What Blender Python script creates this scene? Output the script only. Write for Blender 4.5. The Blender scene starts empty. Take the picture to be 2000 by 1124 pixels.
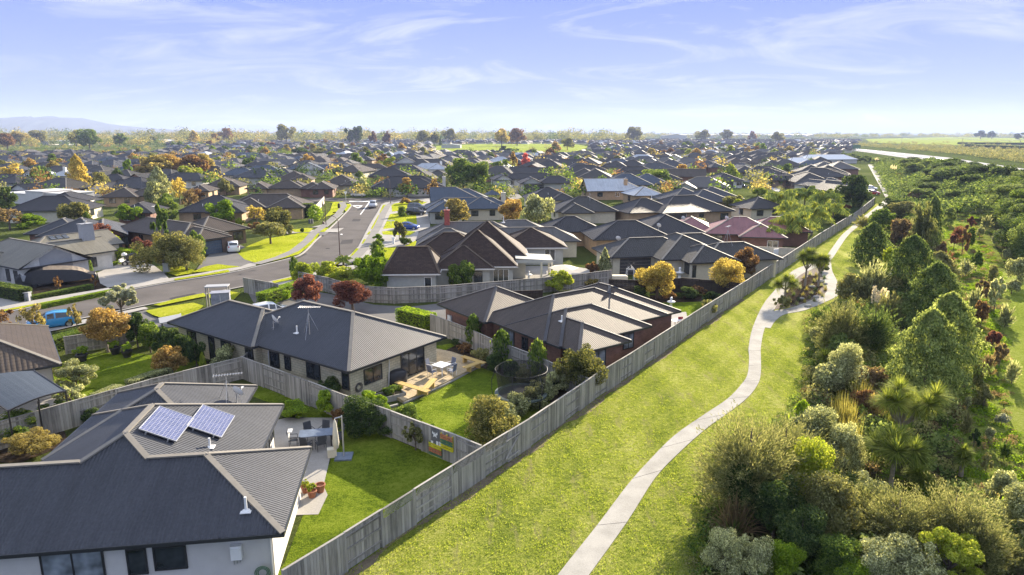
import bpy, bmesh, math, random
import numpy as np
from mathutils import Vector, Matrix
from mathutils.geometry import tessellate_polygon
R = math.radians
sc = bpy.context.scene
COL = sc.collection
random.seed(11)

# ---------------------------------------------------------------- camera
HAZE = 0.000105
F = 1334.0; HY = 260.0; CH = 18.0            # focal length in photo pixels, horizon row, drone height
PITCH = math.atan((562 - HY) / F)
cam = bpy.data.cameras.new('camera'); co = bpy.data.objects.new('camera', cam); COL.objects.link(co)
cam.sensor_width = 36; cam.lens = 36 * F / 2000; cam.clip_start = 0.5; cam.clip_end = 60000
co.location = (0, 0, CH); co.rotation_euler = (R(90) - PITCH, 0, 0)
sc.camera = co
# ---------------------------------------------------------------- sky
SUN_AZ, SUN_EL = R(28.75), R(19.5)
w = bpy.data.worlds.new('World'); sc.world = w; w.use_nodes = True
nt = w.node_tree; nt.nodes.clear(); N = nt.nodes.new; L = nt.links.new
out = N('ShaderNodeOutputWorld'); bg = N('ShaderNodeBackground'); L(bg.outputs[0], out.inputs[0])
sky = N('ShaderNodeTexSky'); sky.sky_type = 'NISHITA'; sky.sun_disc = False
sky.sun_elevation = SUN_EL; sky.sun_rotation = SUN_AZ; sky.altitude = 0
sky.air_density = 1.0; sky.dust_density = 0.15; sky.ozone_density = 2.5
def wmath(op, a, b=None, c=None):
    m = N('ShaderNodeMath'); m.operation = op
    for i, v in enumerate((a, b, c)):
        if v is None: continue
        if isinstance(v, (int, float)): m.inputs[i].default_value = v
        else: L(v, m.inputs[i])
    return m.outputs[0]
tc = N('ShaderNodeTexCoord'); sep = N('ShaderNodeSeparateXYZ'); L(tc.outputs['Generated'], sep.inputs[0])
zz = wmath('MAXIMUM', sep.outputs[2], 0.0)
den = wmath('ADD', zz, 0.17)
cx = wmath('DIVIDE', sep.outputs[0], den); cy = wmath('DIVIDE', sep.outputs[1], den)
cmb = N('ShaderNodeCombineXYZ'); L(cx, cmb.inputs[0]); L(cy, cmb.inputs[1])
mp = N('ShaderNodeMapping'); mp.inputs['Rotation'].default_value = (0, 0, R(24)); mp.inputs['Scale'].default_value = (0.80, 1.35, 1); mp.inputs['Location'].default_value = (3.1, 1.7, 0)
L(cmb.outputs[0], mp.inputs[0])
n1 = N('ShaderNodeTexNoise'); n1.inputs['Scale'].default_value = 1.25; n1.inputs['Detail'].default_value = 10; n1.inputs['Roughness'].default_value = 0.62; n1.inputs['Distortion'].default_value = 1.5
L(mp.outputs[0], n1.inputs['Vector'])
n2 = N('ShaderNodeTexNoise'); n2.inputs['Scale'].default_value = 0.42; n2.inputs['Detail'].default_value = 2
L(cmb.outputs[0], n2.inputs['Vector'])
cr = N('ShaderNodeValToRGB'); cr.color_ramp.elements[0].position = 0.48; cr.color_ramp.elements[1].position = 0.78
L(n1.outputs[0], cr.inputs[0])
cr2 = N('ShaderNodeValToRGB'); cr2.color_ramp.elements[0].position = 0.26; cr2.color_ramp.elements[1].position = 0.50
L(n2.outputs[0], cr2.inputs[0])
cl = wmath('MULTIPLY', cr.outputs[0], cr2.outputs[0]); cl = wmath('MULTIPLY', cl, 0.8)
# the clear sky, paler towards the horizon; unseen overhead part brightened as added fill light
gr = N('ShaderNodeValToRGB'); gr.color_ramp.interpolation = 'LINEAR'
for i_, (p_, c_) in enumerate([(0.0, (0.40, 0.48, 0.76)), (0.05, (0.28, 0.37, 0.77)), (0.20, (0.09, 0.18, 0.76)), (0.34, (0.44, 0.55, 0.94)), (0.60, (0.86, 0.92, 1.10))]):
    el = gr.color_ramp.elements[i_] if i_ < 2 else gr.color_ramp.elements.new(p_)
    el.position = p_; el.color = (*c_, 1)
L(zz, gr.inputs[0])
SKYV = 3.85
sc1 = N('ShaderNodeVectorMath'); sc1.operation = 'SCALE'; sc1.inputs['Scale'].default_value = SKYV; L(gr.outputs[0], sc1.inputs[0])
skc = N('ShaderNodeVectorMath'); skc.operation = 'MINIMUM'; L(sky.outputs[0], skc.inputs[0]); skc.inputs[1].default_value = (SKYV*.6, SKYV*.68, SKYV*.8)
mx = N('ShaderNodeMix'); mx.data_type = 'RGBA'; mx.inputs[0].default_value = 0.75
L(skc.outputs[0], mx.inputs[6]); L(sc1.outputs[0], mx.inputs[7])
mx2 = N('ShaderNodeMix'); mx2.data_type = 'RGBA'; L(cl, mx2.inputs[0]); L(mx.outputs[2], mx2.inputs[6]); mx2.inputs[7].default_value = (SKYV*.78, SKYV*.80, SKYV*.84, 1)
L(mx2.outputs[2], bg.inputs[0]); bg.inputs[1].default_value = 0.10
# ---------------------------------------------------------------- sun
sl = bpy.data.lights.new('sun', 'SUN'); sl.energy = 5.0; sl.angle = R(0.5); sl.color = (1.0, 0.87, 0.68)
so = bpy.data.objects.new('sun', sl); COL.objects.link(so)
SD = Vector((math.sin(SUN_AZ) * math.cos(SUN_EL), math.cos(SUN_AZ) * math.cos(SUN_EL), math.sin(SUN_EL)))
so.rotation_euler = SD.to_track_quat('Z', 'Y').to_euler(); so.location = (0, 0, 60)
vs = sc.view_settings; vs.view_transform = 'Standard'; vs.look = 'None'; vs.exposure = 1.76; vs.gamma = 1; vs.use_curve_mapping = False
sc.render.engine = 'CYCLES'
cy_ = sc.cycles; cy_.max_bounces = 5; cy_.diffuse_bounces = 2; cy_.glossy_bounces = 2; cy_.transmission_bounces = 3; cy_.transparent_max_bounces = 6; cy_.volume_bounces = 0
cy_.use_denoising = True; cy_.sample_clamp_indirect = 4; cy_.use_adaptive_sampling = True; cy_.adaptive_threshold = 0.015

# ---------------------------------------------------------------- helpers
def U(x, y, z=0.0):
    """photo pixel -> world point at height z"""
    dx, dy, dz = x - 1000, F * math.cos(PITCH) - (y - 562) * math.sin(PITCH), -(F * math.sin(PITCH) + (y - 562) * math.cos(PITCH))
    t = (CH - z) / -dz
    return Vector((dx * t, dy * t, z))
def hgt(yb, yt):
    """height of something whose foot is at row yb and top at row yt"""
    d = U(1000, yb).y
    a = math.atan((yt - 562) / F) + PITCH
    return CH - d * math.tan(a)
def wid(y, px):
    """metres spanned by px photo pixels at ground row y"""
    d = U(1000, y).y
    return px / F * (d * math.cos(PITCH) + CH * math.sin(PITCH))
def tag(o, label=None, cat=None, group=None, kind=None):
    if label: o['label'] = label
    if cat: o['category'] = cat
    if group: o['group'] = group
    if kind: o['kind'] = kind
    return o
def empty(name, loc, rz=0.0, label=None, cat=None, group=None, sc_=None):
    o = bpy.data.objects.new(name, None); COL.objects.link(o)
    o.location = loc; o.rotation_euler = (0, 0, rz); o.empty_display_size = 0.2
    if sc_: o.scale = sc_
    return tag(o, label, cat, group)
def inst(name, me, parent=None, mat=None, loc=None, rot=None, scale=None):
    o = bpy.data.objects.new(name, me); COL.objects.link(o)
    if parent is not None: o.parent = parent
    if loc is not None: o.location = loc
    if rot is not None: o.rotation_euler = rot
    if scale is not None: o.scale = scale
    if mat is not None:
        if len(me.materials) == 0: me.materials.append(mat)
        o.material_slots[0].link = 'OBJECT'; o.material_slots[0].material = mat
    return o
RIDGE = [U(1812,336).xy, U(1880,366).xy, U(2000,418).xy, U(2160,505).xy]
def bankz(X, Y):
    best = 1e9; p = Vector((X, Y))
    for a, b in zip(RIDGE[:-1], RIDGE[1:]):
        d = b - a; t = min(1, max(0, (p-a).dot(d)/d.length_squared)); best = min(best, (a + d*t - p).length)
    return max(0.0, 5.2*math.exp(-(best/11.5)**2) - .35)
class MB:
    """collects faces, builds ONE mesh object"""
    def __init__(s): s.v = []; s.f = []; s.m = []; s.uv = []; s.cur = 0
    def face(s, pts, uv=None):
        i = len(s.v); s.v += [tuple(p) for p in pts]; s.f.append(tuple(range(i, i + len(pts)))); s.m.append(s.cur)
        s.uv += list(uv) if uv else [(p[0], p[1]) for p in pts]
    def idx(s, verts, faces):
        for f in faces: s.face([verts[k] for k in f])
    def box(s, c, d, rz=0.0, M=None):
        hx, hy, hz = d[0]/2, d[1]/2, d[2]/2
        P = [Vector((x*hx, y*hy, z*hz)) for z in (-1, 1) for y in (-1, 1) for x in (-1, 1)]
        if M is None: M = Matrix.Rotation(rz, 3, 'Z')
        c = Vector(c); P = [c + M @ p for p in P]
        s.idx(P, [(0,2,3,1),(4,5,7,6),(0,1,5,4),(2,6,7,3),(0,4,6,2),(1,3,7,5)])
        return s
    def bar(s, a, b, wd, ht=None):
        a = Vector(a); b = Vector(b); d = b - a; q = d.to_track_quat('Z', 'Y').to_matrix()
        s.box((a + b)/2, (wd, ht or wd, d.length), M=q); return s
    def tube(s, a, b, r0, r1=None, n=6, cap=True):
        a = Vector(a); b = Vector(b); r1 = r0 if r1 is None else r1
        q = (b - a).to_track_quat('Z', 'Y').to_matrix()
        A = [a + q @ Vector((math.cos(t)*r0, math.sin(t)*r0, 0)) for t in [2*math.pi*k/n for k in range(n)]]
        B = [b + q @ Vector((math.cos(t)*r1, math.sin(t)*r1, 0)) for t in [2*math.pi*k/n for k in range(n)]]
        for k in range(n): s.face([A[k], A[(k+1) % n], B[(k+1) % n], B[k]])
        if cap: s.face(B); s.face(A[::-1])
        return s
    def path(s, pts, r, n=5):
        for a, b in zip(pts[:-1], pts[1:]): s.tube(a, b, r, r, n, cap=True)
        return s
    def lathe(s, prof, c=(0, 0, 0), n=14):
        c = Vector(c)
        rings = [[c + Vector((math.cos(2*math.pi*k/n)*r, math.sin(2*math.pi*k/n)*r, z)) for k in range(n)] for r, z in prof]
        for a, b in zip(rings[:-1], rings[1:]):
            for k in range(n): s.face([a[k], a[(k+1) % n], b[(k+1) % n], b[k]])
        s.face(rings[-1]); s.face(rings[0][::-1]); return s
    def prism(s, poly, z0, z1):
        n = len(poly)
        s.face([(p[0], p[1], z1) for p in poly]); s.face([(p[0], p[1], z0) for p in poly][::-1])
        for k in range(n):
            a, b = poly[k], poly[(k+1) % n]
            s.face([(a[0], a[1], z0), (b[0], b[1], z0), (b[0], b[1], z1), (a[0], a[1], z1)])
        return s
    def mesh(s, name, mats, smooth=False):
        me = bpy.data.meshes.new(name)
        me.from_pydata([tuple(v) for v in s.v], [], s.f)
        for m in (mats if isinstance(mats, (list, tuple)) else [mats]): me.materials.append(m)
        me.polygons.foreach_set('material_index', s.m)
        ul = me.uv_layers.new(name='UVMap'); ul.data.foreach_set('uv', np.array(s.uv, dtype=np.float32).ravel())
        if smooth: me.polygons.foreach_set('use_smooth', [True]*len(s.f))
        me.update(); return me
    def build(s, name, mats, parent=None, smooth=False, loc=None, rz=None):
        if smooth:
            me = s.mesh(name, mats, True)
            bm = bmesh.new(); bm.from_mesh(me); bmesh.ops.remove_doubles(bm, verts=bm.verts, dist=1e-4); bmesh.ops.recalc_face_normals(bm, faces=bm.faces); bm.to_mesh(me); bm.free()
        else: me = s.mesh(name, mats)
        o = inst(name, me, parent)
        if loc is not None: o.location = loc
        if rz is not None: o.rotation_euler = (0, 0, rz)
        return o

# ---------------------------------------------------------------- materials
def newmat(name):
    m = bpy.data.materials.new(name); m.use_nodes = True; t = m.node_tree; t.nodes.clear()
    o = t.nodes.new('ShaderNodeOutputMaterial'); b = t.nodes.new('ShaderNodeBsdfPrincipled'); t.links.new(b.outputs[0], o.inputs[0])
    return m, t, b, o
def ramp(t, fac, stops):
    r = t.nodes.new('ShaderNodeValToRGB'); els = r.color_ramp.elements
    while len(els) < len(stops): els.new(0.5)
    for e_, (p, c) in zip(els, stops): e_.position = p; e_.color = (*c, 1)
    t.links.new(fac, r.inputs[0]); return r.outputs[0]
def noise(t, vec, scale, detail=4, rough=0.55, dist=0.0):
    n = t.nodes.new('ShaderNodeTexNoise'); n.inputs['Scale'].default_value = scale; n.inputs['Detail'].default_value = detail
    n.inputs['Roughness'].default_value = rough; n.inputs['Distortion'].default_value = dist
    if vec is not None: t.links.new(vec, n.inputs['Vector'])
    return n.outputs[0]
def coord(t, which='Object', scale=None):
    c = t.nodes.new('ShaderNodeTexCoord').outputs[which]
    if scale:
        m = t.nodes.new('ShaderNodeMapping'); m.inputs['Scale'].default_value = scale; t.links.new(c, m.inputs[0]); c = m.outputs[0]
    return c
def geopos(t, scale=None, rot=0.0):
    c = t.nodes.new('ShaderNodeNewGeometry').outputs['Position']
    if scale or rot:
        m = t.nodes.new('ShaderNodeMapping'); m.inputs['Scale'].default_value = scale or (1, 1, 1); m.inputs['Rotation'].default_value = (0, 0, rot); t.links.new(c, m.inputs[0]); c = m.outputs[0]
    return c
def mixc(t, fac, a, b, mode='MIX'):
    m = t.nodes.new('ShaderNodeMix'); m.data_type = 'RGBA'; m.blend_type = mode
    if isinstance(fac, (int, float)): m.inputs[0].default_value = fac
    else: t.links.new(fac, m.inputs[0])
    for k, v in ((6, a), (7, b)):
        if isinstance(v, tuple): m.inputs[k].default_value = (*v, 1)
        else: t.links.new(v, m.inputs[k])
    return m.outputs[2]
def mth(t, op, a, b=0.0):
    m = t.nodes.new('ShaderNodeMath'); m.operation = op
    for k, v in ((0, a), (1, b)):
        if isinstance(v, (int, float)): m.inputs[k].default_value = v
        else: t.links.new(v, m.inputs[k])
    return m.outputs[0]
def bump(t, b, h, strength, dist=0.05):
    n = t.nodes.new('ShaderNodeBump'); n.inputs['Strength'].default_value = strength; n.inputs['Distance'].default_value = dist
    t.links.new(h, n.inputs['Height']); t.links.new(n.outputs[0], b.inputs['Normal'])
def plain(name, c, rough=0.6, metal=0.0, spec=0.5, var=0.25, scale=3.0, bs=0.0):
    m, t, b, o = newmat(name)
    n = noise(t, coord(t), scale, 5)
    c2 = tuple(x*(1-var) for x in c); c3 = tuple(min(1, x*(1+var)) for x in c)
    t.links.new(ramp(t, n, [(0.3, c2), (0.5, c), (0.7, c3)]), b.inputs['Base Color'])
    b.inputs['Roughness'].default_value = rough; b.inputs['Metallic'].default_value = metal; b.inputs['Specular IOR Level'].default_value = spec
    if bs: bump(t, b, noise(t, coord(t), scale*6, 3), bs)
    return m
def uvsep(t):
    s = t.nodes.new('ShaderNodeSeparateXYZ'); t.links.new(coord(t, 'UV'), s.inputs[0]); return s.outputs[0], s.outputs[1]
def tri(t, v, period):
    x = mth(t, 'FRACT', mth(t, 'DIVIDE', v, period)); return x
def roofmat(name, c, kind='steel', rough=0.5, var=0.15):
    """kind: steel (fine corrugations), tray (standing seam), tile (profiled concrete tile), shingle"""
    m, t, b, o = newmat(name); u, v = uvsep(t)
    pn = noise(t, geopos(t), 0.35, 4); fn = noise(t, geopos(t), 9, 3)
    base = ramp(t, pn, [(0.3, tuple(x*(1-var) for x in c)), (0.7, tuple(x*(1+var) for x in c))])
    base = mixc(t, 0.35, base, ramp(t, fn, [(0.35, tuple(x*0.6 for x in c)), (0.65, tuple(x*1.35 for x in c))]))
    us = t.nodes.new('ShaderNodeMapping'); us.inputs['Scale'].default_value = (2.2, .22, 1); t.links.new(coord(t, 'UV'), us.inputs[0])
    base = mixc(t, 0.5, base, ramp(t, noise(t, us.outputs[0], 1.0, 6, .7), [(0.30, (0.62,0.62,0.62)), (0.5, (1,1,1)), (0.72, (1.30,1.27,1.22))]), 'MULTIPLY')
    if kind == 'steel':
        s = mth(t, 'SINE', mth(t, 'MULTIPLY', u, 2*math.pi/0.152)); bump(t, b, s, 0.9, 0.02)
    elif kind == 'tray':
        s = mth(t, 'GREATER_THAN', tri(t, u, 0.9), 0.94); bump(t, b, s, 0.8, 0.03)
    elif kind == 'tile':
        s = mth(t, 'ABSOLUTE', mth(t, 'SINE', mth(t, 'MULTIPLY', u, math.pi/0.30)))
        r = tri(t, v, 0.34)
        h = mth(t, 'SUBTRACT', mth(t, 'MULTIPLY', s, 0.55), mth(t, 'MULTIPLY', r, 0.9)); bump(t, b, h, 1.0, 0.055)
        lip = mth(t, 'GREATER_THAN', r, 0.86); base = mixc(t, mth(t, 'MULTIPLY', lip, 0.45), base, tuple(x*0.45 for x in c))
    else:
        br = t.nodes.new('ShaderNodeTexBrick'); t.links.new(coord(t, 'UV'), br.inputs['Vector']); br.inputs['Scale'].default_value = 1
        br.inputs['Brick Width'].default_value = 0.42; br.inputs['Row Height'].default_value = 0.24; br.inputs['Mortar Size'].default_value = 0.018; br.inputs['Bias'].default_value = 0
        br.inputs['Color1'].default_value = (0.7, 0.7, 0.7, 1); br.inputs['Color2'].default_value = (1.25, 1.25, 1.25, 1); br.inputs['Mortar'].default_value = (0.45, 0.45, 0.45, 1)
        base = mixc(t, 0.8, base, br.outputs[0], 'MULTIPLY'); bump(t, b, br.outputs[0], 0.5, 0.03)
    t.links.new(base, b.inputs['Base Color']); b.inputs['Roughness'].default_value = max(rough, .58) if not name.startswith('slate_blue') else (.60 if 'weath' not in name else .67); b.inputs['Specular IOR Level'].default_value = .22 if not name.startswith('slate_blue') else (.27 if 'weath' not in name else .20)
    return m
def brickmat(name, c1, c2, mortar, bw=0.23, bh=0.086, ms=0.01):
    m, t, b, o = newmat(name)
    br = t.nodes.new('ShaderNodeTexBrick'); t.links.new(coord(t, 'UV'), br.inputs['Vector']); br.inputs['Scale'].default_value = 1
    br.inputs['Brick Width'].default_value = bw; br.inputs['Row Height'].default_value = bh; br.inputs['Mortar Size'].default_value = ms; br.inputs['Bias'].default_value = 0
    br.inputs['Color1'].default_value = (*c1, 1); br.inputs['Color2'].default_value = (*c2, 1); br.inputs['Mortar'].default_value = (*mortar, 1)
    n = noise(t, coord(t), 1.2, 4)
    t.links.new(mixc(t, 0.6, br.outputs[0], ramp(t, n, [(0.3, (0.7, 0.7, 0.7)), (0.7, (1.15, 1.12, 1.1))]), 'MULTIPLY'), b.inputs['Base Color'])
    b.inputs['Roughness'].default_value = 0.85; bump(t, b, br.outputs[1], -0.4, 0.01)
    return m
def leafmat(name, c1, c2, c3, trans=0.48):
    m, t, b, o = newmat(name)
    g = t.nodes.new('ShaderNodeNewGeometry'); oi = t.nodes.new('ShaderNodeObjectInfo')
    f = mth(t, 'ADD', mth(t, 'MULTIPLY', g.outputs['Random Per Island'], 0.7), mth(t, 'MULTIPLY', noise(t, coord(t), 2.2, 2), 0.5))
    f = mth(t, 'ADD', f, mth(t, 'MULTIPLY', mth(t, 'SUBTRACT', oi.outputs['Random'], 0.5), 0.25))
    c = ramp(t, f, [(0.22, c1), (0.58, c2), (0.95, c3)])
    hs = t.nodes.new('ShaderNodeHueSaturation'); hs.inputs['Saturation'].default_value = .86 if name.split('_')[0] in ('orange','rust','red','gold','autumn') else 1.0; hs.inputs['Value'].default_value = 2.15 if name.split('_')[0] not in ('gold','orange','red','pink','rust','lime','bright','white','plume','sword') else 1.35; t.links.new(c, hs.inputs['Color']); c = hs.outputs[0]
    t.links.new(c, b.inputs['Base Color']); b.inputs['Roughness'].default_value = 0.9; b.inputs['Specular IOR Level'].default_value = 0.05
    tr = t.nodes.new('ShaderNodeBsdfTranslucent'); t.links.new(mixc(t, 1.0, c, (1.35, 1.25, 0.75), 'MULTIPLY'), tr.inputs[0])
    ms = t.nodes.new('ShaderNodeMixShader'); ms.inputs[0].default_value = trans
    t.links.new(b.outputs[0], ms.inputs[1]); t.links.new(tr.outputs[0], ms.inputs[2]); t.links.new(ms.outputs[0], o.inputs[0])
    return m
def grassmat(name, cols, big=0.25, rot=0.0, brown=None, streak=(1, 1, 1)):
    m, t, b, o = newmat(name)
    n1 = noise(t, geopos(t, streak, rot), big, 6, 0.65); n2 = noise(t, geopos(t), 3.2, 6, 0.7); n3 = noise(t, geopos(t), 11, 6, 0.8)
    f = mth(t, 'ADD', mth(t, 'MULTIPLY', n1, 0.50), mth(t, 'ADD', mth(t, 'MULTIPLY', n2, 0.38), mth(t, 'MULTIPLY', n3, 0.62))); f = mth(t, 'SUBTRACT', f, .14)
    if brown:
        sx = t.nodes.new('ShaderNodeSeparateXYZ'); t.links.new(geopos(t, (1,1,1), R(34)), sx.inputs[0]); wv = mth(t, 'SINE', mth(t, 'ADD', mth(t, 'MULTIPLY', sx.outputs[0], 3.4), mth(t, 'MULTIPLY', n2, 5.0))); f = mth(t, 'ADD', f, mth(t, 'MULTIPLY', wv, .016))
    k = len(cols); c = ramp(t, f, [(0.50 + 0.22*i/(k-1), cc) for i, cc in enumerate(cols)])
    if brown:
        nb = noise(t, geopos(t, streak, rot), 0.55, 7, 0.72); c = mixc(t, ramp(t, nb, [(0.54, (0, 0, 0)), (0.66, (0.85, 0.85, 0.85))]), c, brown)
    t.links.new(c, b.inputs['Base Color']); b.inputs['Roughness'].default_value = 1.0; b.inputs['Specular IOR Level'].default_value = 0.0
    h = mth(t, 'ADD', mth(t, 'MULTIPLY', n3, 1.0), mth(t, 'MULTIPLY', n2, 1.2)); bump(t, b, h, 1.0, 0.22)
    return m
M = {}
M['lawn'] = grassmat('lawn_grass', [(0.12,0.165,0.028),(0.23,0.28,0.045),(0.35,0.38,0.07),(0.50,0.49,0.17)], 0.12, R(34), (0.30,0.28,0.12), (2.2, 0.5, 1))
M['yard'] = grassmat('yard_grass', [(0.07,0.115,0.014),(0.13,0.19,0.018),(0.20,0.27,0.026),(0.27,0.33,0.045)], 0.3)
M['berm'] = grassmat('berm_grass', [(0.24,0.29,0.02),(0.33,0.38,0.025),(0.40,0.43,0.035),(0.46,0.46,0.07)], 0.15)
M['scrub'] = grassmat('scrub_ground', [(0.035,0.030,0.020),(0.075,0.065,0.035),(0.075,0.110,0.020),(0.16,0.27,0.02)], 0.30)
M['bedding'] = plain('bark_bed', (0.045,0.034,0.024), 1.0, 0, 0.0, var=0.6, scale=2.5, bs=0.6)
M['suburb'] = grassmat('suburb_ground', [(0.05,0.06,0.025),(0.075,0.095,0.03),(0.11,0.14,0.035),(0.17,0.17,0.09)], 0.02)
M['strip'] = grassmat('rough_reserve_grass', [(0.07,0.06,0.035),(0.14,0.15,0.045),(0.21,0.27,0.045),(0.30,0.35,0.07)], 0.25)
M['field'] = grassmat('field_grass', [(0.14,0.19,0.03),(0.24,0.30,0.045),(0.31,0.36,0.07),(0.36,0.38,0.12)], 0.05)
def speck(name, c, var=0.25, scale=14, big=0.5, rough=0.95, spec=0.04):
    m, t, b, o = newmat(name)
    n1 = noise(t, geopos(t), big, 5, 0.6); n2 = noise(t, geopos(t), scale, 4, 0.7)
    f = mth(t, 'ADD', mth(t, 'MULTIPLY', n1, 0.55), mth(t, 'MULTIPLY', n2, 0.45))
    t.links.new(ramp(t, f, [(0.32, tuple(x*(1-var) for x in c)), (0.5, c), (0.68, tuple(x*(1+var) for x in c))]), b.inputs['Base Color'])
    b.inputs['Roughness'].default_value = rough; b.inputs['Specular IOR Level'].default_value = spec; bump(t, b, n2, 0.25, 0.02)
    return m
M['soil'] = speck('bare_soil', (0.17,0.14,0.095), 0.45, 9, 1.5)
M['asphalt'] = speck('asphalt', (0.118,0.108,0.102), 0.3, 10, 0.22)
M['footpath'] = speck('footpath_concrete', (0.345,0.33,0.295), 0.28, 16, 0.7)
M['walk'] = speck('walkway_asphalt', (0.23,0.22,0.205), 0.15, 20, 0.3)
M['concrete'] = speck('pale_concrete', (0.33,0.315,0.29), 0.2, 9, 0.4)
M['driveway'] = speck('driveway_aggregate', (0.15,0.145,0.14), 0.2, 14, 0.4)
M['gravel'] = speck('gravel_bed', (0.15,0.12,0.10), 0.4, 6, 0.8)
M['motorway'] = speck('motorway_surface', (0.44,0.43,0.42), 0.12, 2, 0.05, 1.0, 0.0)
M['wpaint'] = plain('white_road_paint', (0.75,0.75,0.72), 0.7, var=0.06)
M['kerb'] = speck('kerb_concrete', (0.34,0.325,0.30), 0.12, 8, 0.6)
M['deck'] = brickmat('deck_boards', (0.42,0.33,0.19), (0.49,0.39,0.24), (0.14,0.10,0.06), 3.0, 0.14, 0.012)
M['r_navy'] = roofmat('slate_blue_steel', (0.052,0.056,0.066), 'steel', 0.42)
M['r_navy2'] = roofmat('slate_blue_weathered_steel', (0.084,0.069,0.058), 'steel', 0.8)
M['r_brown'] = roofmat('brown_shingle', (0.050,0.033,0.026), 'shingle', 0.8)
M['r_tile'] = roofmat('charcoal_tile', (0.045,0.043,0.040), 'tile', 0.5)
M['r_btile'] = roofmat('brown_tile', (0.062,0.048,0.037), 'tile', 0.55)
M['r_tray'] = roofmat('olive_tray_steel', (0.16,0.15,0.12), 'tray', 0.5)
M['r_grey'] = roofmat('mid_grey_steel', (0.11,0.105,0.10), 'steel', 0.5)
M['r_dark'] = roofmat('dark_grey_tile', (0.034,0.033,0.036), 'tile', 0.55)
M['r_light'] = roofmat('pale_grey_steel', (0.42,0.45,0.48), 'tray', 0.45)
M['r_pink'] = roofmat('dusty_red_steel', (0.26,0.125,0.125), 'tray', 0.5)
M['r_blue'] = roofmat('blue_grey_steel', (0.06,0.08,0.11), 'steel', 0.45)
M['cap'] = plain('ridge_flashing', (0.20,0.185,0.16), 0.7, 0, .2, var=0.1)
M['capb'] = plain('brown_ridge_flashing', (0.10,0.075,0.055), 0.7, 0, .2, var=0.1)
M['capd'] = plain('dark_ridge_flashing', (0.07,0.07,0.075), 0.7, 0, .2, var=0.1)
M['gutter'] = plain('dark_gutter', (0.03,0.032,0.036), 0.4, var=0.1)
M['wgutter'] = plain('white_gutter', (0.62,0.61,0.58), 0.4, var=0.05)
M['stucco'] = plain('white_plaster', (0.56,0.54,0.51), 0.85, var=0.06, scale=1.2, bs=0.1)
M['cream_block'] = brickmat('cream_block', (0.52,0.46,0.31), (0.60,0.54,0.38), (0.30,0.27,0.2), 0.39, 0.19, 0.012)
M['red_brick'] = brickmat('red_brick', (0.20,0.085,0.055), (0.28,0.13,0.085), (0.20,0.15,0.12))
M['tan_brick'] = brickmat('tan_brick', (0.40,0.26,0.14), (0.48,0.33,0.19), (0.36,0.30,0.22))
M['brown_brick'] = brickmat('brown_brick', (0.20,0.13,0.09), (0.27,0.18,0.12), (0.2,0.17,0.14))
M['cream'] = plain('cream_wall', (0.60,0.55,0.42), 0.85, var=0.08)
M['greywall'] = plain('grey_green_wall', (0.42,0.42,0.38), 0.85, var=0.08)
M['wbrick'] = brickmat('white_brick', (0.62,0.61,0.58), (0.70,0.69,0.66), (0.5,0.49,0.47))
M['greybrick'] = plain('grey_panel_wall', (0.30,0.31,0.33), 0.85, var=0.05)
M['frame'] = plain('dark_window_frame', (0.03,0.03,0.032), 0.4)
M['wframe'] = plain('white_window_frame', (0.7,0.7,0.68), 0.4)
def glassmat(name, c, rough=0.12):
    m, t, b, o = newmat(name); n = noise(t, coord(t), 1.3, 2)
    t.links.new(ramp(t, n, [(0.35, tuple(x*0.5 for x in c)), (0.65, tuple(x*1.5 for x in c))]), b.inputs['Base Color'])
    b.inputs['Roughness'].default_value = rough; b.inputs['Specular IOR Level'].default_value = 0.9; return m
M['glass'] = glassmat('window_glass', (0.035,0.042,0.05))
M['glassb'] = glassmat('blind_glass', (0.22,0.25,0.28))
M['garage'] = plain('garage_door_dark', (0.06,0.055,0.055), 0.6)
M['wgarage'] = plain('garage_door_white', (0.6,0.6,0.57), 0.6)
M['metal'] = plain('galvanised_metal', (0.5,0.5,0.5), 0.35, 0.7, var=0.1)
M['white'] = plain('white_enamel', (0.75,0.75,0.73), 0.4, var=0.04)
M['black'] = plain('black_plastic', (0.02,0.02,0.022), 0.5, var=0.2)
M['bark'] = plain('tree_bark', (0.13,0.10,0.075), 0.9, var=0.5, scale=6, bs=0.5)
M['pbark'] = plain('pale_bark', (0.26,0.22,0.17), 0.9, var=0.4, scale=6, bs=0.4)
def woodmat(name, c, var=0.45):
    m, t, b, o = newmat(name)
    g = t.nodes.new('ShaderNodeNewGeometry')
    n = noise(t, geopos(t, (14, 14, 1.2)), 1.0, 5, 0.65); n2 = noise(t, geopos(t), 0.6, 3)
    f = mth(t, 'ADD', mth(t, 'MULTIPLY', n, 0.45), mth(t, 'ADD', mth(t, 'MULTIPLY', g.outputs['Random Per Island'], 0.35), mth(t, 'MULTIPLY', n2, 0.3)))
    t.links.new(ramp(t, f, [(0.3, tuple(x*(1-var) for x in c)), (0.55, c), (0.8, tuple(x*(1+var*.7) for x in c))]), b.inputs['Base Color'])
    b.inputs['Roughness'].default_value = 0.85; b.inputs['Specular IOR Level'].default_value = 0.2; return m
M['fence'] = woodmat('weathered_fence_timber', (0.30,0.285,0.255), .6)
M['dfence'] = woodmat('dark_stained_timber', (0.045,0.035,0.032))
M['pine'] = woodmat('fresh_pine_timber', (0.52,0.36,0.13), 0.2)
M['wtimber'] = woodmat('cream_painted_timber', (0.58,0.54,0.44), 0.12)
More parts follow.
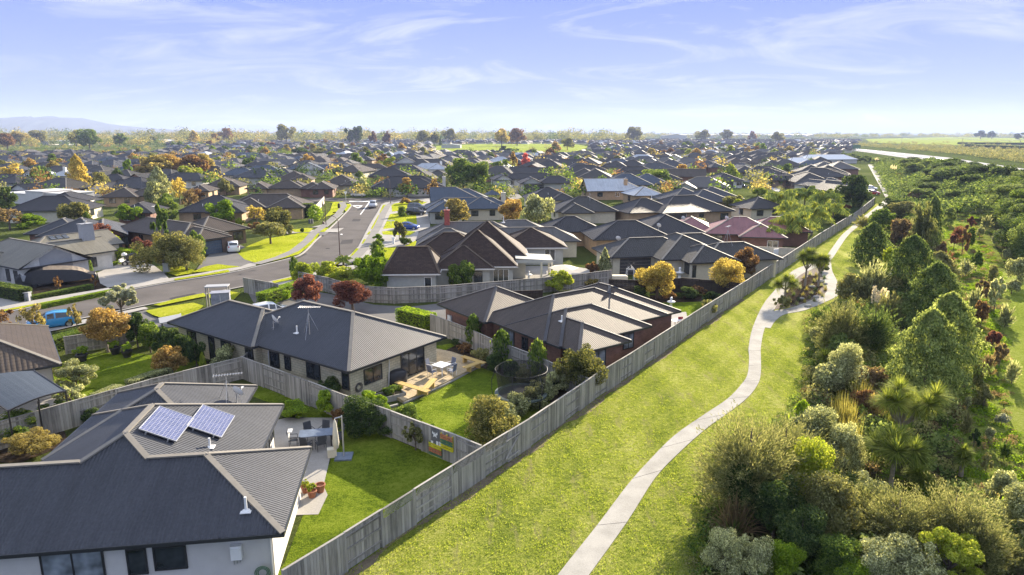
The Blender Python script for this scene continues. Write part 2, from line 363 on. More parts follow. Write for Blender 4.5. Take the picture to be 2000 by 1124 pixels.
# leaves: dark, mid, light
LM = {}
for k, v in dict(
    green=((0.022,0.042,0.012),(0.060,0.095,0.020),(0.13,0.165,0.035)), dark=((0.012,0.024,0.010),(0.030,0.050,0.018),(0.07,0.095,0.03)),
    bright=((0.06,0.11,0.012),(0.13,0.21,0.02),(0.22,0.30,0.03)), olive=((0.055,0.06,0.025),(0.105,0.11,0.045),(0.18,0.175,0.08)),
    silver=((0.06,0.07,0.035),(0.15,0.165,0.085),(0.34,0.35,0.21)), sage=((0.045,0.065,0.02),(0.12,0.15,0.05),(0.24,0.27,0.10)), magnolia=((0.026,0.032,0.012),(0.070,0.076,0.026),(0.19,0.175,0.065)), white=((0.12,0.135,0.095),(0.25,0.27,0.20),(0.42,0.43,0.33)),
    gold=((0.15,0.13,0.02),(0.36,0.27,0.03),(0.60,0.48,0.07)), orange=((0.11,0.085,0.02),(0.28,0.165,0.035),(0.46,0.33,0.07)),
    rust=((0.07,0.035,0.018),(0.16,0.08,0.03),(0.26,0.16,0.05)), red=((0.06,0.02,0.018),(0.14,0.045,0.035),(0.25,0.09,0.06)),
    pink=((0.30,0.05,0.05),(0.48,0.10,0.10),(0.6,0.22,0.16)), lime=((0.12,0.16,0.02),(0.22,0.28,0.03),(0.36,0.38,0.07)),
    autumn=((0.06,0.055,0.018),(0.14,0.115,0.03),(0.27,0.22,0.05)), brown=((0.05,0.038,0.024),(0.10,0.075,0.045),(0.17,0.13,0.07)),
    feather=((0.03,0.04,0.018),(0.078,0.088,0.036),(0.16,0.16,0.075)), mangrove=((0.022,0.040,0.014),(0.062,0.088,0.028),(0.13,0.16,0.055)),
    sedge=((0.07,0.06,0.02),(0.13,0.12,0.03),(0.22,0.20,0.06)), plume=((0.45,0.40,0.33),(0.65,0.6,0.52),(0.8,0.76,0.68)),
    hedge=((0.05,0.085,0.01),(0.11,0.165,0.018),(0.20,0.26,0.03)), sword=((0.07,0.10,0.02),(0.15,0.19,0.035),(0.28,0.31,0.07)),
    palm=((0.045,0.075,0.018),(0.13,0.17,0.04),(0.34,0.34,0.07)), turf=((0.05,0.085,0.012),(0.12,0.16,0.022),(0.21,0.235,0.04)), far=((0.045,0.055,0.025),(0.085,0.095,0.04),(0.15,0.14,0.06))).items():
    LM[k] = leafmat(k + '_leaves', *v)
M['patch'] = speck('tar_patch', (0.065,0.062,0.062), 0.25, 10, 0.6); M['patch2'] = speck('iron_cover', (0.03,0.03,0.03), 0.3, 10, 0.6)
# ================================================================ ground
def sheet(name, polys, z, mat, kind='structure', world=False, parent=None, thick=0.0):
    mb = MB()
    for P in polys:
        W = [Vector((p[0], p[1], z)) for p in P] if world else [U(p[0], p[1], 0) for p in P]
        W = [Vector((p.x, p.y, z)) for p in W]
        for tr in tessellate_polygon([W]):
            a, b, c = [W[k] for k in tr]
            if (b - a).cross(c - a).z < 0: b, c = c, b
            mb.face([a, b, c])
        if thick:
            n = len(W)
            for k in range(n):
                a, b = W[k], W[(k+1) % n]; d = Vector((0, 0, -thick)); mb.face([a, a + d, b + d, b])
    o = mb.build(name, mat, parent)
    if kind: tag(o, kind=kind)
    return o
def strip(px, width, z, world=False):
    """ribbon polygon along a polyline (world points), constant width"""
    W = [Vector(p[:2]) for p in px] if world else [U(*p).xy for p in px]
    Lp, Rp = [], []
    for i, p in enumerate(W):
        d = (W[min(i+1, len(W)-1)] - W[max(i-1, 0)]).normalized(); n = Vector((-d.y, d.x))
        Lp.append(p + n*width/2); Rp.append(p - n*width/2)
    return [[Lp[i], Lp[i+1], Rp[i+1], Rp[i]] for i in range(len(W)-1)]
def smooth(pts, k=6):
    """Catmull-Rom through 2D points"""
    P = [Vector(p) for p in pts]; P = [P[0]*2 - P[1]] + P + [P[-1]*2 - P[-2]]; o = []
    for i in range(1, len(P)-2):
        for j in range(k):
            t = j/k
            o.append(0.5*((2*P[i]) + (P[i+1]-P[i-1])*t + (2*P[i-1]-5*P[i]+4*P[i+1]-P[i+2])*t*t + (3*P[i]-P[i-1]-3*P[i+1]+P[i+2])*t**3))
    return o + [P[-2]]
S = 26000
mb = MB()
mb.face([(-S, -200, 0), (S, -200, 0), (S, S, 0), (-S, S, 0)])
tag(mb.build('ground', M['suburb']), kind='structure')
# reserve lawn along the long fence (right of it) down to the planting
sheet('lawn', [[(560,1196),(677,1118),(946,934),(1035,875),(1159,783),(1234,733),(1350,651),(1450,583),(1552,512),(1604,475),(1671,431),(1712,398),
   (1730,402),(1712,430),(1668,470),(1672,505),(1690,540),(1650,575),(1600,606),(1588,640),(1590,700),(1583,740),(1575,790),(1542,812),(1500,860),(1440,905),(1394,956),(1380,1010),(1371,1124),(1371,1200)]], 0.012, M['lawn'])
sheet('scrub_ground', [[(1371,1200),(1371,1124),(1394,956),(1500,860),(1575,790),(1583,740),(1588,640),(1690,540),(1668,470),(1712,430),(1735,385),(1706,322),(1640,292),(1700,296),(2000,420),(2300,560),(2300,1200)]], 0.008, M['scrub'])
sheet('rough_grass', [[(1835,412),(1880,418),(1930,455),(1975,540),(1975,600),(1962,660),(1952,720),(1960,800),(1990,870),(2120,960),(2140,1120),(1960,1080),(1895,960),(1870,850),(1862,700),(1870,600),(1850,530),(1830,460)]], 0.016, M['strip'])
sheet('reserve_grass', [[(1950,540),(1975,590),(1962,650),(1950,720),(1955,780),(1990,860),(2100,950),(2300,900),(2200,600),(2000,500)], [(1830,415),(1870,430),(1905,470),(1930,520),(1880,520),(1850,470),(1820,440)]], 0.020, M['field'])
sheet('far_field', [[(835,286),(1000,279),(1110,279),(1150,287),(1130,296),(1010,302),(940,300),(860,296)], [(1690,272),(1850,268),(2100,272),(2100,281),(1850,284),(1700,279)], [(1290,292),(1400,290),(1400,298),(1300,300)]], 0.03, M['field'])
# footpath through the reserve
lp = smooth([(1060,1170),(1090,1124),(1166,1028),(1224,951),(1267,902),(1316,853),(1371,814),(1420,781),(1448,752),(1460,732),(1463,700),(1462,680),(1470,641),(1490,597),(1513,568),(1548,530),(1598,511),(1614,500),(1626,484),(1645,459),(1676,433)], 4)
rp = smooth([(1118,1170),(1151,1124),(1224,1022),(1279,936),(1328,884),(1380,838),(1430,802),(1462,776),(1481,750),(1486,728),(1486,700),(1486,680),(1493,644),(1512,606),(1530,579),(1560,540),(1608,518),(1625,506),(1640,484),(1658,459),(1684,437)], 4)
n_ = min(len(lp), len(rp))
sheet('footpath', [[lp[i], lp[i+1], rp[i+1], rp[i]] for i in range(n_-1)], 0.05, M['footpath'], thick=0.06)
br = smooth([(1489,640),(1500,625),(1520,612),(1560,604),(1600,588),(1628,572),(1622,548),(1614,530),(1612,508)], 4)
sheet('footpath', strip(br, 1.45, 0), 0.044, M['footpath'], world=True, thick=0.05)
wp = [(1680,434),(1700,414),(1722,396),(1738,386),(1722,355),(1700,323)]
sheet('path', [[(1676,432),(1720,398),(1730,388),(1720,368),(1695,322),(1706,322),(1738,368),(1745,384),(1732,400),(1684,438)]], 0.04, M['footpath'])
jb = MB()
for i in range(3, n_-20, 5):
    a = U(*lp[i]); b = U(*rp[i]); jb.bar((a.x, a.y, 0.0515), (b.x, b.y, 0.0515), 0.025, 0.004)
tag(jb.build('path_joint_marking', M['asphalt']), kind='structure')
# planted island with cabbage trees
sheet('gravel_bed', [[(1500,608),(1520,580),(1552,540),(1600,520),(1612,560),(1622,572),(1600,584),(1560,598),(1520,604)]], 0.030, M['gravel'])
sheet('planting_bed', [[(1522,590),(1545,562),(1580,540),(1600,538),(1605,560),(1596,576),(1570,590),(1540,598)]], 0.034, M['bedding'])
# motorway + its verge
mb = MB(); gx = [120 + 6*i for i in range(34)]; gy = [90 + 6*i for i in range(52)]
for i in range(len(gx)-1):
    for j in range(len(gy)-1):
        q4 = [(gx[i],gy[j]),(gx[i+1],gy[j]),(gx[i+1],gy[j+1]),(gx[i],gy[j+1])]
        if max(bankz(*c_) for c_ in q4) > .12: mb.face([(a_, b_, bankz(a_, b_) - .05) for a_, b_ in q4])
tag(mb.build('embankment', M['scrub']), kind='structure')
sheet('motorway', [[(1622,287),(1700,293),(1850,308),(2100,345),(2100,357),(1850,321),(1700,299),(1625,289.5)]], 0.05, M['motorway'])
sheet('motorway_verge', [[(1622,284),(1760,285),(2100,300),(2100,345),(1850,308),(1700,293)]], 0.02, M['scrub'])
mbk = MB()
for a, b in (((1640,289),(1850,314.3)),((1850,314.3),(2100,351))):
    p, q = U(*a), U(*b); mbk.bar((p.x, p.y, .35), (q.x, q.y, .35), .25, .7)
tag(mbk.build('guard_rail', M['metal']), 'long low steel barrier down the middle of the bright motorway', 'barrier')

# ---------------- the street
farK = smooth([(-60,626),(0,615),(90,597),(197,579),(271,565),(342,552),(400,543),(448,535),(500,523),(545,512),(585,501),(605,485),(619,470),(647,446),(676,417),(684,408),(687,402),(683,398),(670,395.5),(640,393)], 3)
nearK = [(-60,664),(0,653),(100,636),(283,598),(380,580),(470,562),(527,552),(576,540),(620,527),(656,515),(685,499),(700,483),(722,440),(745,403),(752,398),(765,394),(790,391),(860,388)]
sheet('road', [farK + [Vector((640,387)), Vector((690,387.5)), Vector((738,386)), Vector((860,384.5))] + [Vector(p) for p in nearK[::-1]]], 0.02, M['asphalt'])
sheet('road', [[(640,387),(640,393),(600,394.5),(560,396),(560,392),(600,388.5)]], 0.018, M['asphalt'])
def kerb(pts, side, name='kerb', wd=0.28, h=0.13):
    W = [U(*p) for p in pts]; mb = MB()
    for a, b in zip(W[:-1], W[1:]):
        d = (b - a); d.z = 0; n = Vector((-d.y, d.x, 0)).normalized()*side
        a0, b0 = a.copy(), b.copy()
        q = [a0, b0, b0 + n*wd, a0 + n*wd]
        mb.face([Vector((p.x, p.y, h)) for p in (q if side > 0 else q[::-1])])
        mb.face([Vector((a0.x, a0.y, 0)), Vector((b0.x, b0.y, 0)), Vector((b0.x, b0.y, h)), Vector((a0.x, a0.y, h))])
        for p in (a0, b0): pass
    tag(mb.build(name, M['kerb']), kind='structure')
kerb(farK, 1); kerb(nearK, -1)
def paint(name, polys, z=0.026): sheet(name, polys, z, M['wpaint'])
paint('road_markings', [[(682,393.2),(722,393.2),(722,394.6),(682,394.6)], [(721,394.6),(723.2,394.6),(705,419.5),(703,419.5)],
  [(686,402),(708,401.7),(708,403.0),(689.5,403.2)], [(686,402),(689,402.4),(700.5,406.4),(699,407.2)], [(705.5,402.6),(708,402.6),(701,407.4),(699.3,406.4)],
  [(665,457.5),(669,457.5),(669,459),(665,459)]])
# verges, walks and front lawns (raised to kerb height)
Z1, Z2 = 0.135, 0.15
sheet('pavement', [ # far side concrete walk + driveways
  [(-60,622),(0,611),(90,594),(197,577),(271,563),(342,550),(400,540.5),(448,533),(500,521),(500,514),(448,525),(400,534),(330,546),(262,555),(190,568),(90,585),(0,601),(-60,610)],
  [(262,555),(330,546),(318,533),(300,520),(265,512),(225,520),(190,535),(196,556),(215,566)],
  [(0,601),(60,590),(40,575),(0,562),(-80,560),(-80,612)],
  [(560,454),(672,447),(660,455.5),(612,455),(560,458)], [(606,446),(640,444.5),(672,417),(660,419),(650,424),(630,440)]], Z1, M['concrete'])
sheet('driveway', [[(384,528),(410,532),(470,523),(494,514),(496,495),(470,480),(440,478),(415,492),(398,510)],
  [(590,455),(642,455.5),(634,462),(585,460)]], Z1+.005, M['driveway'])
sheet('walkway', [strp for strp in strip([(500,518),(545,505),(575,492),(600,472),(612,458),(634,442),(660,420),(672,404),(668,396)], 1.5, 0)], Z2+.01, M['walk'], world=True)
sheet('lawn_verge', [
  [(-60,619),(0,609),(90,592),(195,573),(197,577),(90,595.5),(0,612.5),(-60,623)],
  [(340,547),(400,538),(446,529),(449,533.5),(400,541),(342,550)], [(372,535),(410,532),(470,523),(440,520),(425,518),(400,523)], [(345,541),(375,536),(380,530),(345,520),(318,533)],
  [(498,520),(545,509),(583,499),(604,483),(617,469),(625,458),(612,458),(600,473),(574,494),(545,505)],
  [(478,509),(500,516),(545,503),(575,489),(596,471),(606,458),(590,456),(560,462),(520,468),(490,480),(462,494)],
  [(604,456),(575,455),(570,450),(600,447),(612,448)], [(618,455),(624,446),(642,447),(634,455)],
  [(630,430),(645,412),(650,396),(668,395),(672,398),(668,404),(655,418)], [(672,411),(676,400),(684,400),(686,403),(676,415)], [(650,416),(672,414),(668,417.5),(650,418)]], Z2, M['berm'])
# right side of the street
sheet('pavement', [[(745,401),(752,397),(800,391),(840,389),(840,520),(690,520),(640,527),(656,515),(686,498.5),(702,482),(724,440)]], Z1, M['concrete'])
sheet('walkway', strip([(770,395),(757,404),(748,420),(740,440),(728,462),(716,482),(700,500),(670,520)], 1.5, 0), Z2+.008, M['walk'], world=True)
sheet('lawn_verge', [[(748,402),(757,401),(748,417),(741,417)],[(739,422),(750,422),(741,449),(724,449)],[(721,454),(733,455),(731,460),(716,460)],[(711,469),(725,469),(721,478),(706,478)],[(696,487),(714,489),(704,500),(680,510),(684,502)],
  [(764,400),(800,394),(835,396),(815,405),(790,412),(766,415)],[(762,420),(812,413),(815,443),(790,445),(748,449)],[(746,454),(775,451),(812,454),(800,462),(748,460)],[(745,486),(790,483),(815,470),(815,500),(780,520),(700,520),(725,500)]], Z2, M['berm'])
# near side: concrete crossing and grass strips
sheet('pavement', [[(527,553),(576,541),(620,528),(656,517),(690,501),(720,510),(690,528),(640,541),(585,556),(540,566),(505,566)],[(-60,668),(0,657),(100,640),(283,602),(290,605),(110,648),(0,668),(-60,680)]], Z1, M['concrete'])
sheet('lawn_verge', [[(531,552),(576,542),(577,548),(536,556)],[(548,562),(575,556),(574,562),(560,568)],
  [(300,598),(345,586),(398,575),(404,581),(350,592),(312,600)],[(284,610),(330,601),(378,594),(398,600),(385,612),(352,622),(318,625),(298,618)],[(405,577),(440,570),(470,575),(455,590),(410,585)]], Z2, M['berm'])
sheet('driveway', [[(484,572),(535,562),(580,566),(642,574),(730,596),(800,600),(870,592),(960,586),(1000,590),(985,612),(845,628),(700,640),(560,610),(500,600)],
  [(206,606),(283,600),(300,620),(352,625),(360,640),(320,640),(230,632)]], 0.02, M['driveway'])
# yards
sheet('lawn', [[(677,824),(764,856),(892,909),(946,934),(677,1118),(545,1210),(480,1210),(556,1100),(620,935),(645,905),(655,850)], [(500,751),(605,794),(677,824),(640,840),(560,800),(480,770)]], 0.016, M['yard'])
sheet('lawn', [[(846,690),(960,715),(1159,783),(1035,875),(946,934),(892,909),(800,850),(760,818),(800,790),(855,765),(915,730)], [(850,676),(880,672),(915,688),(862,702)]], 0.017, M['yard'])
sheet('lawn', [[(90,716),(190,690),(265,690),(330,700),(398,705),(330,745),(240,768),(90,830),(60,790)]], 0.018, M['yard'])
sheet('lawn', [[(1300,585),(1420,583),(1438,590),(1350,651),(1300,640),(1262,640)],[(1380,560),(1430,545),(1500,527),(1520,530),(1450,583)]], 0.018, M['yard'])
sheet('garden_bed', [[(330,700),(480,715),(560,745),(470,742),(395,705)],[(860,690),(905,668),(1040,720),(1150,789),(1100,800),(985,735)],[(640,790),(700,770),(760,800),(800,830),(892,909),(764,856)],[(1234,577),(1399,580),(1420,588),(1310,592),(1234,590)]], 0.024, M['bedding'])
sheet('garden_bed', [[(60,540),(195,547),(215,560),(80,592),(50,580)],[(1100,560),(1230,560),(1240,575),(1190,580)],[(0,830),(110,800),(135,868),(40,905),(0,905)]], 0.026, M['bedding'])
sheet('patio', [[(534,823),(560,817),(652,817),(660,822),(655,850),(632,950),(640,968),(622,1006),(560,1008),(545,1000)],[(1296,650),(1316,652),(1345,632),(1340,610),(1308,612)],[(0,790),(110,770),(135,800),(70,830),(0,835)]], 0.03, M['concrete'])
sheet('patio', [[(1000,520),(1110,520),(1180,530),(1195,548),(1060,552),(985,552)],[(1180,555),(1290,548),(1330,552),(1300,560),(1190,566)]], 0.028, M['concrete'])
sheet('road_patch', [[(560,505),(590,492),(600,497),(572,511)],[(330,583),(380,573),(386,577),(337,588)],[(668,470),(690,468),(688,476),(664,478)],[(690,428),(705,428),(702,433),(687,433)]], 0.0235, M['patch'])
mb = MB()
for x_, y_ in ((640,486),(480,552),(700,412),(250,590)):
    P = U(x_, y_); n = 14; mb.face([(P.x + .35*math.cos(6.2832*k/n), P.y + .35*math.sin(6.2832*k/n), .0275) for k in range(n)])
tag(mb.build('road_covers', M['patch2']), kind='structure')
# far side streets seen as pale bands
sheet('road', [[(1455,345),(1500,341),(1560,349),(1580,360),(1530,362),(1480,352)],[(1475,352),(1530,362),(1520,377),(1492,362)]], 0.04, M['motorway'])
sheet('lawn_verge', [[(1455,341),(1500,336),(1565,343),(1562,348),(1500,343)],[(1480,358),(1500,366),(1495,372),(1478,362)],[(640,396),(668,394),(680,398)]], 0.05, M['berm'])
sheet('road', [[(475,312),(560,300),(640,293),(640,295),(565,304),(480,318)],[(160,388),(250,378),(260,382),(170,395)],[(230,345),(270,338),(300,342),(240,352)],[(978,372),(1000,368),(1020,386),(1000,394)],[(150,366),(75,372),(0,376),(0,380),(80,377),(160,371)]], 0.045, M['walk'])
# distant hill range
mb = MB()
def hills(prof, dist, thick):
    P = []
    for x, y in prof:
        a = math.atan((x-1000)/F); hh = dist*math.tan(math.atan((HY-y)/F*math.cos(a)))
        P.append((math.tan(a)*dist, hh))
    for (x0, h0), (x1, h1) in zip(P[:-1], P[1:]):
        for k in range(5):
            t0, t1 = k/5, (k+1)/5
            f0, f1 = math.cos(t0*math.pi/2), math.cos(t1*math.pi/2)
            mb.face([(x0, dist - thick*t0, h0*f0 + 18), (x0, dist - thick*t1, h0*f1), (x1, dist - thick*t1, h1*f1), (x1, dist - thick*t0, h1*f0 + (18 if k == 0 else 0))][::1])
hills([(-400,246),(-200,240),(-60,236),(0,229),(30,227),(60,225),(68,223),(80,226),(95,226),(108,227),(120,223),(130,223),(142,226),(165,227),(185,228),(205,233),(235,241),(270,246),(310,250),(360,254),(420,257),(500,259),(700,259.4),(1000,259.5)], 6500, 1500)
tag(mb.build('mountains', plain('mountain_bush', (0.05,0.07,0.05), 0.9, scale=0.002)), kind='structure')
# ================================================================ houses
def hip_block(rb, cb, gb, blk, pitch, dz):
    """one hipped (or gabled) roof block: rb roof mesh, cb ridge caps, gb gutters"""
    x0, x1, y0, y1 = blk[:4]; op = blk[4] if len(blk) > 4 else {}
    t = op.get('pitch', pitch); ze = op.get('z', 2.5) + dz
    ends = op.get('ends', 'hh')            # h hip, g gable, j steep half hip ; first = low end of ridge axis
    ax = op.get('axis', 'x' if (x1-x0) >= (y1-y0) else 'y')
    if ax == 'y': f = lambda a, b, z: (b, a, z)          # a along ridge, b across
    else: f = lambda a, b, z: (a, b, z)
    a0, a1, b0, b1 = (x0, x1, y0, y1) if ax == 'x' else (y0, y1, x0, x1)
    h = (b1-b0)/2; m = (b0+b1)/2; zr = ze + h*t
    ins = {'h': h, 'g': 0.0, 'j': h*0.38}
    i0, i1 = ins[ends[0]], ins[ends[1]]
    if a0 + i0 > a1 - i1: k = (a1-a0)/(i0+i1); i0 *= k; i1 *= k
    ra, rb_ = a0 + i0, a1 - i1
    sl = math.hypot(h, h*t)
    def add(pts, uv):
        P = [Vector(f(*p)) for p in pts]
        n = (P[1]-P[0]).cross(P[2]-P[0])
        if n.z < 0: P = P[::-1]; uv = uv[::-1]
        rb.face(P, uv)
    add([(a0,b0,ze),(a1,b0,ze),(rb_,m,zr),(ra,m,zr)], [(a0,0),(a1,0),(rb_,sl),(ra,sl)])
    add([(a0,b1,ze),(a1,b1,ze),(rb_,m,zr),(ra,m,zr)], [(a0,0),(a1,0),(rb_,sl),(ra,sl)])
    for e_, a, r_ in ((ends[0], a0, ra), (ends[1], a1, rb_)):
        if e_ != 'g': add([(a,b0,ze),(a,b1,ze),(r_,m,zr)], [(b0,0),(b1,0),(m,math.hypot(abs(r_-a), h*t))])
    fz = ze - 0.17                           # fascia + soffit
    P = [f(a0,b0,0), f(a1,b0,0), f(a1,b1,0), f(a0,b1,0)]
    rb.face([(p[0], p[1], fz) for p in P])
    for k in range(4):
        p, q = Vector(P[k]), Vector(P[(k+1) % 4]); p.z = q.z = ze - 0.085
        gb.box((p+q)/2, ((q-p).length + 0.1, 0.11, 0.15) if abs((q-p).x) > abs((q-p).y) else (0.11, (q-p).length + 0.1, 0.15))
    if cb is not None:
        r = 0.10
        def cap(p, q):
            p = Vector(f(*p)); q = Vector(f(*q))
            if (q-p).length > 0.3: cb.bar(p + Vector((0,0,.02)), q + Vector((0,0,.02)), 0.26, 0.07)
        if 'gap' in op: cap((ra,m,zr),(op['gap'][0],m,zr)); cap((op['gap'][1],m,zr),(rb_,m,zr))
        else: cap((ra,m,zr),(rb_,m,zr))
        for e_, a, r_ in ((ends[0], a0, ra), (ends[1], a1, rb_)):
            if e_ == 'g': continue
            if 's' in op.get('skip','') and a == a0: continue
            if not ('w' in op.get('skip','') and a == a0): cap((a,b0,ze),(r_,m,zr)); cap((a,b1,ze),(r_,m,zr))
    return (ends, ax, a0, a1, b0, b1, h, m, zr, ze, t, f)
def wall_block(wb, blk, info, oh, zb=0.0):
    x0, x1, y0, y1 = blk[:4]; ends, ax, a0, a1, b0, b1, h, m, zr, ze, t, f = info
    zt = ze - 0.10
    xa, xb, ya, yb = x0+oh, x1-oh, y0+oh, y1-oh
    C = [(xa,ya),(xb,ya),(xb,yb),(xa,yb)]
    for k in range(4):
        p, q = C[k], C[(k+1) % 4]; l = math.hypot(q[0]-p[0], q[1]-p[1])
        wb.face([(p[0],p[1],zb),(q[0],q[1],zb),(q[0],q[1],zt),(p[0],p[1],zt)], [(0,0),(l,0),(l,zt),(0,zt)])
    for e_, a, s in ((ends[0], a0+oh, 1), (ends[1], a1-oh, -1)):
        if e_ == 'g' or e_ == 'j':
            z2 = ze + (h-oh)*t; zc = zt + (z2-zt)*(1.0 if e_ == 'g' else 0.55)
            if e_ == 'g':
                P = [f(a,b0+oh,zt), f(a,b1-oh,zt), f(a,m,z2 + oh*t*0.9)]
                wb.face([Vector(p) for p in P], [(0,zt),(2*h,zt),(h,z2)])
def opening(root, wall_pt, nrm, wd, z0, ht, kind='window', fm=None, gm=None, bars=1, label=None):
    """window / glazed door / garage door set just proud of a wall, in the root's space"""
    fm = fm or M['frame']; gm = gm or M['glass']
    n = Vector((nrm[0], nrm[1], 0)).normalized(); s = Vector((-n.y, n.x, 0)); c = Vector((wall_pt[0], wall_pt[1], 0))
    rz = math.atan2(s.y, s.x)
    fb = MB(); t = 0.07
    for a in (-1, 1): fb.box((a*(wd/2 - t/2), 0, ht/2), (t, 0.09, ht))
    for z in (t/2, ht - t/2): fb.box((0, 0, z), (wd - 2*t, 0.085, t))
    if kind == 'garage_door':
        gb = MB(); k = 5
        for i in range(k): gb.box((0, 0, (i+.5)*ht/k), (wd-2*t, 0.05, ht/k - 0.03))
        o = fb.build('garage_door', fm, root); gb.build('door_panel', gm, o)
    else:
        for i in range(1, bars+1): fb.box((-wd/2 + wd*i/(bars+1), 0, ht/2), (t*0.8, 0.08, ht - 2*t))
        o = fb.build('door' if kind == 'door' else 'window', fm, root)
        gb = MB(); gb.box((0, 0, ht/2), (wd - 2*t, 0.03, ht - 2*t)); gb.build('pane', gm, o)
    o.location = c + n*0.035 + Vector((0, 0, z0)); o.rotation_euler = (0, 0, rz)
    if label: o['label'] = label
    return o
BL = []
def inside_house(X, Y, m=0.0):
    for lab, o_, h_, bs in BL:
        dx, dy = X-o_[0], Y-o_[1]; lx = dx*math.cos(h_) - dy*math.sin(h_); ly = dx*math.sin(h_) + dy*math.cos(h_)
        for b in bs:
            if b[0]-m < lx < b[1]+m and b[2]-m < ly < b[3]+m: return lab
    return None
def house(label, org, heading, blocks, roof, wall, pitch=0.466, wins=(), cap='cap', gut='gutter', oh=0.55, group=None, cat='house', name='house', zb=0.0, caps=True):
    """org: world xy of local origin; local +Y points along compass heading (deg), +X to its right"""
    root = empty(name, (org[0], org[1], 0), -R(heading), label, cat, group)
    rb, cb, gb, wb = MB(), MB(), MB(), MB(); infos = []
    for k, b in enumerate(blocks):
        inf = hip_block(rb, cb, gb, b, pitch, 0.004*k); infos.append(inf)
        if not (len(b) > 4 and b[4].get('open')): wall_block(wb, b, inf, oh, zb)
    BL.append((label, org, R(heading), [b[:4] for b in blocks]))
    wb.build('wall', M[wall], root)
    ro = rb.build('roof', M[roof], root)
    if caps: cb.build('ridge_cap', M[cap], ro)
    gb.build('gutter', M[gut], ro)
    for wn in wins:      # (block, side, pos, width, z0, height, opts)
        b = blocks[wn[0]]; side, pos, wd, z0, ht = wn[1:6]; op = wn[6] if len(wn) > 6 else {}
        x0, x1, y0, y1 = b[:4]; x0 += oh; x1 -= oh; y0 += oh; y1 -= oh
        P = {'f': ((pos, y0), (0,-1)), 'b': ((pos, y1), (0,1)), 'l': ((x0, pos), (-1,0)), 'r': ((x1, pos), (1,0))}[side]
        opening(root, P[0], P[1], wd, z0, ht, **op)
    return root, ro
def frame_px(p, q, z=2.5):
    a, b = U(p[0], p[1], z), U(q[0], q[1], z); d = b - a
    return (a.x, a.y), math.degrees(math.atan2(d.x, d.y)) - 90, d.length
def loc(root, x, y, z): return Vector((x, y, z))
# --- roof fittings (children of the roof)
def vent_pipe(ro, x, y, z, h=0.55):
    b = MB(); b.lathe([(0.16,-.1),(0.16,0.02),(0.06,0.06),(0.055,h)], n=10); b.box((0,0,-0.02),(0.42,0.42,0.04)); o = b.build('vent_pipe', M['white'], ro); o.location = (x, y, z)
    return o
def antenna(ro, x, y, z, h=1.9, rz=0.0):
    m = MB(); m.tube((0,0,-.3),(0,0,h),0.025,0.02)
    for a in (0.4, 2.5, 4.6): m.tube((0,0,h*.8),(math.cos(a)*.8,math.sin(a)*.8,-.2),0.014)
    o = m.build('antenna', M['metal'], ro); o.location = (x, y, z); o.rotation_euler = (0,0,rz)
    c = MB(); c.tube((-.7,0,h),(.9,0,h),0.018)
    for k in range(11): c.tube((-.65+.15*k,-.28+.012*k,h),(-.65+.15*k,.28-.012*k,h),0.009)
    c.build('antenna_boom', M['metal'], o); return o
def dish(ro, x, y, z, rz=0.0, r=0.36, dark=False):
    m = MB(); m.tube((0,0,-.2),(0,0,.55),0.025); m.tube((0,0,.1),(.3,.2,-.2),0.015); m.tube((0,0,.1),(-.3,.2,-.2),0.015)
    o = m.build('dish_mount', M['metal'], ro); o.location = (x,y,z); o.rotation_euler = (0,0,rz)
    d = MB(); Q = Matrix.Rotation(R(62), 3, 'X'); n = 16
    for j in range(3):
        for k in range(n):
            def P(i, k): q = 2*math.pi*k/n; rr = r*i/3; return Q @ Vector((math.cos(q)*rr, math.sin(q)*rr*1.08, 0.35*rr*rr/r)) + Vector((0,-.06,.62))
            d.face([P(j,k),P(j,k+1),P(j+1,k+1),P(j+1,k)] if j else [P(0,0),P(1,k),P(1,k+1)])
    d.tube((0,-.1,.4),(0,-.5,.75),0.014); d.box((0,-.52,.78),(.08,.12,.08)); d.build('satellite_dish', M['garage'] if dark else M['white'], o); return o
def chimney(ro, x, y, z0, z1, w=0.9, d=0.7, mat='cream', pot=True):
    m = MB(); m.box((x,y,(z0+z1)/2),(w,d,z1-z0)); m.box((x,y,z1+.04),(w+.14,d+.14,.1)); o = m.build('chimney', M[mat], ro)
    if pot: p = MB(); p.lathe([(0.12,z1+.08),(0.12,z1+.4),(0.2,z1+.42),(0.2,z1+.5)], (x,y,0), 10); p.build('chimney_pot', M['metal'], o)
    return o
T = 0.466
# ---------------- foreground house with solar panels
A0 = U(552.6, 1041.4, 2.5)
A, Ar = house('big slate-blue steel-roofed house with two solar panels, nearest to the viewer', A0[:2], -8.07,
  [(-34,0,0,7.65,dict(gap=(-8.9,-6.2))), (-12.7,-2.4,0.012,13.6,dict(skip='w')), (-12.69,-4.6,8,17)], 'r_navy', 'stucco', wins=[
  (0,'f',-4.5,1.25,0.95,1.05,dict(bars=0)), (0,'f',-5.75,.75,0.85,1.15,dict(bars=0)), (0,'f',-8.1,2.3,0.15,1.95,dict(gm=M['glassb'],bars=1,label='wide window with pale blinds')),
  (0,'f',-14,2.0,0.6,1.4,{}), (0,'r',3.6,1.2,0.9,1.2,{}), (1,'r',10.4,2.6,0.05,2.05,dict(kind='door',bars=2)), (1,'r',12.2,1.0,0.9,1.2,{}), (2,'r',15.2,1.4,0.9,1.2,{}), (2,'l',13,1.6,.9,1.2,{}), (1,'l',9.6,1.4,.9,1.2,{})])
b = MB(); b.bar((-8.95,3.75,4.27),(-7.55,5.16,4.93),.26,.07); b.bar((-6.15,3.75,4.27),(-7.55,5.16,4.93),.26,.07); b.build('ridge_cap', M['cap'], Ar)
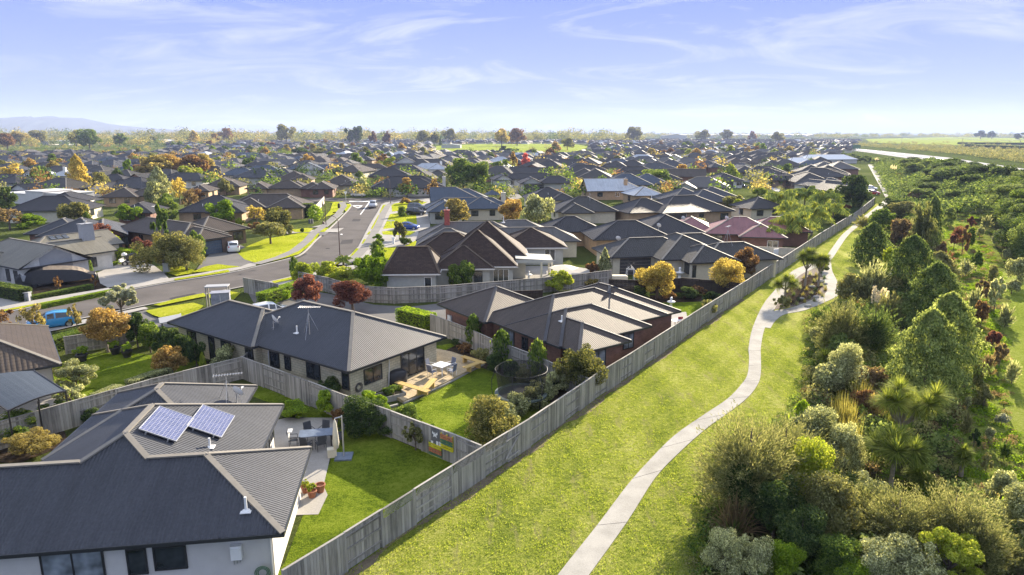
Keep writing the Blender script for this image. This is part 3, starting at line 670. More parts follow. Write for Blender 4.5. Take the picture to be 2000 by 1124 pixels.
def solar(ro, x, y, z, wx, ly, rz=0.0, tx=0.0, ty=0.0, nx=6, ny=10):
    b = MB(); b.box((0,0,0),(wx,ly,.04)); o = b.build('solar_panel', M['panel'], ro); o.location = (x,y,z); o.rotation_euler = (tx,ty,rz)
    f = MB()
    for s in (-1,1): f.box((s*(wx/2+.015),0,0.003),(.035,ly+.06,.055)); f.box((0,s*(ly/2+.015),0.003),(wx,.035,.055))
    for s in (-1,1):
        for q in (-.6,.6): f.box((s*q*wx/2,-ly/2-.03,-.08),(.06,.1,.12)) if s > 0 else f.box((-q*wx/2+.2,-ly/2+.3,-.08),(.05,.05,.12))
    f.build('panel_frame', M['metal'], o); return o
def panelmat():
    m, t, b, o = newmat('solar_cells'); br = t.nodes.new('ShaderNodeTexBrick'); t.links.new(coord(t, 'Object'), br.inputs['Vector']); br.offset = 0; br.inputs['Scale'].default_value = 1
    br.inputs['Brick Width'].default_value = .166; br.inputs['Row Height'].default_value = .166; br.inputs['Mortar Size'].default_value = .006; br.inputs['Bias'].default_value = 0
    br.inputs['Color1'].default_value = (.06,.075,.16,1); br.inputs['Color2'].default_value = (.085,.10,.20,1); br.inputs['Mortar'].default_value = (.36,.36,.40,1)
    t.links.new(br.outputs[0], b.inputs['Base Color']); b.inputs['Roughness'].default_value = .25; b.inputs['Specular IOR Level'].default_value = .4; return m
M['panel'] = panelmat()
# east slope of the middle block rises from x=-2.4 (z 2.5) to x=-7.55 (z 4.9)
for (px, py) in ((328, 833), (414, 828)):
    z = 3.9
    for _ in range(6):                      # find the point on the slope under this place
        P = U(px, py, z) - Vector((A0.x, A0.y, 0)); h_ = -R(-8.07)
        lx = P.x*math.cos(-h_) - P.y*math.sin(-h_); ly = P.x*math.sin(-h_) + P.y*math.cos(-h_); z = 2.5 + (-2.4 - lx)*T
    if px == 328: S1 = (lx, ly)
    solar(Ar, lx, ly, z + 0.16, 1.66, 2.62 if px == 328 else 2.58, 0.0, 0.0, math.atan(T)*1.0)
def on_roof(ro_root, px, py, zfun, it=8):
    z = 3.5; ang = ro_root.rotation_euler.z
    for _ in range(it):
        P = U(px, py, z) - ro_root.location; lx = P.x*math.cos(-ang) - P.y*math.sin(-ang); ly = P.x*math.sin(-ang) + P.y*math.cos(-ang); z = zfun(lx, ly)
    return lx, ly, z
eastA = lambda x, y: 2.5 + (-2.4 - x)*T
frontA = lambda x, y: 2.5 + y*T
x, y, z = on_roof(A, 410, 873, eastA); vent_pipe(Ar, x, y, z, .45)
x, y, z = on_roof(A, 482, 1008, frontA); vent_pipe(Ar, x, y, z, .6)
x, y, z = on_roof(A, 446, 787, lambda x, y: 2.5 + (-4.6-x)*T); antenna(Ar, x, y, z, 1.7, 0.2)
x, y, z = on_roof(A, 463, 787, lambda x, y: 2.5 + (-4.6-x)*T); dish(Ar, x, y, z, 2.6)
b = MB(); b.box((-1.95,.42,1.55),(.42,.2,.62)); b.box((-1.95,.30,1.72),(.3,.03,.1)); wh = b.build('water_heater', M['white'], A)
b = MB(); [b.tube((-2.08+.12*k,.42,1.24),(-2.08+.12*k,.46,.95+.05*k),.018) for k in range(3)]; b.build('heater_pipe', M['metal'], wh)
b = MB(); b.tube((-.62,.48,.02),(-.62,.48,2.4),.04); b.tube((-.05,0.62,2.4),(-.6,.5,2.2),.04); b.build('downpipe', M['wgutter'], A)
# ---------------- cream block house
B0 = U(*(250+1212*.356, 500+635*.356), 2.5)
def houseuv(label, P0, az, blocks, *a, **k):
    """blocks given as (u0,u1,v0,v1): u along az, v to its left"""
    bl = [(-b[3], -b[2], b[0], b[1]) + tuple(b[4:]) for b in blocks]
    return house(label, P0[:2], az, bl, *a, **k)
B, Br = houseuv('cream concrete block house with dark steel roof, behind the solar panel house', B0, 35.49,
  [(0,9.85,0,15.75), (-.55,6.6,9.9,21.8)], 'r_navy', 'cream_block', wins=[
  (0,'f',-1.0,.7,.85,1.25,dict(bars=0)), (0,'f',-4.4,1.5,.85,1.25,dict(bars=1)), (0,'f',-7.3,.7,.95,1.1,dict(bars=0)), (0,'f',-8.85,1.1,.85,1.25,dict(bars=1)),
  (1,'f',-11.2,1.0,.85,1.25,dict(bars=1)), (1,'f',-14.3,1.3,.05,2.05,dict(kind='door',bars=0)), (1,'f',-16.3,.8,.05,2.05,dict(kind='door',bars=0)), (1,'f',-19.2,1.3,.9,1.1,dict(bars=1)),
  (0,'r',2.6,1.7,.85,1.15,dict(bars=1,label='brown framed window lit from inside')), (0,'r',6.6,2.5,.05,2.1,dict(kind='door',bars=2,label='open glazed sliding doors'))])
frontB = lambda x, y: 2.5 + y*T
bp = lambda q: (250+q[0]*.356, 500+q[1]*.356)
x, y, z = on_roof(B, *bp((995,392)), frontB); antenna(Br, x, y, z, 2.1, 0.6)
x, y, z = on_roof(B, *bp((802,432)), frontB); dish(Br, x, y, z, 2.9, .4)
x, y, z = on_roof(B, *bp((930,455)), frontB); vent_pipe(Br, x, y, z, .55)
b = MB(); b.tube((-9.55,.5,0),(-9.55,.5,2.4),.045); b.build('downpipe', M['wgutter'], B); b = MB(); b.tube((-.3,4.0,2.35),(-.48,4.0,.05),.045); b.build('downpipe', M['wgutter'], B)
# ---------------- red brick house
C0 = U(700+1497*.356, 480+520*.356, 2.5)
C_, Cr = house('red brick house with steel roof behind the trampoline', C0[:2], 54.1,
  [(-9,0,-5.3,0), (-9,-1.9,-5.5,4.3), (-14,-3.7,1,10), (-12.8,-3.6,-5.6,8.2), (-18.7,-10.8,-6.3,1.6)], 'r_navy2', 'red_brick', cap='capd', wins=[
  (0,'r',-2.9,1.5,.8,1.3,dict(gm=M['glassb'],bars=1)), (1,'r',2.2,1.2,.8,1.3,dict(gm=M['glassb'],bars=1)), (1,'r',.6,.9,.1,2.0,dict(gm=M['glassb'],bars=1)) , (2,'r',6.8,1.7,.8,1.4,dict(gm=M['glassb'],bars=1)),
  (2,'r',5.0,.9,.1,2.0,dict(kind='door',bars=0)), (0,'f',-2.1,1.1,1.3,.7,dict(bars=0)), (3,'f',-9.3,2.1,.8,1.3,dict(gm=M['glassb'],bars=2)), (3,'f',-6.8,.8,.9,1.1,{}), (3,'f',-4.6,.5,.9,1.1,dict(bars=0))])
x, y, z = on_roof(C_, 700+1470*.356, 480+345*.356, lambda x, y: 2.5 + (-3.7-x)*T); dish(Cr, x, y, z, 2.4, .42, True)
x, y, z = on_roof(C_, 700+1115*.356, 480+460*.356, lambda x, y: 2.5 + (y+5.6)*T); vent_pipe(Cr, x, y, z, .45)
b = MB(); b.box((-17.3,-5.85,1.35),(.6,.14,.55)); b.build('meter_box', M['white'], C_)
def pergmat():
    m, t, b, o = newmat('pergola_cells'); br = t.nodes.new('ShaderNodeTexBrick'); t.links.new(coord(t, 'UV'), br.inputs['Vector']); br.offset = 0; br.inputs['Scale'].default_value = 1
    br.inputs['Brick Width'].default_value = 1.0; br.inputs['Row Height'].default_value = .13; br.inputs['Mortar Size'].default_value = .012; br.inputs['Bias'].default_value = 0
    br.inputs['Color1'].default_value = (.035,.045,.06,1); br.inputs['Color2'].default_value = (.045,.055,.07,1); br.inputs['Mortar'].default_value = (.10,.12,.14,1)
    t.links.new(br.outputs[0], b.inputs['Base Color']); b.inputs['Roughness'].default_value = .5; b.inputs['Specular IOR Level'].default_value = .2; return m
M['pergola'] = pergmat()
M['slateblue'] = plain('slate_blue_door', (.10,.13,.17), .6)
# ---------------- brown shingle house behind the curved fence
D0 = U(747.5, 538, 2.4)
D, Dr = house('large brown shingle-roofed house behind the curved grey fence', D0[:2], -2.5,
  [(-.2,6.4,0,8,dict(pitch=.62,ends='jj',axis='x')), (5.2,12.6,2.8,9.8,dict(pitch=.62,axis='x')), (5.8,15.4,4.0,13.4,dict(pitch=.80)), (6.6,17.2,8.5,19,dict(pitch=.80)), (13.5,23,17.3,26.5,dict(pitch=.47)), (2,12,12,20,dict(pitch=.6))],
  'r_brown', 'greywall', gut='wgutter', cap='capb', wins=[(0,'f',5.0,.85,.05,2.0,dict(kind='door',fm=M['wframe'],bars=0)), (1,'f',8.1,1.2,.9,1.2,dict(fm=M['wframe'])), (1,'f',10.7,1.0,.4,1.7,{}),
  (2,'f',13.4,1.9,.2,1.9,dict(fm=M['wframe'],bars=2)), (2,'f',11.6,.8,.6,1.5,{}), (4,'f',20.6,1.5,.6,1.6,dict(fm=M['wframe'],bars=1))])
b = MB(); b.box((17.6,9.0,2.75),(4.6,4.0,.10), M=Matrix.Rotation(.06,3,'Y')); b.box((19.85,9.0,2.5),(.12,4.0,.4)); b.box((17.6,7.05,2.5),(4.6,.12,.4))
pg = b.build('verandah_roof', M['greywall'], D); b = MB()
for q in ((19.8,7.1),(18.5,7.1),(19.8,10.9)): b = MB(); b.box((q[0],q[1],1.2),(.24,.24,2.4)); b.build('post', M['cream'], pg)
vent_pipe(Dr, 14.0, 13.2, 6.6, .8)
# grey slate-roofed house behind it with red chimney
G2, G2r = house('dark grey roofed house with tall red chimney behind the brown shingle house', frame_px((812,480),(860,480))[0], -5, [(0,9,0,8), (-.2,16,5,14), (10,21,9,17), (7,24,2,9)], 'r_grey', 'cream', cap='cap')
# tile-roofed cream house right of centre
E0 = U(1201, 503, 2.5)
E_, Er = house('cream house with charcoal tile roof behind the yellow maple', E0[:2], -11,
  [(-.6,12,0,7.8), (5.1,15,-2.9,9), (7.7,14.5,-5.6,2), (10,20.6,-4.9,2.3), (9,19,4,11)], 'r_tile', 'cream', wins=[(0,'f',3.0,4.2,.05,2.15,dict(kind='garage_door',fm=M['garage'],gm=M['garage'])),
  (1,'f',5.95,.5,.6,1.4,dict(bars=0)), (2,'f',8.5,.5,.6,1.5,dict(bars=0)), (2,'l',-3.6,1.3,.8,1.3,{}), (2,'f',12,1.4,.9,1.2,{})])
x, y, z = 14.6, -1.5, 3.9; antenna(Er, x, y, z, 2.4, .8); dish(Er, 2.5, 6, 3.3, 2.5)
# pink-red roof house near the palms
J0 = U(1388, 455, 2.5)
J_, Jr = house('brick house with dusty red steel roof beside the palms', J0[:2], 12, [(-6.5,1,2,11), (-1,10.5,-1.0,8.5), (4,11,-3.5,4), (6,16,4,12)], 'r_pink', 'red_brick', cap='cap', wins=[(0,'f',-2.5,1.4,.7,1.4,dict(fm=M['wframe'])), (2,'f',9,1.6,.9,1.1,dict(fm=M['wframe'])), (1,'f',1,1.6,.9,1.3,{})])
antenna(Jr, 4.5, 3.7, 4.2, 2.0, 0.3); dish(Jr, 2.5, 3, 3.9, 2.4)
# orange brick house
I0 = U(1159, 469, 2.5)
I_, Ir = house('orange brick house with charcoal tile roof beside the white fence', I0[:2], -6, [(-6,4,9,17.5), (0,12.5,0,9.6), (9,19.5,5,17)], 'r_dark', 'tan_brick', cap='capd', wins=[(2,'f',17,1.8,.1,2.0,dict(kind='door')), (0,'l',12,1.2,.9,1.2,{})])
dish(Ir, 10.5, 2.0, 3.6, 2.4); dish(Ir, 16.5, 8, 3.9, 2.4)
# wide dark house right of centre with garage
K0 = U(1290, 417, 2.5)
K_, Kr = house('wide charcoal-roofed house with large brown garage door', K0[:2], -16, [(-6,5.5,1.8,12), (0.2,17,0,12)], 'r_dark', 'tan_brick', cap='capd', wins=[(1,'f',3.6,5.0,.05,2.2,dict(kind='garage_door',fm=M['wframe'],gm=M['garage'])), (1,'f',9.5,1.1,.3,1.8,{}), (1,'f',14.8,1.8,.7,1.3,{})])
vent_pipe(Kr, 1.8, 7.5, 4.6, .7)
# white and grey gabled house top left
G0 = U(36, 526, 2.5)
G_, Gr = house('white walled house with grey gable panel and tall square chimney', G0[:2], 31.6-90,
  [(0,8.6,0,16,dict(axis='y',ends='gh',pitch=.50)), (3,13.5,3.6,11.0,dict(ends='hg',pitch=.42)), (5,17.5,9,17,dict(ends='hg',pitch=.42)), (-14,4,6,15,dict(ends='hh'))], 'r_tray', 'wbrick', wins=[
  (0,'l',2.2,.9,.5,1.5,{}), (0,'l',4.2,.9,.5,1.5,{}), (0,'f',3.3,.5,1.3,.6,dict(bars=0)), (0,'f',4.6,.5,1.3,.6,dict(bars=0)), (0,'f',5.8,.5,1.3,.6,dict(bars=0)), (1,'r',5,.9,1.2,.8,dict(bars=0)), (1,'f',10.4,1.0,.6,1.3,{})])
chimney(Gr, 11.6, 7.2, 2.6, 6.0, 1.5, 1.1, 'greybrick')
b = MB(); b.face([(2.5,.52,.0),(6.2,.52,.0),(6.2,.52,3.3),(4.35,.52,4.25),(2.5,.52,3.3)]); b.build('gable_panel', M['greybrick'], G_)
for k in range(3):
    b = MB(); b.box((0,0,0),(.62,.95,.08)); o = b.build('skylight', M['glass'], Gr); o.location = (9.6+.85*k, 12.3, 3.95); o.rotation_euler = (.39,0,0)
# partly seen house at the left edge with tiled roof and glazed pergola
H0, hH, lH = frame_px((0,731), (119,711)); dH = (U(27,656,2.5) - U(119,711,2.5)).length
H_, Hr = house('tiled house corner at the left edge with a solar-clad pergola', H0, hH, [(-14,lH,0,dH+1.5), (-16,lH-5,-6,4)], 'r_btile', 'stucco', wins=[(0,'r',2.5,1.2,.9,1.2,{})])
# pergola roof of dark cells on thin posts
b = MB(); Pq = [U(66,724,2.7), U(128,764,2.4), U(16,803,2.4), U(-70,745,2.9)]
n_ = 8; bow = lambda t: Vector((0,0,.15*math.sin(math.pi*t)))
for i in range(n_):
    t0, t1 = i/n_, (i+1)/n_
    a, c = Pq[0].lerp(Pq[3], t0), Pq[0].lerp(Pq[3], t1)
    d, e = Pq[1].lerp(Pq[2], t0) + bow(t0), Pq[1].lerp(Pq[2], t1) + bow(t1)
    a = a + bow(t0); c = c + bow(t1)
    b.face([a,d,e,c], [(t0*6,0),(t0*6,5),(t1*6,5),(t1*6,0)]); b.face([a-Vector((0,0,.06)),c-Vector((0,0,.06)),e-Vector((0,0,.06)),d-Vector((0,0,.06))])
pr = tag(b.build('pergola', M['pergola']), 'curved pergola roof of dark solar glass at the left edge', 'pergola')
b = MB()
for p in (Pq[1], Pq[1].lerp(Pq[2], .5), Pq[2], Pq[0]): b.tube((p.x,p.y,0),(p.x,p.y,p.z-.03),.05)
for p, q in ((Pq[0],Pq[1]),(Pq[2],Pq[3])): b.bar(p+Vector((0,0,.0)), q, .08)
for i in range(n_):
    t0, t1 = i/n_, (i+1)/n_; b.bar(Pq[1].lerp(Pq[2], t0)+bow(t0), Pq[1].lerp(Pq[2], t1)+bow(t1), .09)
b.build('pergola_frame', M['black'], pr)

H2, H2r = house('brown brick house with brown tiled roof and garage beside the white hatchback', U(388, 470, 2.5)[:2], -55, [(-.9,6.8,3,23.6), (-.3,5.4,0,8), (3.5,12.5,5.6,14.5)], 'r_btile', 'brown_brick', cap='cap', wins=[(1,'f',2.6,2.8,.05,2.1,dict(kind='garage_door',fm=M['frame'],gm=M['slateblue'])), (2,'f',10.5,1.8,.7,1.4,{}), (0,'l',7,1.4,.7,1.3,{}), (0,'l',10,2.2,.1,2.0,dict(kind='door')), (0,'l',16,1.2,.9,1.2,{}), (2,'r',9,1.6,.8,1.3,{})])
antenna(H2r, 3.5, 18, 4.0, 2.2, .4)
# ---------------- middle distance houses, eave corners picked one by one
# (x0,y0)-(x1,y1) eave of the front, depth m, roof, wall, label, options
MID = [
 ((78,452),(190,470),10,'r_navy','red_brick','red brick house with slate roof and tree in front',dict(extra=[(-.3,.5,3,12)])),
 ((176,463),(230,459),14,'r_navy','red_brick','brick gable-fronted garage wing beside the round bright green tree',dict(ends='gh',axis='y',g=(.5,4.6),hd=-30)),
 ((15,420),(150,404),11,'r_dark','cream','long charcoal roof house below the white stepped walls',dict()),
 ((350,410),(470,418),12,'r_dark','tan_brick','dark tiled house behind the dense green tree',dict(extra=[(.5,1.0,-2,8)])),
 ((445,410),(592,398),10,'r_btile','tan_brick','brown tiled house with white sun umbrella beside the tall dark hedge',dict(extra=[(.55,.97,-3,8),(.1,.5,-1.5,6)],w=[(.9,1.4,1.3)])),
 ((480,370),(522,368),11,'r_btile','tan_brick','brown tiled double hipped house left of the corner street',dict(extra=[(.9,2.4,.5,9),(1.6,2.5,3,12)],w=[(.5,1.2,1.2)])),
 ((602,363),(650,376),12,'r_btile','red_brick','low brick house with brown tiled roof at the corner',dict(extra=[(-.3,.55,2,10)])),
 ((628,358),(700,366),13,'r_btile','cream','cream gabled house with arched window by the junction',dict(ends='hh',extra=[(.55,.95,-1.5,9)],w=[(.75,1.0,1.4)])),
 ((730,366),(865,368),13,'r_dark','stucco','white walled house with dark roof and double garage facing the junction',dict(extra=[(.3,.9,-1.5,9)],g=(.13,4.8),w=[(.36,1.6,1.5),(.74,1.3,2.0)],ch=(.98,-0.5))),
 ((838,412),(905,416),12,'r_blue','greywall','slate blue hipped house facing the street lawns',dict(extra=[(0,2.4,6,14)])),
 ((845,388),(940,398),12,'r_blue','greywall','blue-grey house with several stacked gables',dict(extra=[(.3,1.15,2,12)],ends='gh')),
 ((905,406),(985,410),9,'r_blue','cream','long blue-grey roof with white box chimney beside the olive tree',dict(ch=(1.0,4))),
 ((965,352),(1004,352),13,'r_dark','wbrick','white garage gable house at the end of the lane',dict(ends='gh',axis='y',g=(.5,4.8),wg=1,extra=[(.6,3.2,4,12)])),
 ((1018,360),(1062,358),12,'r_dark','greywall','grey gable fronted house with dark garage on the lane',dict(ends='gh',axis='y',g=(.5,4.8),extra=[(.8,2.3,1,10)])),
 ((1032,392),(1120,388),11,'r_dark','cream','large dark hipped roof behind the grey-green olive tree',dict(extra=[(.5,1.0,-2.5,8)])),
 ((1090,412),(1205,415),11,'r_tile','cream','cream walled house with ribbed dark hipped roof and roof aerial',dict(w=[(.15,.9,1.5),(.3,.8,1.4)],extra=[(.1,.55,-2.5,8)],ant=1)),
 ((1150,375),(1230,372),12,'r_light','tan_brick','house with bright pale metal roof and brick gable',dict(extra=[(.7,1.35,2,11)],ends='gg',ch=(.93,3),pitch=.5)),
 ((1240,385),(1300,380),10,'r_light','tan_brick','low pale metal roofed wing beside the square chimney house',dict()),
 ((1205,352),(1330,350),12,'r_dark','cream','long dark roof house behind the big green tree',dict()),
 ((1105,336),(1190,338),12,'r_dark','cream','dark hipped house with cream wing beyond the pale fence',dict(extra=[(.5,1,-3,8)])),
 ((1200,340),(1290,342),12,'r_dark','white','dark roofed house with long white wall',dict()),
 ((1080,322),(1165,324),12,'r_dark','cream','charcoal house right of the pink tree',dict()),
 ((1250,330),(1330,335),12,'r_navy','red_brick','brick house with dark slate roof and round porch',dict()),
 ((1345,326),(1420,328),12,'r_navy','red_brick','brick house with dark gables behind the bright driveway',dict(extra=[(.5,.9,-3,8)])),
 ((1310,395),(1400,392),12,'r_navy','cream','hipped charcoal house with bright ridge flashing',dict(extra=[(.35,1.25,-3,8)])),
 ((1365,392),(1455,388),11,'r_navy','white','long charcoal hipped roof left of the palms',dict(extra=[(-.35,.25,-1,9)])),
 ((1400,352),(1455,355),12,'r_dark','wbrick','dark roofed house with timber garage gable',dict(g=(.4,4.4))),
 ((1465,395),(1540,420),9,'r_dark','cream','pale walled house with dark roof half hidden by the palms',dict()),
 ((1438,330),(1480,330),12,'r_navy','wbrick','white gabled house by the pale court',dict(ends='gh',axis='y')),
 ((1480,345),(1550,345),12,'r_dark','greywall','dark roofed row house with three grey bays facing the pale court',dict(extra=[(.2,.5,-3,7),(.65,.95,-3,7)],w=[(.35,1.6,1.6),(.8,1.6,1.6)])),
 ((1570,345),(1665,348),13,'r_dark','red_brick','large dark roofed brick house beside the pale wide path',dict(extra=[(.3,1.15,3,14)])),
 ((1598,364),(1640,366),13,'r_navy','wbrick','twin gabled house with slate roof at the end of the court',dict(ends='gh',axis='y',extra=[(.6,2.0,3,12)],w=[(.5,2.6,1.5)])),
 ((1635,372),(1700,376),12,'r_dark','cream','pale gable house by the dark spreading tree',dict(ends='gg')),
 ((1540,318),(1600,320),12,'white_roof','white','white flat roofed house near the wide path',dict()),
 ((1570,310),(1680,314),12,'white_roof','stucco','bright white roofed house near the start of the wide path',dict()),
 ((1470,306),(1550,308),12,'r_dark','cream','dark roofed house with cream gable before the embankment',dict()),
 ((170,362),(250,358),12,'r_dark','cream','dark roofed house behind the white estate car',dict(extra=[(.55,1.05,-3,8)])),
 ((80,392),(145,398),11,'r_dark','wbrick','dark roof house with white gable porch before the orange poplar',dict(extra=[(.15,.65,-3,6)])),
 ((40,344),(92,346),11,'r_light','white','pale blue-white roofed house by the tall yellow tree',dict(extra=[(.9,1.7,1,10)],ends='hh',ch=(1.35,4))),
 ((115,342),(165,344),10,'r_dark','cream','dark roofed house just left of the tall golden poplar',dict()),
 ((200,392),(262,378),10,'r_btile','tan_brick','tan brick house with brown tiled hip roof beside the silver van',dict(extra=[(.6,1.5,2,10)])),
 ((228,420),(292,412),10,'r_dark','red_brick','charcoal tiled house below the silver van',dict()),
 ((372,376),(398,372),10,'r_btile','tan_brick','small brown tile gable next to the yellow leaved tree',dict()),
 ((400,362),(460,366),12,'r_btile','tan_brick','brown hip roof house behind the small round tree',dict(extra=[(.5,1.1,-2,9)])),
 ((430,342),(500,344),11,'r_blue','cream','dark blue hipped house left of the brick chimney',dict()),
 ((470,336),(548,340),12,'r_blue','wbrick','white brick house with blue-grey hipped roof and black window',dict(w=[(.8,1.5,1.4)])),
 ((395,332),(432,332),11,'r_dark','white','white gabled house beside the bright pink-red tree',dict(ends='gh',axis='y')),
 ((575,330),(630,334),12,'r_blue','wbrick','pale blue-grey roofed house with white garage gable',dict(ends='gh',g=(.5,4.5),wg=1,axis='y',extra=[(-.3,1.8,4,12)])),
 ((652,330),(700,330),12,'r_btile','wbrick','brown roofed house with white gable and grey garage door',dict(ends='gh',axis='y',g=(.5,4.5),extra=[(-.2,2.0,4,12)])),
 ((540,350),(600,352),12,'r_btile','tan_brick','pair of brown tiled hips left of the junction houses',dict(extra=[(.5,1.1,-2,8)])),
 ((722,344),(800,346),12,'r_dark','tan_brick','tan walled low house with wide charcoal roof',dict()),
 ((805,330),(875,332),10,'r_light','white','house with vivid pale blue-white metal roof and white chimney',dict(extra=[(.45,.95,-2,7)],ch=(.8,7),pitch=.5)),
 ((770,318),(815,320),12,'r_dark','wbrick','white gable house behind the clipped green hedge',dict(ends='gh',axis='y',extra=[(.6,2.2,3,11)])),
 ((955,316),(1005,318),12,'r_light','cream','pale grey roofed house left of the orange tree',dict()),
 ((880,336),(930,338),12,'r_dark','brown_brick','dark brown house behind the street trees',dict()),
]
M['white_roof'] = M['white']
M['redch'] = plain('red_painted_brick', (0.35,0.08,0.06), 0.8)
chimney(G2r, 4.4, 9.0, 3.0, 6.4, .8, .8, 'redch')
rnd = random.Random(5)
for p, q, dep, roof, wall, label, op in MID:
    ym = (p[1] + q[1])/2; ln = max(wid(ym, q[0]-p[0])*.93, 6.5); cm_ = U((p[0]+q[0])/2, ym, 2.5)
    hd = op.get('hd', -8 if p[0] < 1000 else (-5 if p[0] < 1240 else -12)); hr = R(hd)
    org = (cm_.x - math.cos(hr)*ln/2, cm_.y + math.sin(hr)*ln/2)
    pit = op.get('pitch', .466)
    bl = [(0, ln, 0, dep, {k: op[k] for k in ('ends', 'axis') if k in op})]
    for a, b_, c, d in op.get('extra', []): bl.append((a*ln - .3, b_*ln + .3, c, d))
    ws = []
    if 'g' in op: ws.append((0,'f',op['g'][0]*ln,op['g'][1],.05,2.1,dict(kind='garage_door',fm=M['wframe' if op.get('wg') else 'frame'],gm=M['wgarage' if op.get('wg') else 'garage'])))
    wl = op.get('w') or [(.3 if 'g' not in op else .82, 1.5, 1.2), (.7 if 'g' not in op else .9, 1.2, 1.2)]
    for f_, wd, ht in wl: ws.append((0,'f',f_*ln,wd,2.1-ht,ht,dict(fm=M[rnd.choice(['frame','wframe','frame'])])))
    ws.append((0,'r',dep*.5,1.6,.8,1.3,{})); ws.append((0,'l',dep*.5,1.6,.8,1.3,{}))
    r_, ro = house(label, org, hd, bl, roof, wall, pit, ws, cap='cap' if roof in ('r_btile','r_light','r_blue','r_navy') else 'capd')
    if 'ch' in op: chimney(ro, op['ch'][0]*ln, max(op['ch'][1],1), 2.6, 5.4, .9, .9, wall if wall != 'greywall' else 'cream')
    if op.get('ant'): antenna(ro, ln*.6, dep*.4, 4.4, 1.8)
    elif rnd.random() < .5: vent_pipe(ro, ln*rnd.uniform(.3,.7), 2.0, 3.3, .6)

# ---------------- farther rows: prototypes copied plot by plot
def proto(k, roof, wall):
    r = random.Random(k); wx = r.uniform(15, 19); dp = r.uniform(10, 12.5)
    sets = [[(0,wx,0,dp),(wx*.55,wx*.95,-4,5)], [(0,wx,0,dp),(0,wx*.42,-4.5,6,dict(ends='gh',axis='y'))], [(0,wx*.7,0,dp),(wx*.3,wx*1.15,4,dp+5)], [(0,wx,0,dp,dict(ends='gg')),(wx*.3,wx*.7,-3,6,dict(ends='gh',axis='y'))], [(0,wx,0,dp),(-4,wx*.4,3,dp+4)]]
    rb, cb, gb, wb, nb = MB(), MB(), MB(), MB(), MB()
    for i, b in enumerate(sets[k % 5]):
        b = (b[0]-wx/2, b[1]-wx/2, b[2]-dp/2, b[3]-dp/2) + tuple(b[4:])
        inf = hip_block(rb, cb, gb, b, .46, .004*i); wall_block(wb, b, inf, .55)
        for j in range(3 if i == 0 else 1):
            X = b[0] + (b[1]-b[0])*((j+1)/(4 if i == 0 else 2)); nb.box((X, b[2]+.53, 1.45), (1.5 if j != 1 else 2.4, .08, 1.3))
            nb.box((b[1]-.53, (b[2]+b[3])/2, 1.5), (.08, 1.8, 1.2)); nb.box((b[0]+.53, (b[2]+b[3])/2, 1.5), (.08, 1.8, 1.2))
    return [('wall', wb.mesh('far_wall', M[wall])), ('roof', rb.mesh('far_roof', M[roof])), ('ridge_cap', cb.mesh('far_cap', M['cap' if roof != 'r_dark' else 'capd'])), ('window', nb.mesh('far_window', M['glass']))], rb, wb
ROOFS = [('r_dark','charcoal'),('r_navy','slate'),('r_blue','blue-grey'),('r_tile','charcoal'),('r_btile','brown'),('r_navy','slate'),('r_grey','mid grey'),('r_light','pale metal')]
WALLS = ['cream','wbrick','tan_brick','greywall','red_brick','stucco','brown_brick']
PR = {}
def get_proto(k, ri, wi):
    key = (k, ri, wi)
    if key not in PR: PR[key] = proto(k, ROOFS[ri][0], WALLS[wi])
    return PR[key]
OCC = []                                    # ground already used (x, y, r)
for o in list(bpy.data.objects):
    if o.name.startswith('house') and o.parent is None:
        xs = [o.matrix_basis @ Vector(v) for c in o.children if c.name.startswith('wall') for v in [x.co for x in c.data.vertices]]
        cxm = sum(v.x for v in xs)/len(xs); cym = sum(v.y for v in xs)/len(xs); OCC.append((cxm, cym, 9.5 if cym < 400 else 8))
FREE = []                                   # gaps where garden trees may stand
fr = random.Random(77); plots = []
for row in range(60):
    for col in range(-60, 60):
        th = R(12); gx = col*19.5 + fr.uniform(-1.5, 1.5); gy = 170 + row*25 + (7 if row % 2 else 0) + fr.uniform(-1.5, 1.5)
        X = gx*math.cos(th) - gy*math.sin(th)*0.0 + gy*.10; Y = gy + gx*math.sin(th)*.6
        if Y < 200 or Y > 1650: continue
        px = 1000 + F*X/(Y*math.cos(PITCH)); py = HY + F*CH/Y*1.04
        if px < -120 or px > 2100: continue
        if X > .505*Y - 16: continue
        if Y > 560 and 830 < px < 1160 and Y < 1150: continue        # open fields
        if Y > 560 and px < 330: continue
        if any((X-a)**2 + (Y-b)**2 < (r+8.5)**2 for a, b, r in OCC): continue
        if fr.random() < (0.15 if Y < 500 else .20): FREE.append((X, Y)); continue
        if (470 < px < 640 and 296 < py < 312): continue
        plots.append((Y, X, px))
plots.sort()
farm = [MB(), MB()]
cnt = 0; tally = {}
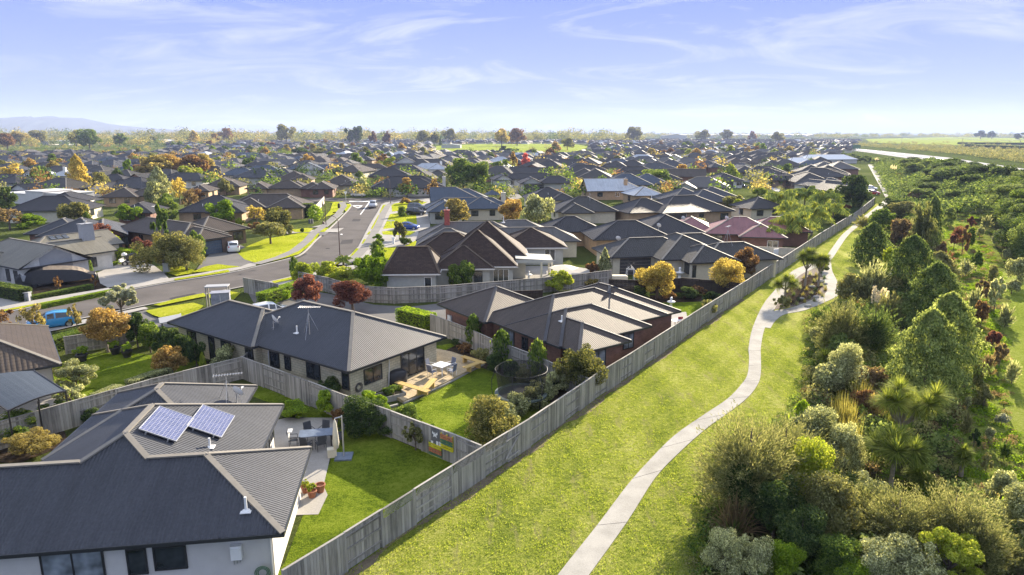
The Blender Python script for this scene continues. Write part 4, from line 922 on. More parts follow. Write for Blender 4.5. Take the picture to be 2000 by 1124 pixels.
for Y, X, px in plots:
    k, ri, wi = fr.randrange(5), fr.choice([0,0,1,1,2,3,4,5,6,7] if fr.random() < .5 else [0,3,3,4,6]), fr.randrange(7)
    hd = fr.choice([0, 0, 90, 180]) + 12 + fr.uniform(-8, 8)
    parts, rb, wb = get_proto(k, ri, wi)
    if cnt < 225:
        side = 'left of the junction' if px < 640 else ('beyond the junction' if px < 900 else ('behind the lane houses' if px < 1180 else 'toward the wide path'))
        band = 'middle rows' if Y < 290 else ('farther rows' if Y < 420 else 'hazy far rows')
        lab = 'small %s-roofed house in the %s %s' % (ROOFS[ri][1], band, side)
        root = empty('house', (X, Y, 0), -R(hd), lab, 'house', 'houses in the ' + band)
        for nm, me in parts:
            if nm == 'ridge_cap' and Y > 330: continue
            inst(nm, me, root)
        cnt += 1
    else:
        Mx = Matrix.Rotation(-R(hd), 3, 'Z')
        for j, src in enumerate((rb, wb)):
            for f_, fc in enumerate(src.f):
                farm[0].cur = {'r_dark':0,'r_tile':0,'r_navy':1,'r_blue':2,'r_btile':3,'r_grey':4,'r_light':5}[ROOFS[ri][0]] if j == 0 else 6 + wi % 3
                farm[0].face([Mx @ Vector(src.v[q]) + Vector((X, Y, 0)) for q in fc])
if farm[0].f:
    tag(farm[0].build('distant_houses', [M[k] for k in ('r_dark','r_navy','r_blue','r_btile','r_grey','r_light','cream','wbrick','tan_brick')]), 'crowded rows of tiny dark roofs towards the horizon', 'houses', None, 'stuff')
print('houses', cnt, len(plots))
# long warehouses on the horizon, glasshouse block
def shed(x0, x1, y, h, dep, label, mat='r_light'):
    a, b_ = U(x0, y), U(x1, y); org = (a.x, a.y); ln = (b_-a).length
    rb, wb = MB(), MB(); n = max(1, int(ln/40))
    root = empty('warehouse', (a.x, a.y, 0), 0, label, 'warehouse')
    for i in range(n):
        x_0, x_1 = ln*i/n, ln*(i+1)/n - .5; m = (x_0+x_1)/2
        for q in ((x_0, m), (m, x_1)):
            z0_, z1_ = (h*.75, h) if q[0] == x_0 else (h, h*.75)
            rb.face([(q[0],0,z0_),(q[1],0,z1_),(q[1],dep,z1_),(q[0],dep,z0_)])
        wb.face([(x_0,.5,0),(x_1,.5,0),(x_1,.5,h*.72),(m,.5,h*.96),(x_0,.5,h*.72)]); wb.face([(x_0,.5,0),(x_0,dep,0),(x_0,dep,h*.72),(x_0,.5,h*.72)]); wb.face([(x_1,.5,0),(x_1,dep,0),(x_1,dep,h*.72),(x_1,.5,h*.72)])
    wb.build('wall', M['greywall'], root); rb.build('roof', M[mat], root)
shed(1298, 1340, 272, 14, 60, 'dark arched shed at the left end of the warehouse row', 'r_grey')
shed(1345, 1500, 270, 13, 200, 'long pale-roofed warehouse on the horizon')
shed(1505, 1600, 269, 12, 200, 'pale-roofed warehouse at the right end of the row')
shed(50, 95, 284, 7, 60, 'low white-roofed shed among trees far left')
shed(115, 135, 284, 7, 60, 'small white-roofed shed among trees far left')
shed(275, 320, 281, 7, 50, 'white long-walled building at the far left tree edge')
shed(862, 900, 290, 5, 20, 'white farmhouse in the open green field')

P = U(30, 398); root = empty('house', (P.x, P.y, 0), R(-22), 'modern house with bright white stepped parapet walls at the left', 'house')
b = MB()
for k, (x0, x1, y0, h) in enumerate([(-4,6,0,2.6),(5.5,12,-.6,3.4),(11.5,19,.2,3.0)]): b.box(((x0+x1)/2, y0+4, h/2), (x1-x0, 8, h))
b.build('wall', M['stucco'], root); b = MB()
for k, (x0, x1, y0, h) in enumerate([(-4,6,0,2.6),(5.5,12,-.6,3.4),(11.5,19,.2,3.0)]): b.box(((x0+x1)/2, y0+4, h+.09), (x1-x0+.3, 8.3, .16))
b.build('parapet_cap', M['wgutter'], root)
# ================================================================ plants
rs = np.random.RandomState(3)
def unit(v): return v/np.maximum(np.linalg.norm(v, axis=-1, keepdims=True), 1e-9)
def leafmesh(name, P, A, B):
    """diamond leaves: centre P, half length vector A, half width vector B"""
    n = len(P); V = np.empty((n, 4, 3)); V[:,0] = P - A; V[:,1] = P + B; V[:,2] = P + A; V[:,3] = P - B
    me = bpy.data.meshes.new(name); me.vertices.add(n*4); me.vertices.foreach_set('co', V.reshape(-1).astype(np.float32))
    me.loops.add(n*4); me.loops.foreach_set('vertex_index', np.arange(n*4, dtype=np.int32))
    me.polygons.add(n); me.polygons.foreach_set('loop_start', np.arange(0, n*4, 4, dtype=np.int32)); me.polygons.foreach_set('loop_total', np.full(n, 4, dtype=np.int32))
    me.update(calc_edges=True); return me
def crown(kind, lod, seed):
    """unit crown: x,y in about -.5..+.5, z 0..1 (z of the whole tree)"""
    r = np.random.RandomState(seed*7 + lod*131 + sum(map(ord, kind)))
    n, ls = {-1: (34000, .0125), 0: (16000, .019), 1: (5200, .036), 2: (1500, .065), 3: (420, .12)}[lod]
    up = np.array([0,0,1.0])
    sparse = kind == 'sparse'
    if sparse: kind = 'open'; n = n//5; ls *= 1.15
    if kind in ('round','dome','low','open','spread'):
        K = {-1: 60, 0: 46, 1: 30, 2: 17, 3: 9}[lod]
        z0 = {'round': .12, 'dome': .0, 'low': .0, 'open': .16, 'spread': .34}[kind]
        cz = (1+z0)/2; hz = (1-z0)/2
        d = unit(r.normal(size=(K,3))); d[:,2] = np.where(d[:,2] < -.75, -d[:,2]*.5, d[:,2])
        rad = r.uniform(.055,.20,K) if kind != 'open' else r.uniform(.05,.13,K)
        C = d*np.array([.5-.14,.5-.14,hz*.84])*r.uniform(.5,1.18,(K,1)) + np.array([0,0,cz])
        C[:,:2] += r.normal(0,.03,(K,2))
        if kind in ('dome','low'): C[:,2] = np.abs(C[:,2]*1.0); 
        k = r.choice(K, n, p=rad**1.6/np.sum(rad**1.6)); u = unit(r.normal(size=(n,3))); rr = rad[k]*(r.uniform(.45,1.1,n)**.6)
        P = C[k] + u*rr[:,None]*np.array([1,1,.95*hz/.4*.9]); O = unit(u + .5*unit(P-np.array([0,0,cz]))); P[:,2] = np.clip(P[:,2], .01, 1.03)
        asp = .55; a = ls
    elif kind in ('cone','column','poplar','egg'):
        z = r.uniform(0,1,n)**(1.15 if kind == 'cone' else .95); zz_ = .06 + .94*z
        if kind == 'cone': R_ = .5*(1-z)**.75*(1-.0*z) + .015
        elif kind == 'egg': R_ = .5*np.clip(1-z**1.9,0,1)**.62*np.clip(z*5+.62,0,1)
        elif kind == 'column': R_ = .5*np.clip(np.sin(np.pi*np.clip(z*.93+.07,0,1))**.45, .1, 1)
        else: R_ = .5*np.clip((1-z)**.6*1.0,0.04,1)*np.clip(z*6+.35,0,1)
        t = r.uniform(0,2*np.pi,n); lump = 1 + .22*np.sin(t*5+z*19+seed) + .16*np.sin(t*3-z*31)
        R_ = R_*lump*r.uniform(.35,1.0,n)**.4
        P = np.stack([np.cos(t)*R_, np.sin(t)*R_, zz_ + r.normal(0,.012,n)], 1); O = unit(np.stack([np.cos(t), np.sin(t), .5+0*t],1)); asp = .5; a = ls
    elif kind in ('spray','weep'):
        K = {-1: 700, 0: 420, 1: 190, 2: 80, 3: 30}[lod]; m = n//K
        t = r.uniform(0,2*np.pi,K); ph = r.uniform(0,1,K)
        base = np.stack([np.cos(t)*.12*ph, np.sin(t)*.12*ph, r.uniform(.03,.45,K)],1)
        el = r.uniform(.25,1.45,K); dr = np.stack([np.cos(t)*np.cos(el), np.sin(t)*np.cos(el), np.sin(el)],1)
        ln = r.uniform(.45,.85,K); s = r.uniform(.25,1,(K,m))
        if kind == 'spray':
            Pt = base[:,None] + dr[:,None]*(ln[:,None,None]*s[...,None])*np.array([.72,.72,.85]); Pt[...,2] -= .08*s**2
            D = dr[:,None] + r.normal(0,.35,(K,m,3)); 
        else:
            Pt = base[:,None]*np.array([1,1,1.2]) + dr[:,None]*(ln[:,None,None]*s[...,None])*np.array([.75,.75,.75]); Pt[...,2] += .12 - .34*s**2*np.abs(np.cos(el))[:,None]
            D = dr[:,None]*.5 + np.array([0,0,-.8]) + r.normal(0,.35,(K,m,3))
        P = (Pt + r.normal(0,.02,(K,m,3))).reshape(-1,3); P[:,2] = np.clip(P[:,2], .02, 1.05); D = unit(D.reshape(-1,3)); n = len(P)
        A = D*ls*1.5; B = unit(np.cross(D, r.normal(size=(n,3))))*ls*.30
        return leafmesh('crown', P, A, B)
    elif kind == 'hedge':                      # unit box 1 x 1 x 1, foot at z 0
        n = int(n*1.0); f = r.randint(0,9,n); P = r.uniform(-.5,.5,(n,3)); P[:,2] += .5
        P[f<=2,2] = 1; P[(f==3)|(f==4),1] = -.5; P[(f==5),1] = .5; P[f==6,0] = .5; P[f==7,0] = -.5; P += r.normal(0,.012,(n,3)); P[:,2] = np.clip(P[:,2],0,1.05)
        O = unit(r.normal(size=(n,3))); asp = .7; a = ls*.8
    nrm = unit(O + r.normal(0,.75,(n,3))); A = unit(np.cross(nrm, r.normal(size=(n,3))))
    B = np.cross(nrm, A); sz = a*r.uniform(.6,1.35,(n,1))
    return leafmesh('crown', P, A*sz, B*sz*asp)
CR = {}
def get_crown(kind, lod, seed):
    k = (kind, lod, seed % 3)
    if k not in CR: CR[k] = crown(kind, lod, seed % 3)
    return CR[k]
def trunk_mesh(kind, seed):
    r = random.Random(seed*3 + len(kind)); m = MB()
    if kind in ('round','open','spread'):
        top = .5; a = Vector((0,0,0)); b_ = Vector((r.uniform(-.02,.02), r.uniform(-.02,.02), .34)); m.tube(a, b_, .035, .024, 7)
        for k in range(7):
            t = 2.4*k + r.uniform(-.3,.3); e = Vector((math.cos(t)*r.uniform(.15,.32), math.sin(t)*r.uniform(.15,.32), r.uniform(.6,.88))); mid = b_.lerp(e, .5) + Vector((0,0,-.03))
            m.tube(b_, mid, .018, .012, 5); m.tube(mid, e, .012, .004, 5)
    else:
        m.tube((0,0,0), (0,0,.85), .03, .006, 6)
        for k in range(6):
            t = 2.4*k; z = .15 + .1*k; m.tube((0,0,z), (math.cos(t)*.3*(1-z), math.sin(t)*.3*(1-z), z+.15), .01, .003, 4)
    return m.mesh('trunk', M['bark'])
TR = {}
TC = [0]
def plant(kind, x, yb, yt, wpx, leaf, label, cat='tree', group=None, name=None, lod=None, trunk=True, bark='bark', world=None, dims=None, rz=None):
    """plant whose foot is at photo row yb and top at row yt; or world=(X,Y), dims=(width, height)"""
    TC[0] += 1; sd = TC[0]; r = random.Random(sd*17)
    if world is None:
        for _ in range(60):              # keep feet clear of the walls
            P = U(x, yb)
            if not inside_house(P.x, P.y, .2): break
            yb += .8
        h = max(.3, hgt(yb, yt)); wd = wid(yb, wpx)
    else: P = Vector((world[0], world[1], 0)); wd, h = dims; wpx = wd*F/max(P.y, 10)
    if lod is None: lod = -1 if wpx > 130 else 0 if wpx > 75 else (1 if wpx > 38 else (2 if wpx > 16 else 3))
    name = name or {'round':'tree','open':'tree','spread':'tree','dome':'shrub','low':'shrub','cone':'conifer','column':'columnar_tree','poplar':'poplar_tree','spray':'shrub','weep':'conifer','egg':'conifer','sparse':'tree','hedge':'hedge'}[kind]
    root = empty(name, (P.x, P.y, bankz(P.x, P.y) if cat == 'bush' else 0), r.uniform(0, 6.28) if rz is None else rz, label, cat, group, (wd, wd, h))
    inst('crown', get_crown(kind, lod, sd), root, LM[leaf])
    if trunk and kind not in ('low', 'hedge'):
        k = ('t' if kind in ('round','open','spread','sparse') else 'c', sd % 3)
        if k not in TR: TR[k] = trunk_mesh('round' if k[0] == 't' else 'cone', sd)
        inst('trunk', TR[k], root, M[bark])
    return root
def hedge(p, q, wd, h, leaf, label, group=None, lod=1):
    a, b_ = U(*p), U(*q); d = b_ - a; L_ = d.length; n = max(1, round(L_/6))
    root = empty('hedge', (a.x, a.y, 0), math.atan2(d.y, d.x), label, 'hedge', group)
    m = MB(); m.box((L_/2, 0, h*.46), (L_-.25, wd-.28, h*.90)); inn = m.build('hedge_core', M['hedgecore'], root)
    pts = []
    for k in range(n):
        o = inst('foliage', get_crown('hedge', lod, k), root, LM[leaf], (L_*(k+.5)/n, 0, 0), None, (L_/n, wd, h))
    return root
M['hedgecore'] = plain('hedge_twigs', (0.03,0.035,0.012), 0.9, var=.5)
# --- swords and fronds
def blades(P0, D, ln, wd, sag, seg=3):
    """arrays of strap leaves -> verts, faces"""
    n = len(P0); V = []; Fc = []
    side = unit(np.cross(D, np.array([0,0,1.0]) + 1e-3))
    for k in range(seg+1):
        s = k/seg; c = P0 + D*(ln*s)[:,None]; c = c - np.array([0,0,1.0])*(sag*ln*s*s)[:,None]
        w_ = (wd*(1-.92*s**1.5))[:,None]*side*.5; V.append(c - w_); V.append(c + w_)
    V = np.stack(V, 1)                                  # n, 2(seg+1), 3
    base = np.arange(n)[:,None]*(2*(seg+1)); 
    F_ = np.concatenate([base + np.array([2*k, 2*k+1, 2*k+3, 2*k+2]) for k in range(seg)], 0)
    return V.reshape(-1,3), F_
def mesh_np(name, V, Fq, mat=None):
    me = bpy.data.meshes.new(name); me.vertices.add(len(V)); me.vertices.foreach_set('co', V.reshape(-1).astype(np.float32))
    n = len(Fq); me.loops.add(n*4); me.loops.foreach_set('vertex_index', Fq.reshape(-1).astype(np.int32)); me.polygons.add(n)
    me.polygons.foreach_set('loop_start', np.arange(0, n*4, 4, dtype=np.int32)); me.polygons.foreach_set('loop_total', np.full(n, 4, dtype=np.int32))
    me.update(calc_edges=True)
    if mat: me.materials.append(mat)
    return me
def sword_head(n, ln, wd, seed, lo=-.35, sag=.18):
    r = np.random.RandomState(seed); t = r.uniform(0,2*np.pi,n); z = r.uniform(lo,1,n); q = np.sqrt(1-np.clip(z,-1,1)**2)
    D = np.stack([np.cos(t)*q, np.sin(t)*q, z],1); return blades(D*.05, D, ln*r.uniform(.75,1.1,n), np.full(n, wd), np.full(n, sag))
def cabbage(x, yb, yt, wpx, label, heads=5, seed=1, leaf='sword', group=None):
    P = U(x, yb); h = hgt(yb, yt); wd = wid(yb, wpx); r = random.Random(seed); hl = min(1.0, wd*.34) if heads > 1 else wd*.5
    root = empty('cabbage_tree', P, r.uniform(0,6), label, 'cabbage tree', group)
    m = MB(); Vs, Fs, off = [], [], 0; fork = Vector((0,0,max(.1, h*.42)))
    m.tube((0,0,0), fork, .14, .10, 8)
    for k in range(heads):
        t = 2*math.pi*k/heads + r.uniform(-.4,.4); rr = (wd*.5-hl*.7)*r.uniform(.5,1.0) if heads > 1 else 0
        if k == 0: rr *= .2
        top = Vector((math.cos(t)*rr, math.sin(t)*rr, (h - hl*.85)*r.uniform(.74,1.0) if k else h - hl*.85))
        mid = fork.lerp(top, .45) + Vector((math.cos(t)*rr*.2, math.sin(t)*rr*.2, 0)); m.tube(fork, mid, .08, .065, 6); m.tube(mid, top, .065, .05, 6)
        V, Fq = sword_head(330, hl, .055, seed*9+k); Vs.append(V + np.array(top)); Fs.append(Fq + off); off += len(V)
        V, Fq = sword_head(60, hl*.8, .05, seed*9+k+50, -1, .5); V = V*np.array([.6,.6,1]) + np.array(top) - np.array([0,0,.1]); Vs.append(V); Fs.append(Fq + off); off += len(V)
    inst('crown', mesh_np('sword_crown', np.concatenate(Vs), np.concatenate(Fs), LM[leaf]), root)
    m.build('trunk', M['pbark'], root); return root
def flax(x, yb, yt, wpx, label, leaf='green', n=140, name='flax', cat='flax', sag=.45, group=None, wdt=.05):
    P = U(x, yb); h = hgt(yb, yt); wd = wid(yb, wpx); r = np.random.RandomState(int(x)); t = r.uniform(0,2*np.pi,n); el = r.uniform(.45,1.5,n)
    D = np.stack([np.cos(t)*np.cos(el), np.sin(t)*np.cos(el), np.sin(el)],1); ln = np.minimum(h/np.maximum(np.sin(el)-.15,.25), wd*.75)*r.uniform(.7,1.1,n)
    V, Fq = blades(np.stack([r.normal(0,.08*wd,n), r.normal(0,.08*wd,n), 0*t],1), D, ln, np.full(n, wdt), np.full(n, sag)*np.cos(el), 4); V[:,2] = np.maximum(V[:,2], .02)
    o = inst(name, mesh_np(name, V, Fq, LM[leaf])); o.location = P; return tag(o, label, cat, group)
def pampas(x, yb, yt, wpx, label):
    P = U(x, yb); h = hgt(yb, yt); wd = wid(yb, wpx); r = random.Random(int(x)); root = empty('pampas_grass', P, 0, label, 'pampas grass')
    n = 260; q = np.random.RandomState(int(x)); t = q.uniform(0,2*np.pi,n); el = q.uniform(.6,1.45,n); D = np.stack([np.cos(t)*np.cos(el), np.sin(t)*np.cos(el), np.sin(el)],1)
    V, Fq = blades(np.zeros((n,3)), D, h*.62*q.uniform(.8,1.1,n), np.full(n,.03), np.full(n,.35), 3); inst('leaves', mesh_np('leaves', V, Fq, LM['olive']), root)
    PP, AA = [], []
    m = MB()
    for k in range(22):
        t = r.uniform(0,6.28); rr = r.uniform(0,.42)*wd; top = Vector((math.cos(t)*rr, math.sin(t)*rr, h*r.uniform(.78,1.0))); m.tube((0,0,.1), top - Vector((0,0,.5)), .012, .008, 4)
        for j in range(70): s = r.random(); PP.append(top + Vector((r.gauss(0,.05), r.gauss(0,.05), -.85*s))); AA.append(Vector((r.gauss(0,.25), r.gauss(0,.25), 1)).normalized()*.10)
    PP, AA = np.array([list(p) for p in PP]), np.array([list(p) for p in AA]); B_ = unit(np.cross(AA, np.random.RandomState(1).normal(size=AA.shape)))*.03
    me = leafmesh('plumes', PP, AA, B_); inst('plume', me, root, LM['plume']); m.build('stem', M['pbark'], root)
def palm_mesh(seed, fronds=26):
    r = np.random.RandomState(seed); Vs, Fs, off = [], [], 0
    for k in range(fronds):
        t = k*2.4 + r.uniform(-.2,.2); el = r.uniform(-.25,1.25); d = np.array([math.cos(t), math.sin(t), 0]); L_ = 1.0*r.uniform(.85,1.1); m = 34
        s = np.linspace(.08,1,m); hz = L_*s*math.cos(el)*(1) + .12*s*s; zz_ = L_*s*math.sin(el) - .55*s*s*L_
        c = d*hz[:,None] + np.array([0,0,1.0])*zz_[:,None]; side = np.array([-math.sin(t), math.cos(t), 0])
        for sg in (-1,1):
            D = unit(side*sg*.9 + d*.45 + np.array([0,0,-.55]) + r.normal(0,.12,(m,3))); ln = .34*np.sin(np.pi*np.clip(s*.85+.12,0,1))*r.uniform(.8,1.1,m)
            V, Fq = blades(c, D, ln, np.full(m,.055), np.full(m,.5), 2); Vs.append(V); Fs.append(Fq+off); off += len(V)
    return mesh_np('palm_fronds', np.concatenate(Vs), np.concatenate(Fs))
PM = [palm_mesh(k) for k in range(3)]
def palm(x, yb, yt, wpx, label, leaf='palm', group='palms behind the long fence'):
    P = U(x, yb); h = hgt(yb, yt); wd = wid(yb, wpx); r = random.Random(int(x*3)); root = empty('palm_tree', P, r.uniform(0,6), label, 'palm tree', group); s = wd*.52
    inst('fronds', PM[int(x) % 3], root, LM[leaf], (0,0,h - s*.45), None, (s,s,s))
    m = MB(); zt = h - s*.45; 
    for k in range(5): m.tube((0,0,zt*k/5), (0,0,zt*(k+1)/5), .22-.02*k, .20-.02*k, 8)
    m.build('trunk', M['pbark'], root)
# ---------------------------------------------------------------- near gardens
g = 'trees in the gardens'
P_ = plant
P_('dome', 955, 872, 780, 112, 'magnolia', 'glossy magnolia tree with brownish leaves inside the fence corner', name='tree')
P_('dome', 1132, 770, 676, 104, 'magnolia', 'glossy magnolia tree behind the trampoline beside the brick house', name='tree')
for i, (x, y, t, wv) in enumerate([(985,832,788,60),(1012,814,770,58),(1038,798,756,58),(1062,783,740,58),(1090,767,726,60),(1118,754,712,58),(1142,742,716,44)]):
    P_('low', x, y, t, wv, 'silver', ['first','second','third','fourth','fifth','sixth','seventh'][i] + ' of the silvery shrubs along the fence beyond the magnolia', 'shrub', 'silver shrubs along the fence')
P_('column', 925, 672, 616, 28, 'green', 'leafy upright shrub at the far end of the boundary fence, nearest the box hedge', 'shrub', 'three upright shrubs by the fence', name='shrub')
P_('column', 980, 712, 646, 36, 'green', 'middle one of three leafy upright shrubs on the boundary fence', 'shrub', 'three upright shrubs by the fence', name='shrub')
P_('column', 1050, 742, 665, 34, 'green', 'upright shrub on the boundary fence closest to the trampoline', 'shrub', 'three upright shrubs by the fence', name='shrub')
for i, (x, y, t, wv, c) in enumerate([(905,690,668,30,'rust'),(940,708,680,34,'olive'),(965,728,690,40,'dark'),(1000,742,702,44,'dark'),(1025,752,715,40,'olive'),(890,676,660,22,'dark'),(1075,768,735,36,'dark')]):
    P_('low', x, y, t, wv, c, ['rusty leaved low shrub under the boundary fence','olive coloured low shrub between the first two upright shrubs','dark shrub just left of the middle upright shrub','dark spreading shrub right of the middle upright shrub','olive low shrub left of the nearest upright shrub','small dark shrub at the far end of the fence bed','dark shrub between trampoline and fence'][i], 'shrub')
P_('low', 718, 812, 766, 62, 'bright', 'bright green leafy shrub by the cream block corner', 'shrub'); P_('low', 745, 815, 775, 48, 'bright', 'lower bright green shrub against the fence top', 'shrub')
P_('low', 792, 838, 790, 62, 'green', 'round green shrub inside the fence near the planter', 'shrub')
P_('low', 766, 778, 752, 36, 'green', 'leafy green vegetables in the raised planter box', 'vegetables', name='vegetable_plants')
P_('low', 838, 850, 828, 34, 'bright', 'small grassy clump at the lawn edge by the fence', 'shrub')
P_('open', 812, 880, 826, 52, 'olive', 'thin young tree in front of the fence beside the coloured pallets', 'tree')
P_('low', 708, 848, 775, 88, 'dark', 'dark creeper mass hanging over the paling fence', 'shrub', name='creeper'); P_('low', 755, 850, 808, 60, 'dark', 'smaller dark creeper clump drooping down the fence', 'shrub', name='creeper')
P_('low', 640, 780, 742, 66, 'dark', 'dark ivy topping the fence beside the cream house', 'shrub', name='creeper')
P_('round', 636, 815, 766, 44, 'hedge', 'clipped round green bush on the shaded side lawn', 'shrub', trunk=False, name='shrub'); P_('low', 575, 815, 785, 62, 'hedge', 'low green bushes beside the roof corner and patio', 'shrub'); P_('low', 662, 822, 795, 30, 'rust', 'small dark red shrub next to the clipped round bush', 'shrub')
hedge((785,630),(842,645), 1.5, 1.5, 'hedge', 'chunky clipped green box hedge beside the shared driveway')
hedge((512,598),(585,572), 1.3, 1.4, 'hedge', 'clipped green hedge along the driveway behind the cream house roof')
P_('round', 600, 600, 540, 60, 'red', 'dark red leaved tree left by the driveway curve', 'tree', 'two purple-red trees'); P_('round', 690, 612, 546, 92, 'red', 'larger dark red leaved tree beside the curved fence', 'tree', 'two purple-red trees')
P_('round', 1090, 572, 528, 56, 'lime', 'thin yellow leaved tree behind the brick house roof', 'tree'); P_('low', 1155, 562, 544, 28, 'autumn', 'small golden shrub at the fence end', 'shrub')
P_('round', 1282, 585, 510, 94, 'gold', 'broad amber-leaved maple in front of the dark fence', 'tree'); P_('round', 1418, 575, 506, 80, 'gold', 'bright golden yellow tree beside the cream house', 'tree')
P_('round', 1452, 545, 486, 50, 'rust', 'bronze leaved tree just behind the bright golden one', 'tree')
P_('poplar', 1180, 540, 487, 30, 'silver', 'slim pale leaved young tree by the cream wall', 'tree', name='tree'); P_('low', 1160, 540, 510, 34, 'rust', 'rusty climbing shrub beside the slim pale tree', 'shrub')
for i, (x, y, t, wv, c) in enumerate([(1385,620,585,36,'olive'),(1395,600,570,40,'dark'),(1345,585,562,44,'dark'),(1250,585,560,40,'dark'),(1305,588,566,30,'rust'),(1365,580,556,34,'rust')]):
    P_('low', x, y, t, wv, c, ['grey-green round shrub against the long fence','dark shrub just above the grey-green round one','dark mounded shrub below the dark fence','dark shrub left of the amber maple','reddish low shrub under the amber maple','reddish shrub under the golden tree'][i], 'shrub')
P_('dome', 885, 560, 520, 34, 'green', 'leafy shrub beside the grey garage door wall', 'shrub'); P_('dome', 905, 560, 512, 46, 'green', 'larger leafy shrub in front of the brown shingle house', 'shrub')
for i, (x, y, t, wv, c) in enumerate([(600,555,512,56,'lime'),(640,560,514,56,'lime'),(672,565,524,50,'lime'),(712,560,500,52,'bright'),(735,575,505,54,'bright'),(745,545,480,36,'bright')]):
    P_('round', x, y, t, wv, c, ['yellow-green bush first from the street bend','yellow-green bush second from the street bend','low yellow-green bush behind the curved fence','bright green bush left of the garage end','large bright green bush touching the garage end','upright bright bush at the driveway'][i], 'shrub', name='shrub', trunk=False)
P_('column', 576, 548, 503, 16, 'green', 'narrow upright palm-like tree at the street bend', 'tree', name='tree')
palm(672, 535, 497, 34, 'small squat palm by the street kerb', 'palm', None)
P_('low', 560, 590, 566, 22, 'bright', 'small lime shrub at the end of the street fence', 'shrub')
# left neighbour garden
P_('round', 212, 688, 603, 100, 'orange', 'young orange and yellow leaved tree on the garden lawn', 'tree', bark='pbark'); P_('open', 240, 625, 556, 72, 'white', 'silvery white leaved tree beside the street', 'tree')
P_('sparse', 70, 660, 592, 52, 'autumn', 'sparse tree in front of the blue hatchback', 'tree'); P_('sparse', 152, 652, 596, 36, 'autumn', 'thin autumn tree between the car and the orange tree', 'tree'); P_('sparse', 0, 650, 600, 60, 'rust', 'bronze branch tips at the left picture edge', 'tree')
P_('round', 335, 735, 680, 64, 'orange', 'small bronze-orange potted tree near the fence', 'tree'); P_('open', 150, 770, 706, 84, 'silver', 'grey-green olive tree beside the pergola', 'tree'); P_('open', 140, 800, 752, 60, 'silver', 'lower grey-green shrub beside the pergola post', 'shrub', name='shrub')
for i, (x, y, t, wv, c) in enumerate([(270,680,615,50,'dark'),(295,690,635,46,'green'),(318,700,640,40,'dark'),(340,706,645,44,'dark'),(362,715,655,44,'dark'),(385,722,662,42,'dark'),(300,660,630,30,'bright')]):
    P_('round', x, y, t, wv, c, ['dark leafy tree right behind the orange one','fine leaved light green tree in the dark row','first clipped ball tree of the dark row','second clipped ball tree of the dark row','third clipped ball tree of the dark row','last ball tree of the dark row beside the cream house','small bright shrub behind the dark row'][i], 'tree', 'dark row of small trees beside the cream house')
P_('dome', 440, 725, 675, 46, 'silver', 'dark shrub speckled with pale leaves beside the cream wall', 'shrub'); P_('poplar', 398, 728, 690, 16, 'lime', 'tiny pale conifer by the fence', 'shrub', name='shrub'); P_('dome', 428, 742, 712, 40, 'rust', 'brownish shrub under the speckled one', 'shrub')
hedge((88,690),(180,664), 1.4, 1.15, 'green', 'dark green boundary hedge behind the blue car'); P_('low', 50, 700, 660, 60, 'olive', 'loose green shrub at the hedge end by the tiled roof', 'shrub')
hedge((255,767),(330,740), .9, .9, 'silver', 'low pale leaved hedge along the neighbour fence'); hedge((190,795),(235,775), .9, .9, 'silver', 'short pale hedge piece by the fence')
P_('dome', 38, 862, 806, 82, 'green', 'feathery bright green bush in the lower left garden', 'shrub'); P_('dome', 62, 890, 840, 90, 'autumn', 'yellowish mounded shrub below the feathery bush', 'shrub'); P_('low', 110, 812, 785, 50, 'green', 'low leafy plants beneath the pergola edge', 'shrub'); P_('low', 180, 830, 798, 40, 'dark', 'creeper on the lower left fence', 'shrub', name='creeper')
# top-left corner property
hedge((52,590),(178,565), .8, .6, 'green', 'inner low clipped hedge line by the street'); hedge((85,603),(238,571), .7, .55, 'hedge', 'outer low clipped hedge line nearest the street')
hedge((-20,575),(52,590), 1.4, 1.5, 'dark', 'tall dark hedge beside the lower left driveway'); hedge((178,500),(262,512), 1.4, 1.7, 'hedge', 'tall bright clipped hedge behind the small formal garden')
hedge((178,505),(215,524), .6, .5, 'hedge', 'bright low box edging of the formal garden'); hedge((215,522),(245,513), .6, .5, 'hedge', 'second low box edging beside the motorbike trailer')
P_('round', 210, 498, 455, 50, 'lime', 'yellow-green round bush beside the white walled house', 'shrub', name='shrub', trunk=False); P_('round', 203, 478, 440, 48, 'red', 'domed dark red shrub behind the yellow-green bush', 'shrub', name='shrub', trunk=False); P_('round', 280, 505, 465, 44, 'red', 'dark red shrub behind the large leafy trees', 'shrub', name='shrub', trunk=False)
P_('dome', 322, 532, 455, 104, 'magnolia', 'large brown-green magnolia by the driveway', 'tree', name='tree'); P_('dome', 365, 530, 462, 84, 'olive', 'large olive-green tree right beside the magnolia', 'tree', name='tree'); P_('open', 318, 470, 405, 34, 'green', 'slender light green tree in front of the brown tiled roof', 'tree')
P_('poplar', 178, 528, 508, 10, 'green', 'tiny green cone shrub at the white house corner', 'shrub', name='shrub'); P_('sparse', 115, 572, 540, 20, 'rust', 'bare twiggy sapling in the low hedge bed', 'tree'); P_('sparse', 185, 565, 538, 14, 'rust', 'thin twiggy sapling right in the low hedge bed', 'tree')
P_('column', 382, 497, 452, 20, 'green', 'upright shrub right of the brown house garage', 'shrub', name='shrub', trunk=False); P_('column', 394, 492, 460, 18, 'green', 'second upright shrub by the brown house window', 'shrub', name='shrub', trunk=False)
P_('spread', 529, 478, 434, 66, 'olive', 'umbrella shaped grey-green tree on the yellow-green front lawn', 'tree'); P_('dome', 545, 452, 402, 58, 'magnolia', 'dark magnolia behind the umbrella shaped tree', 'tree', name='tree'); P_('sparse', 502, 440, 398, 50, 'gold', 'half bare tree with bright yellow leaves', 'tree'); P_('round', 433, 436, 392, 56, 'bright', 'dense bright green tree before the dark tiled roof', 'tree')
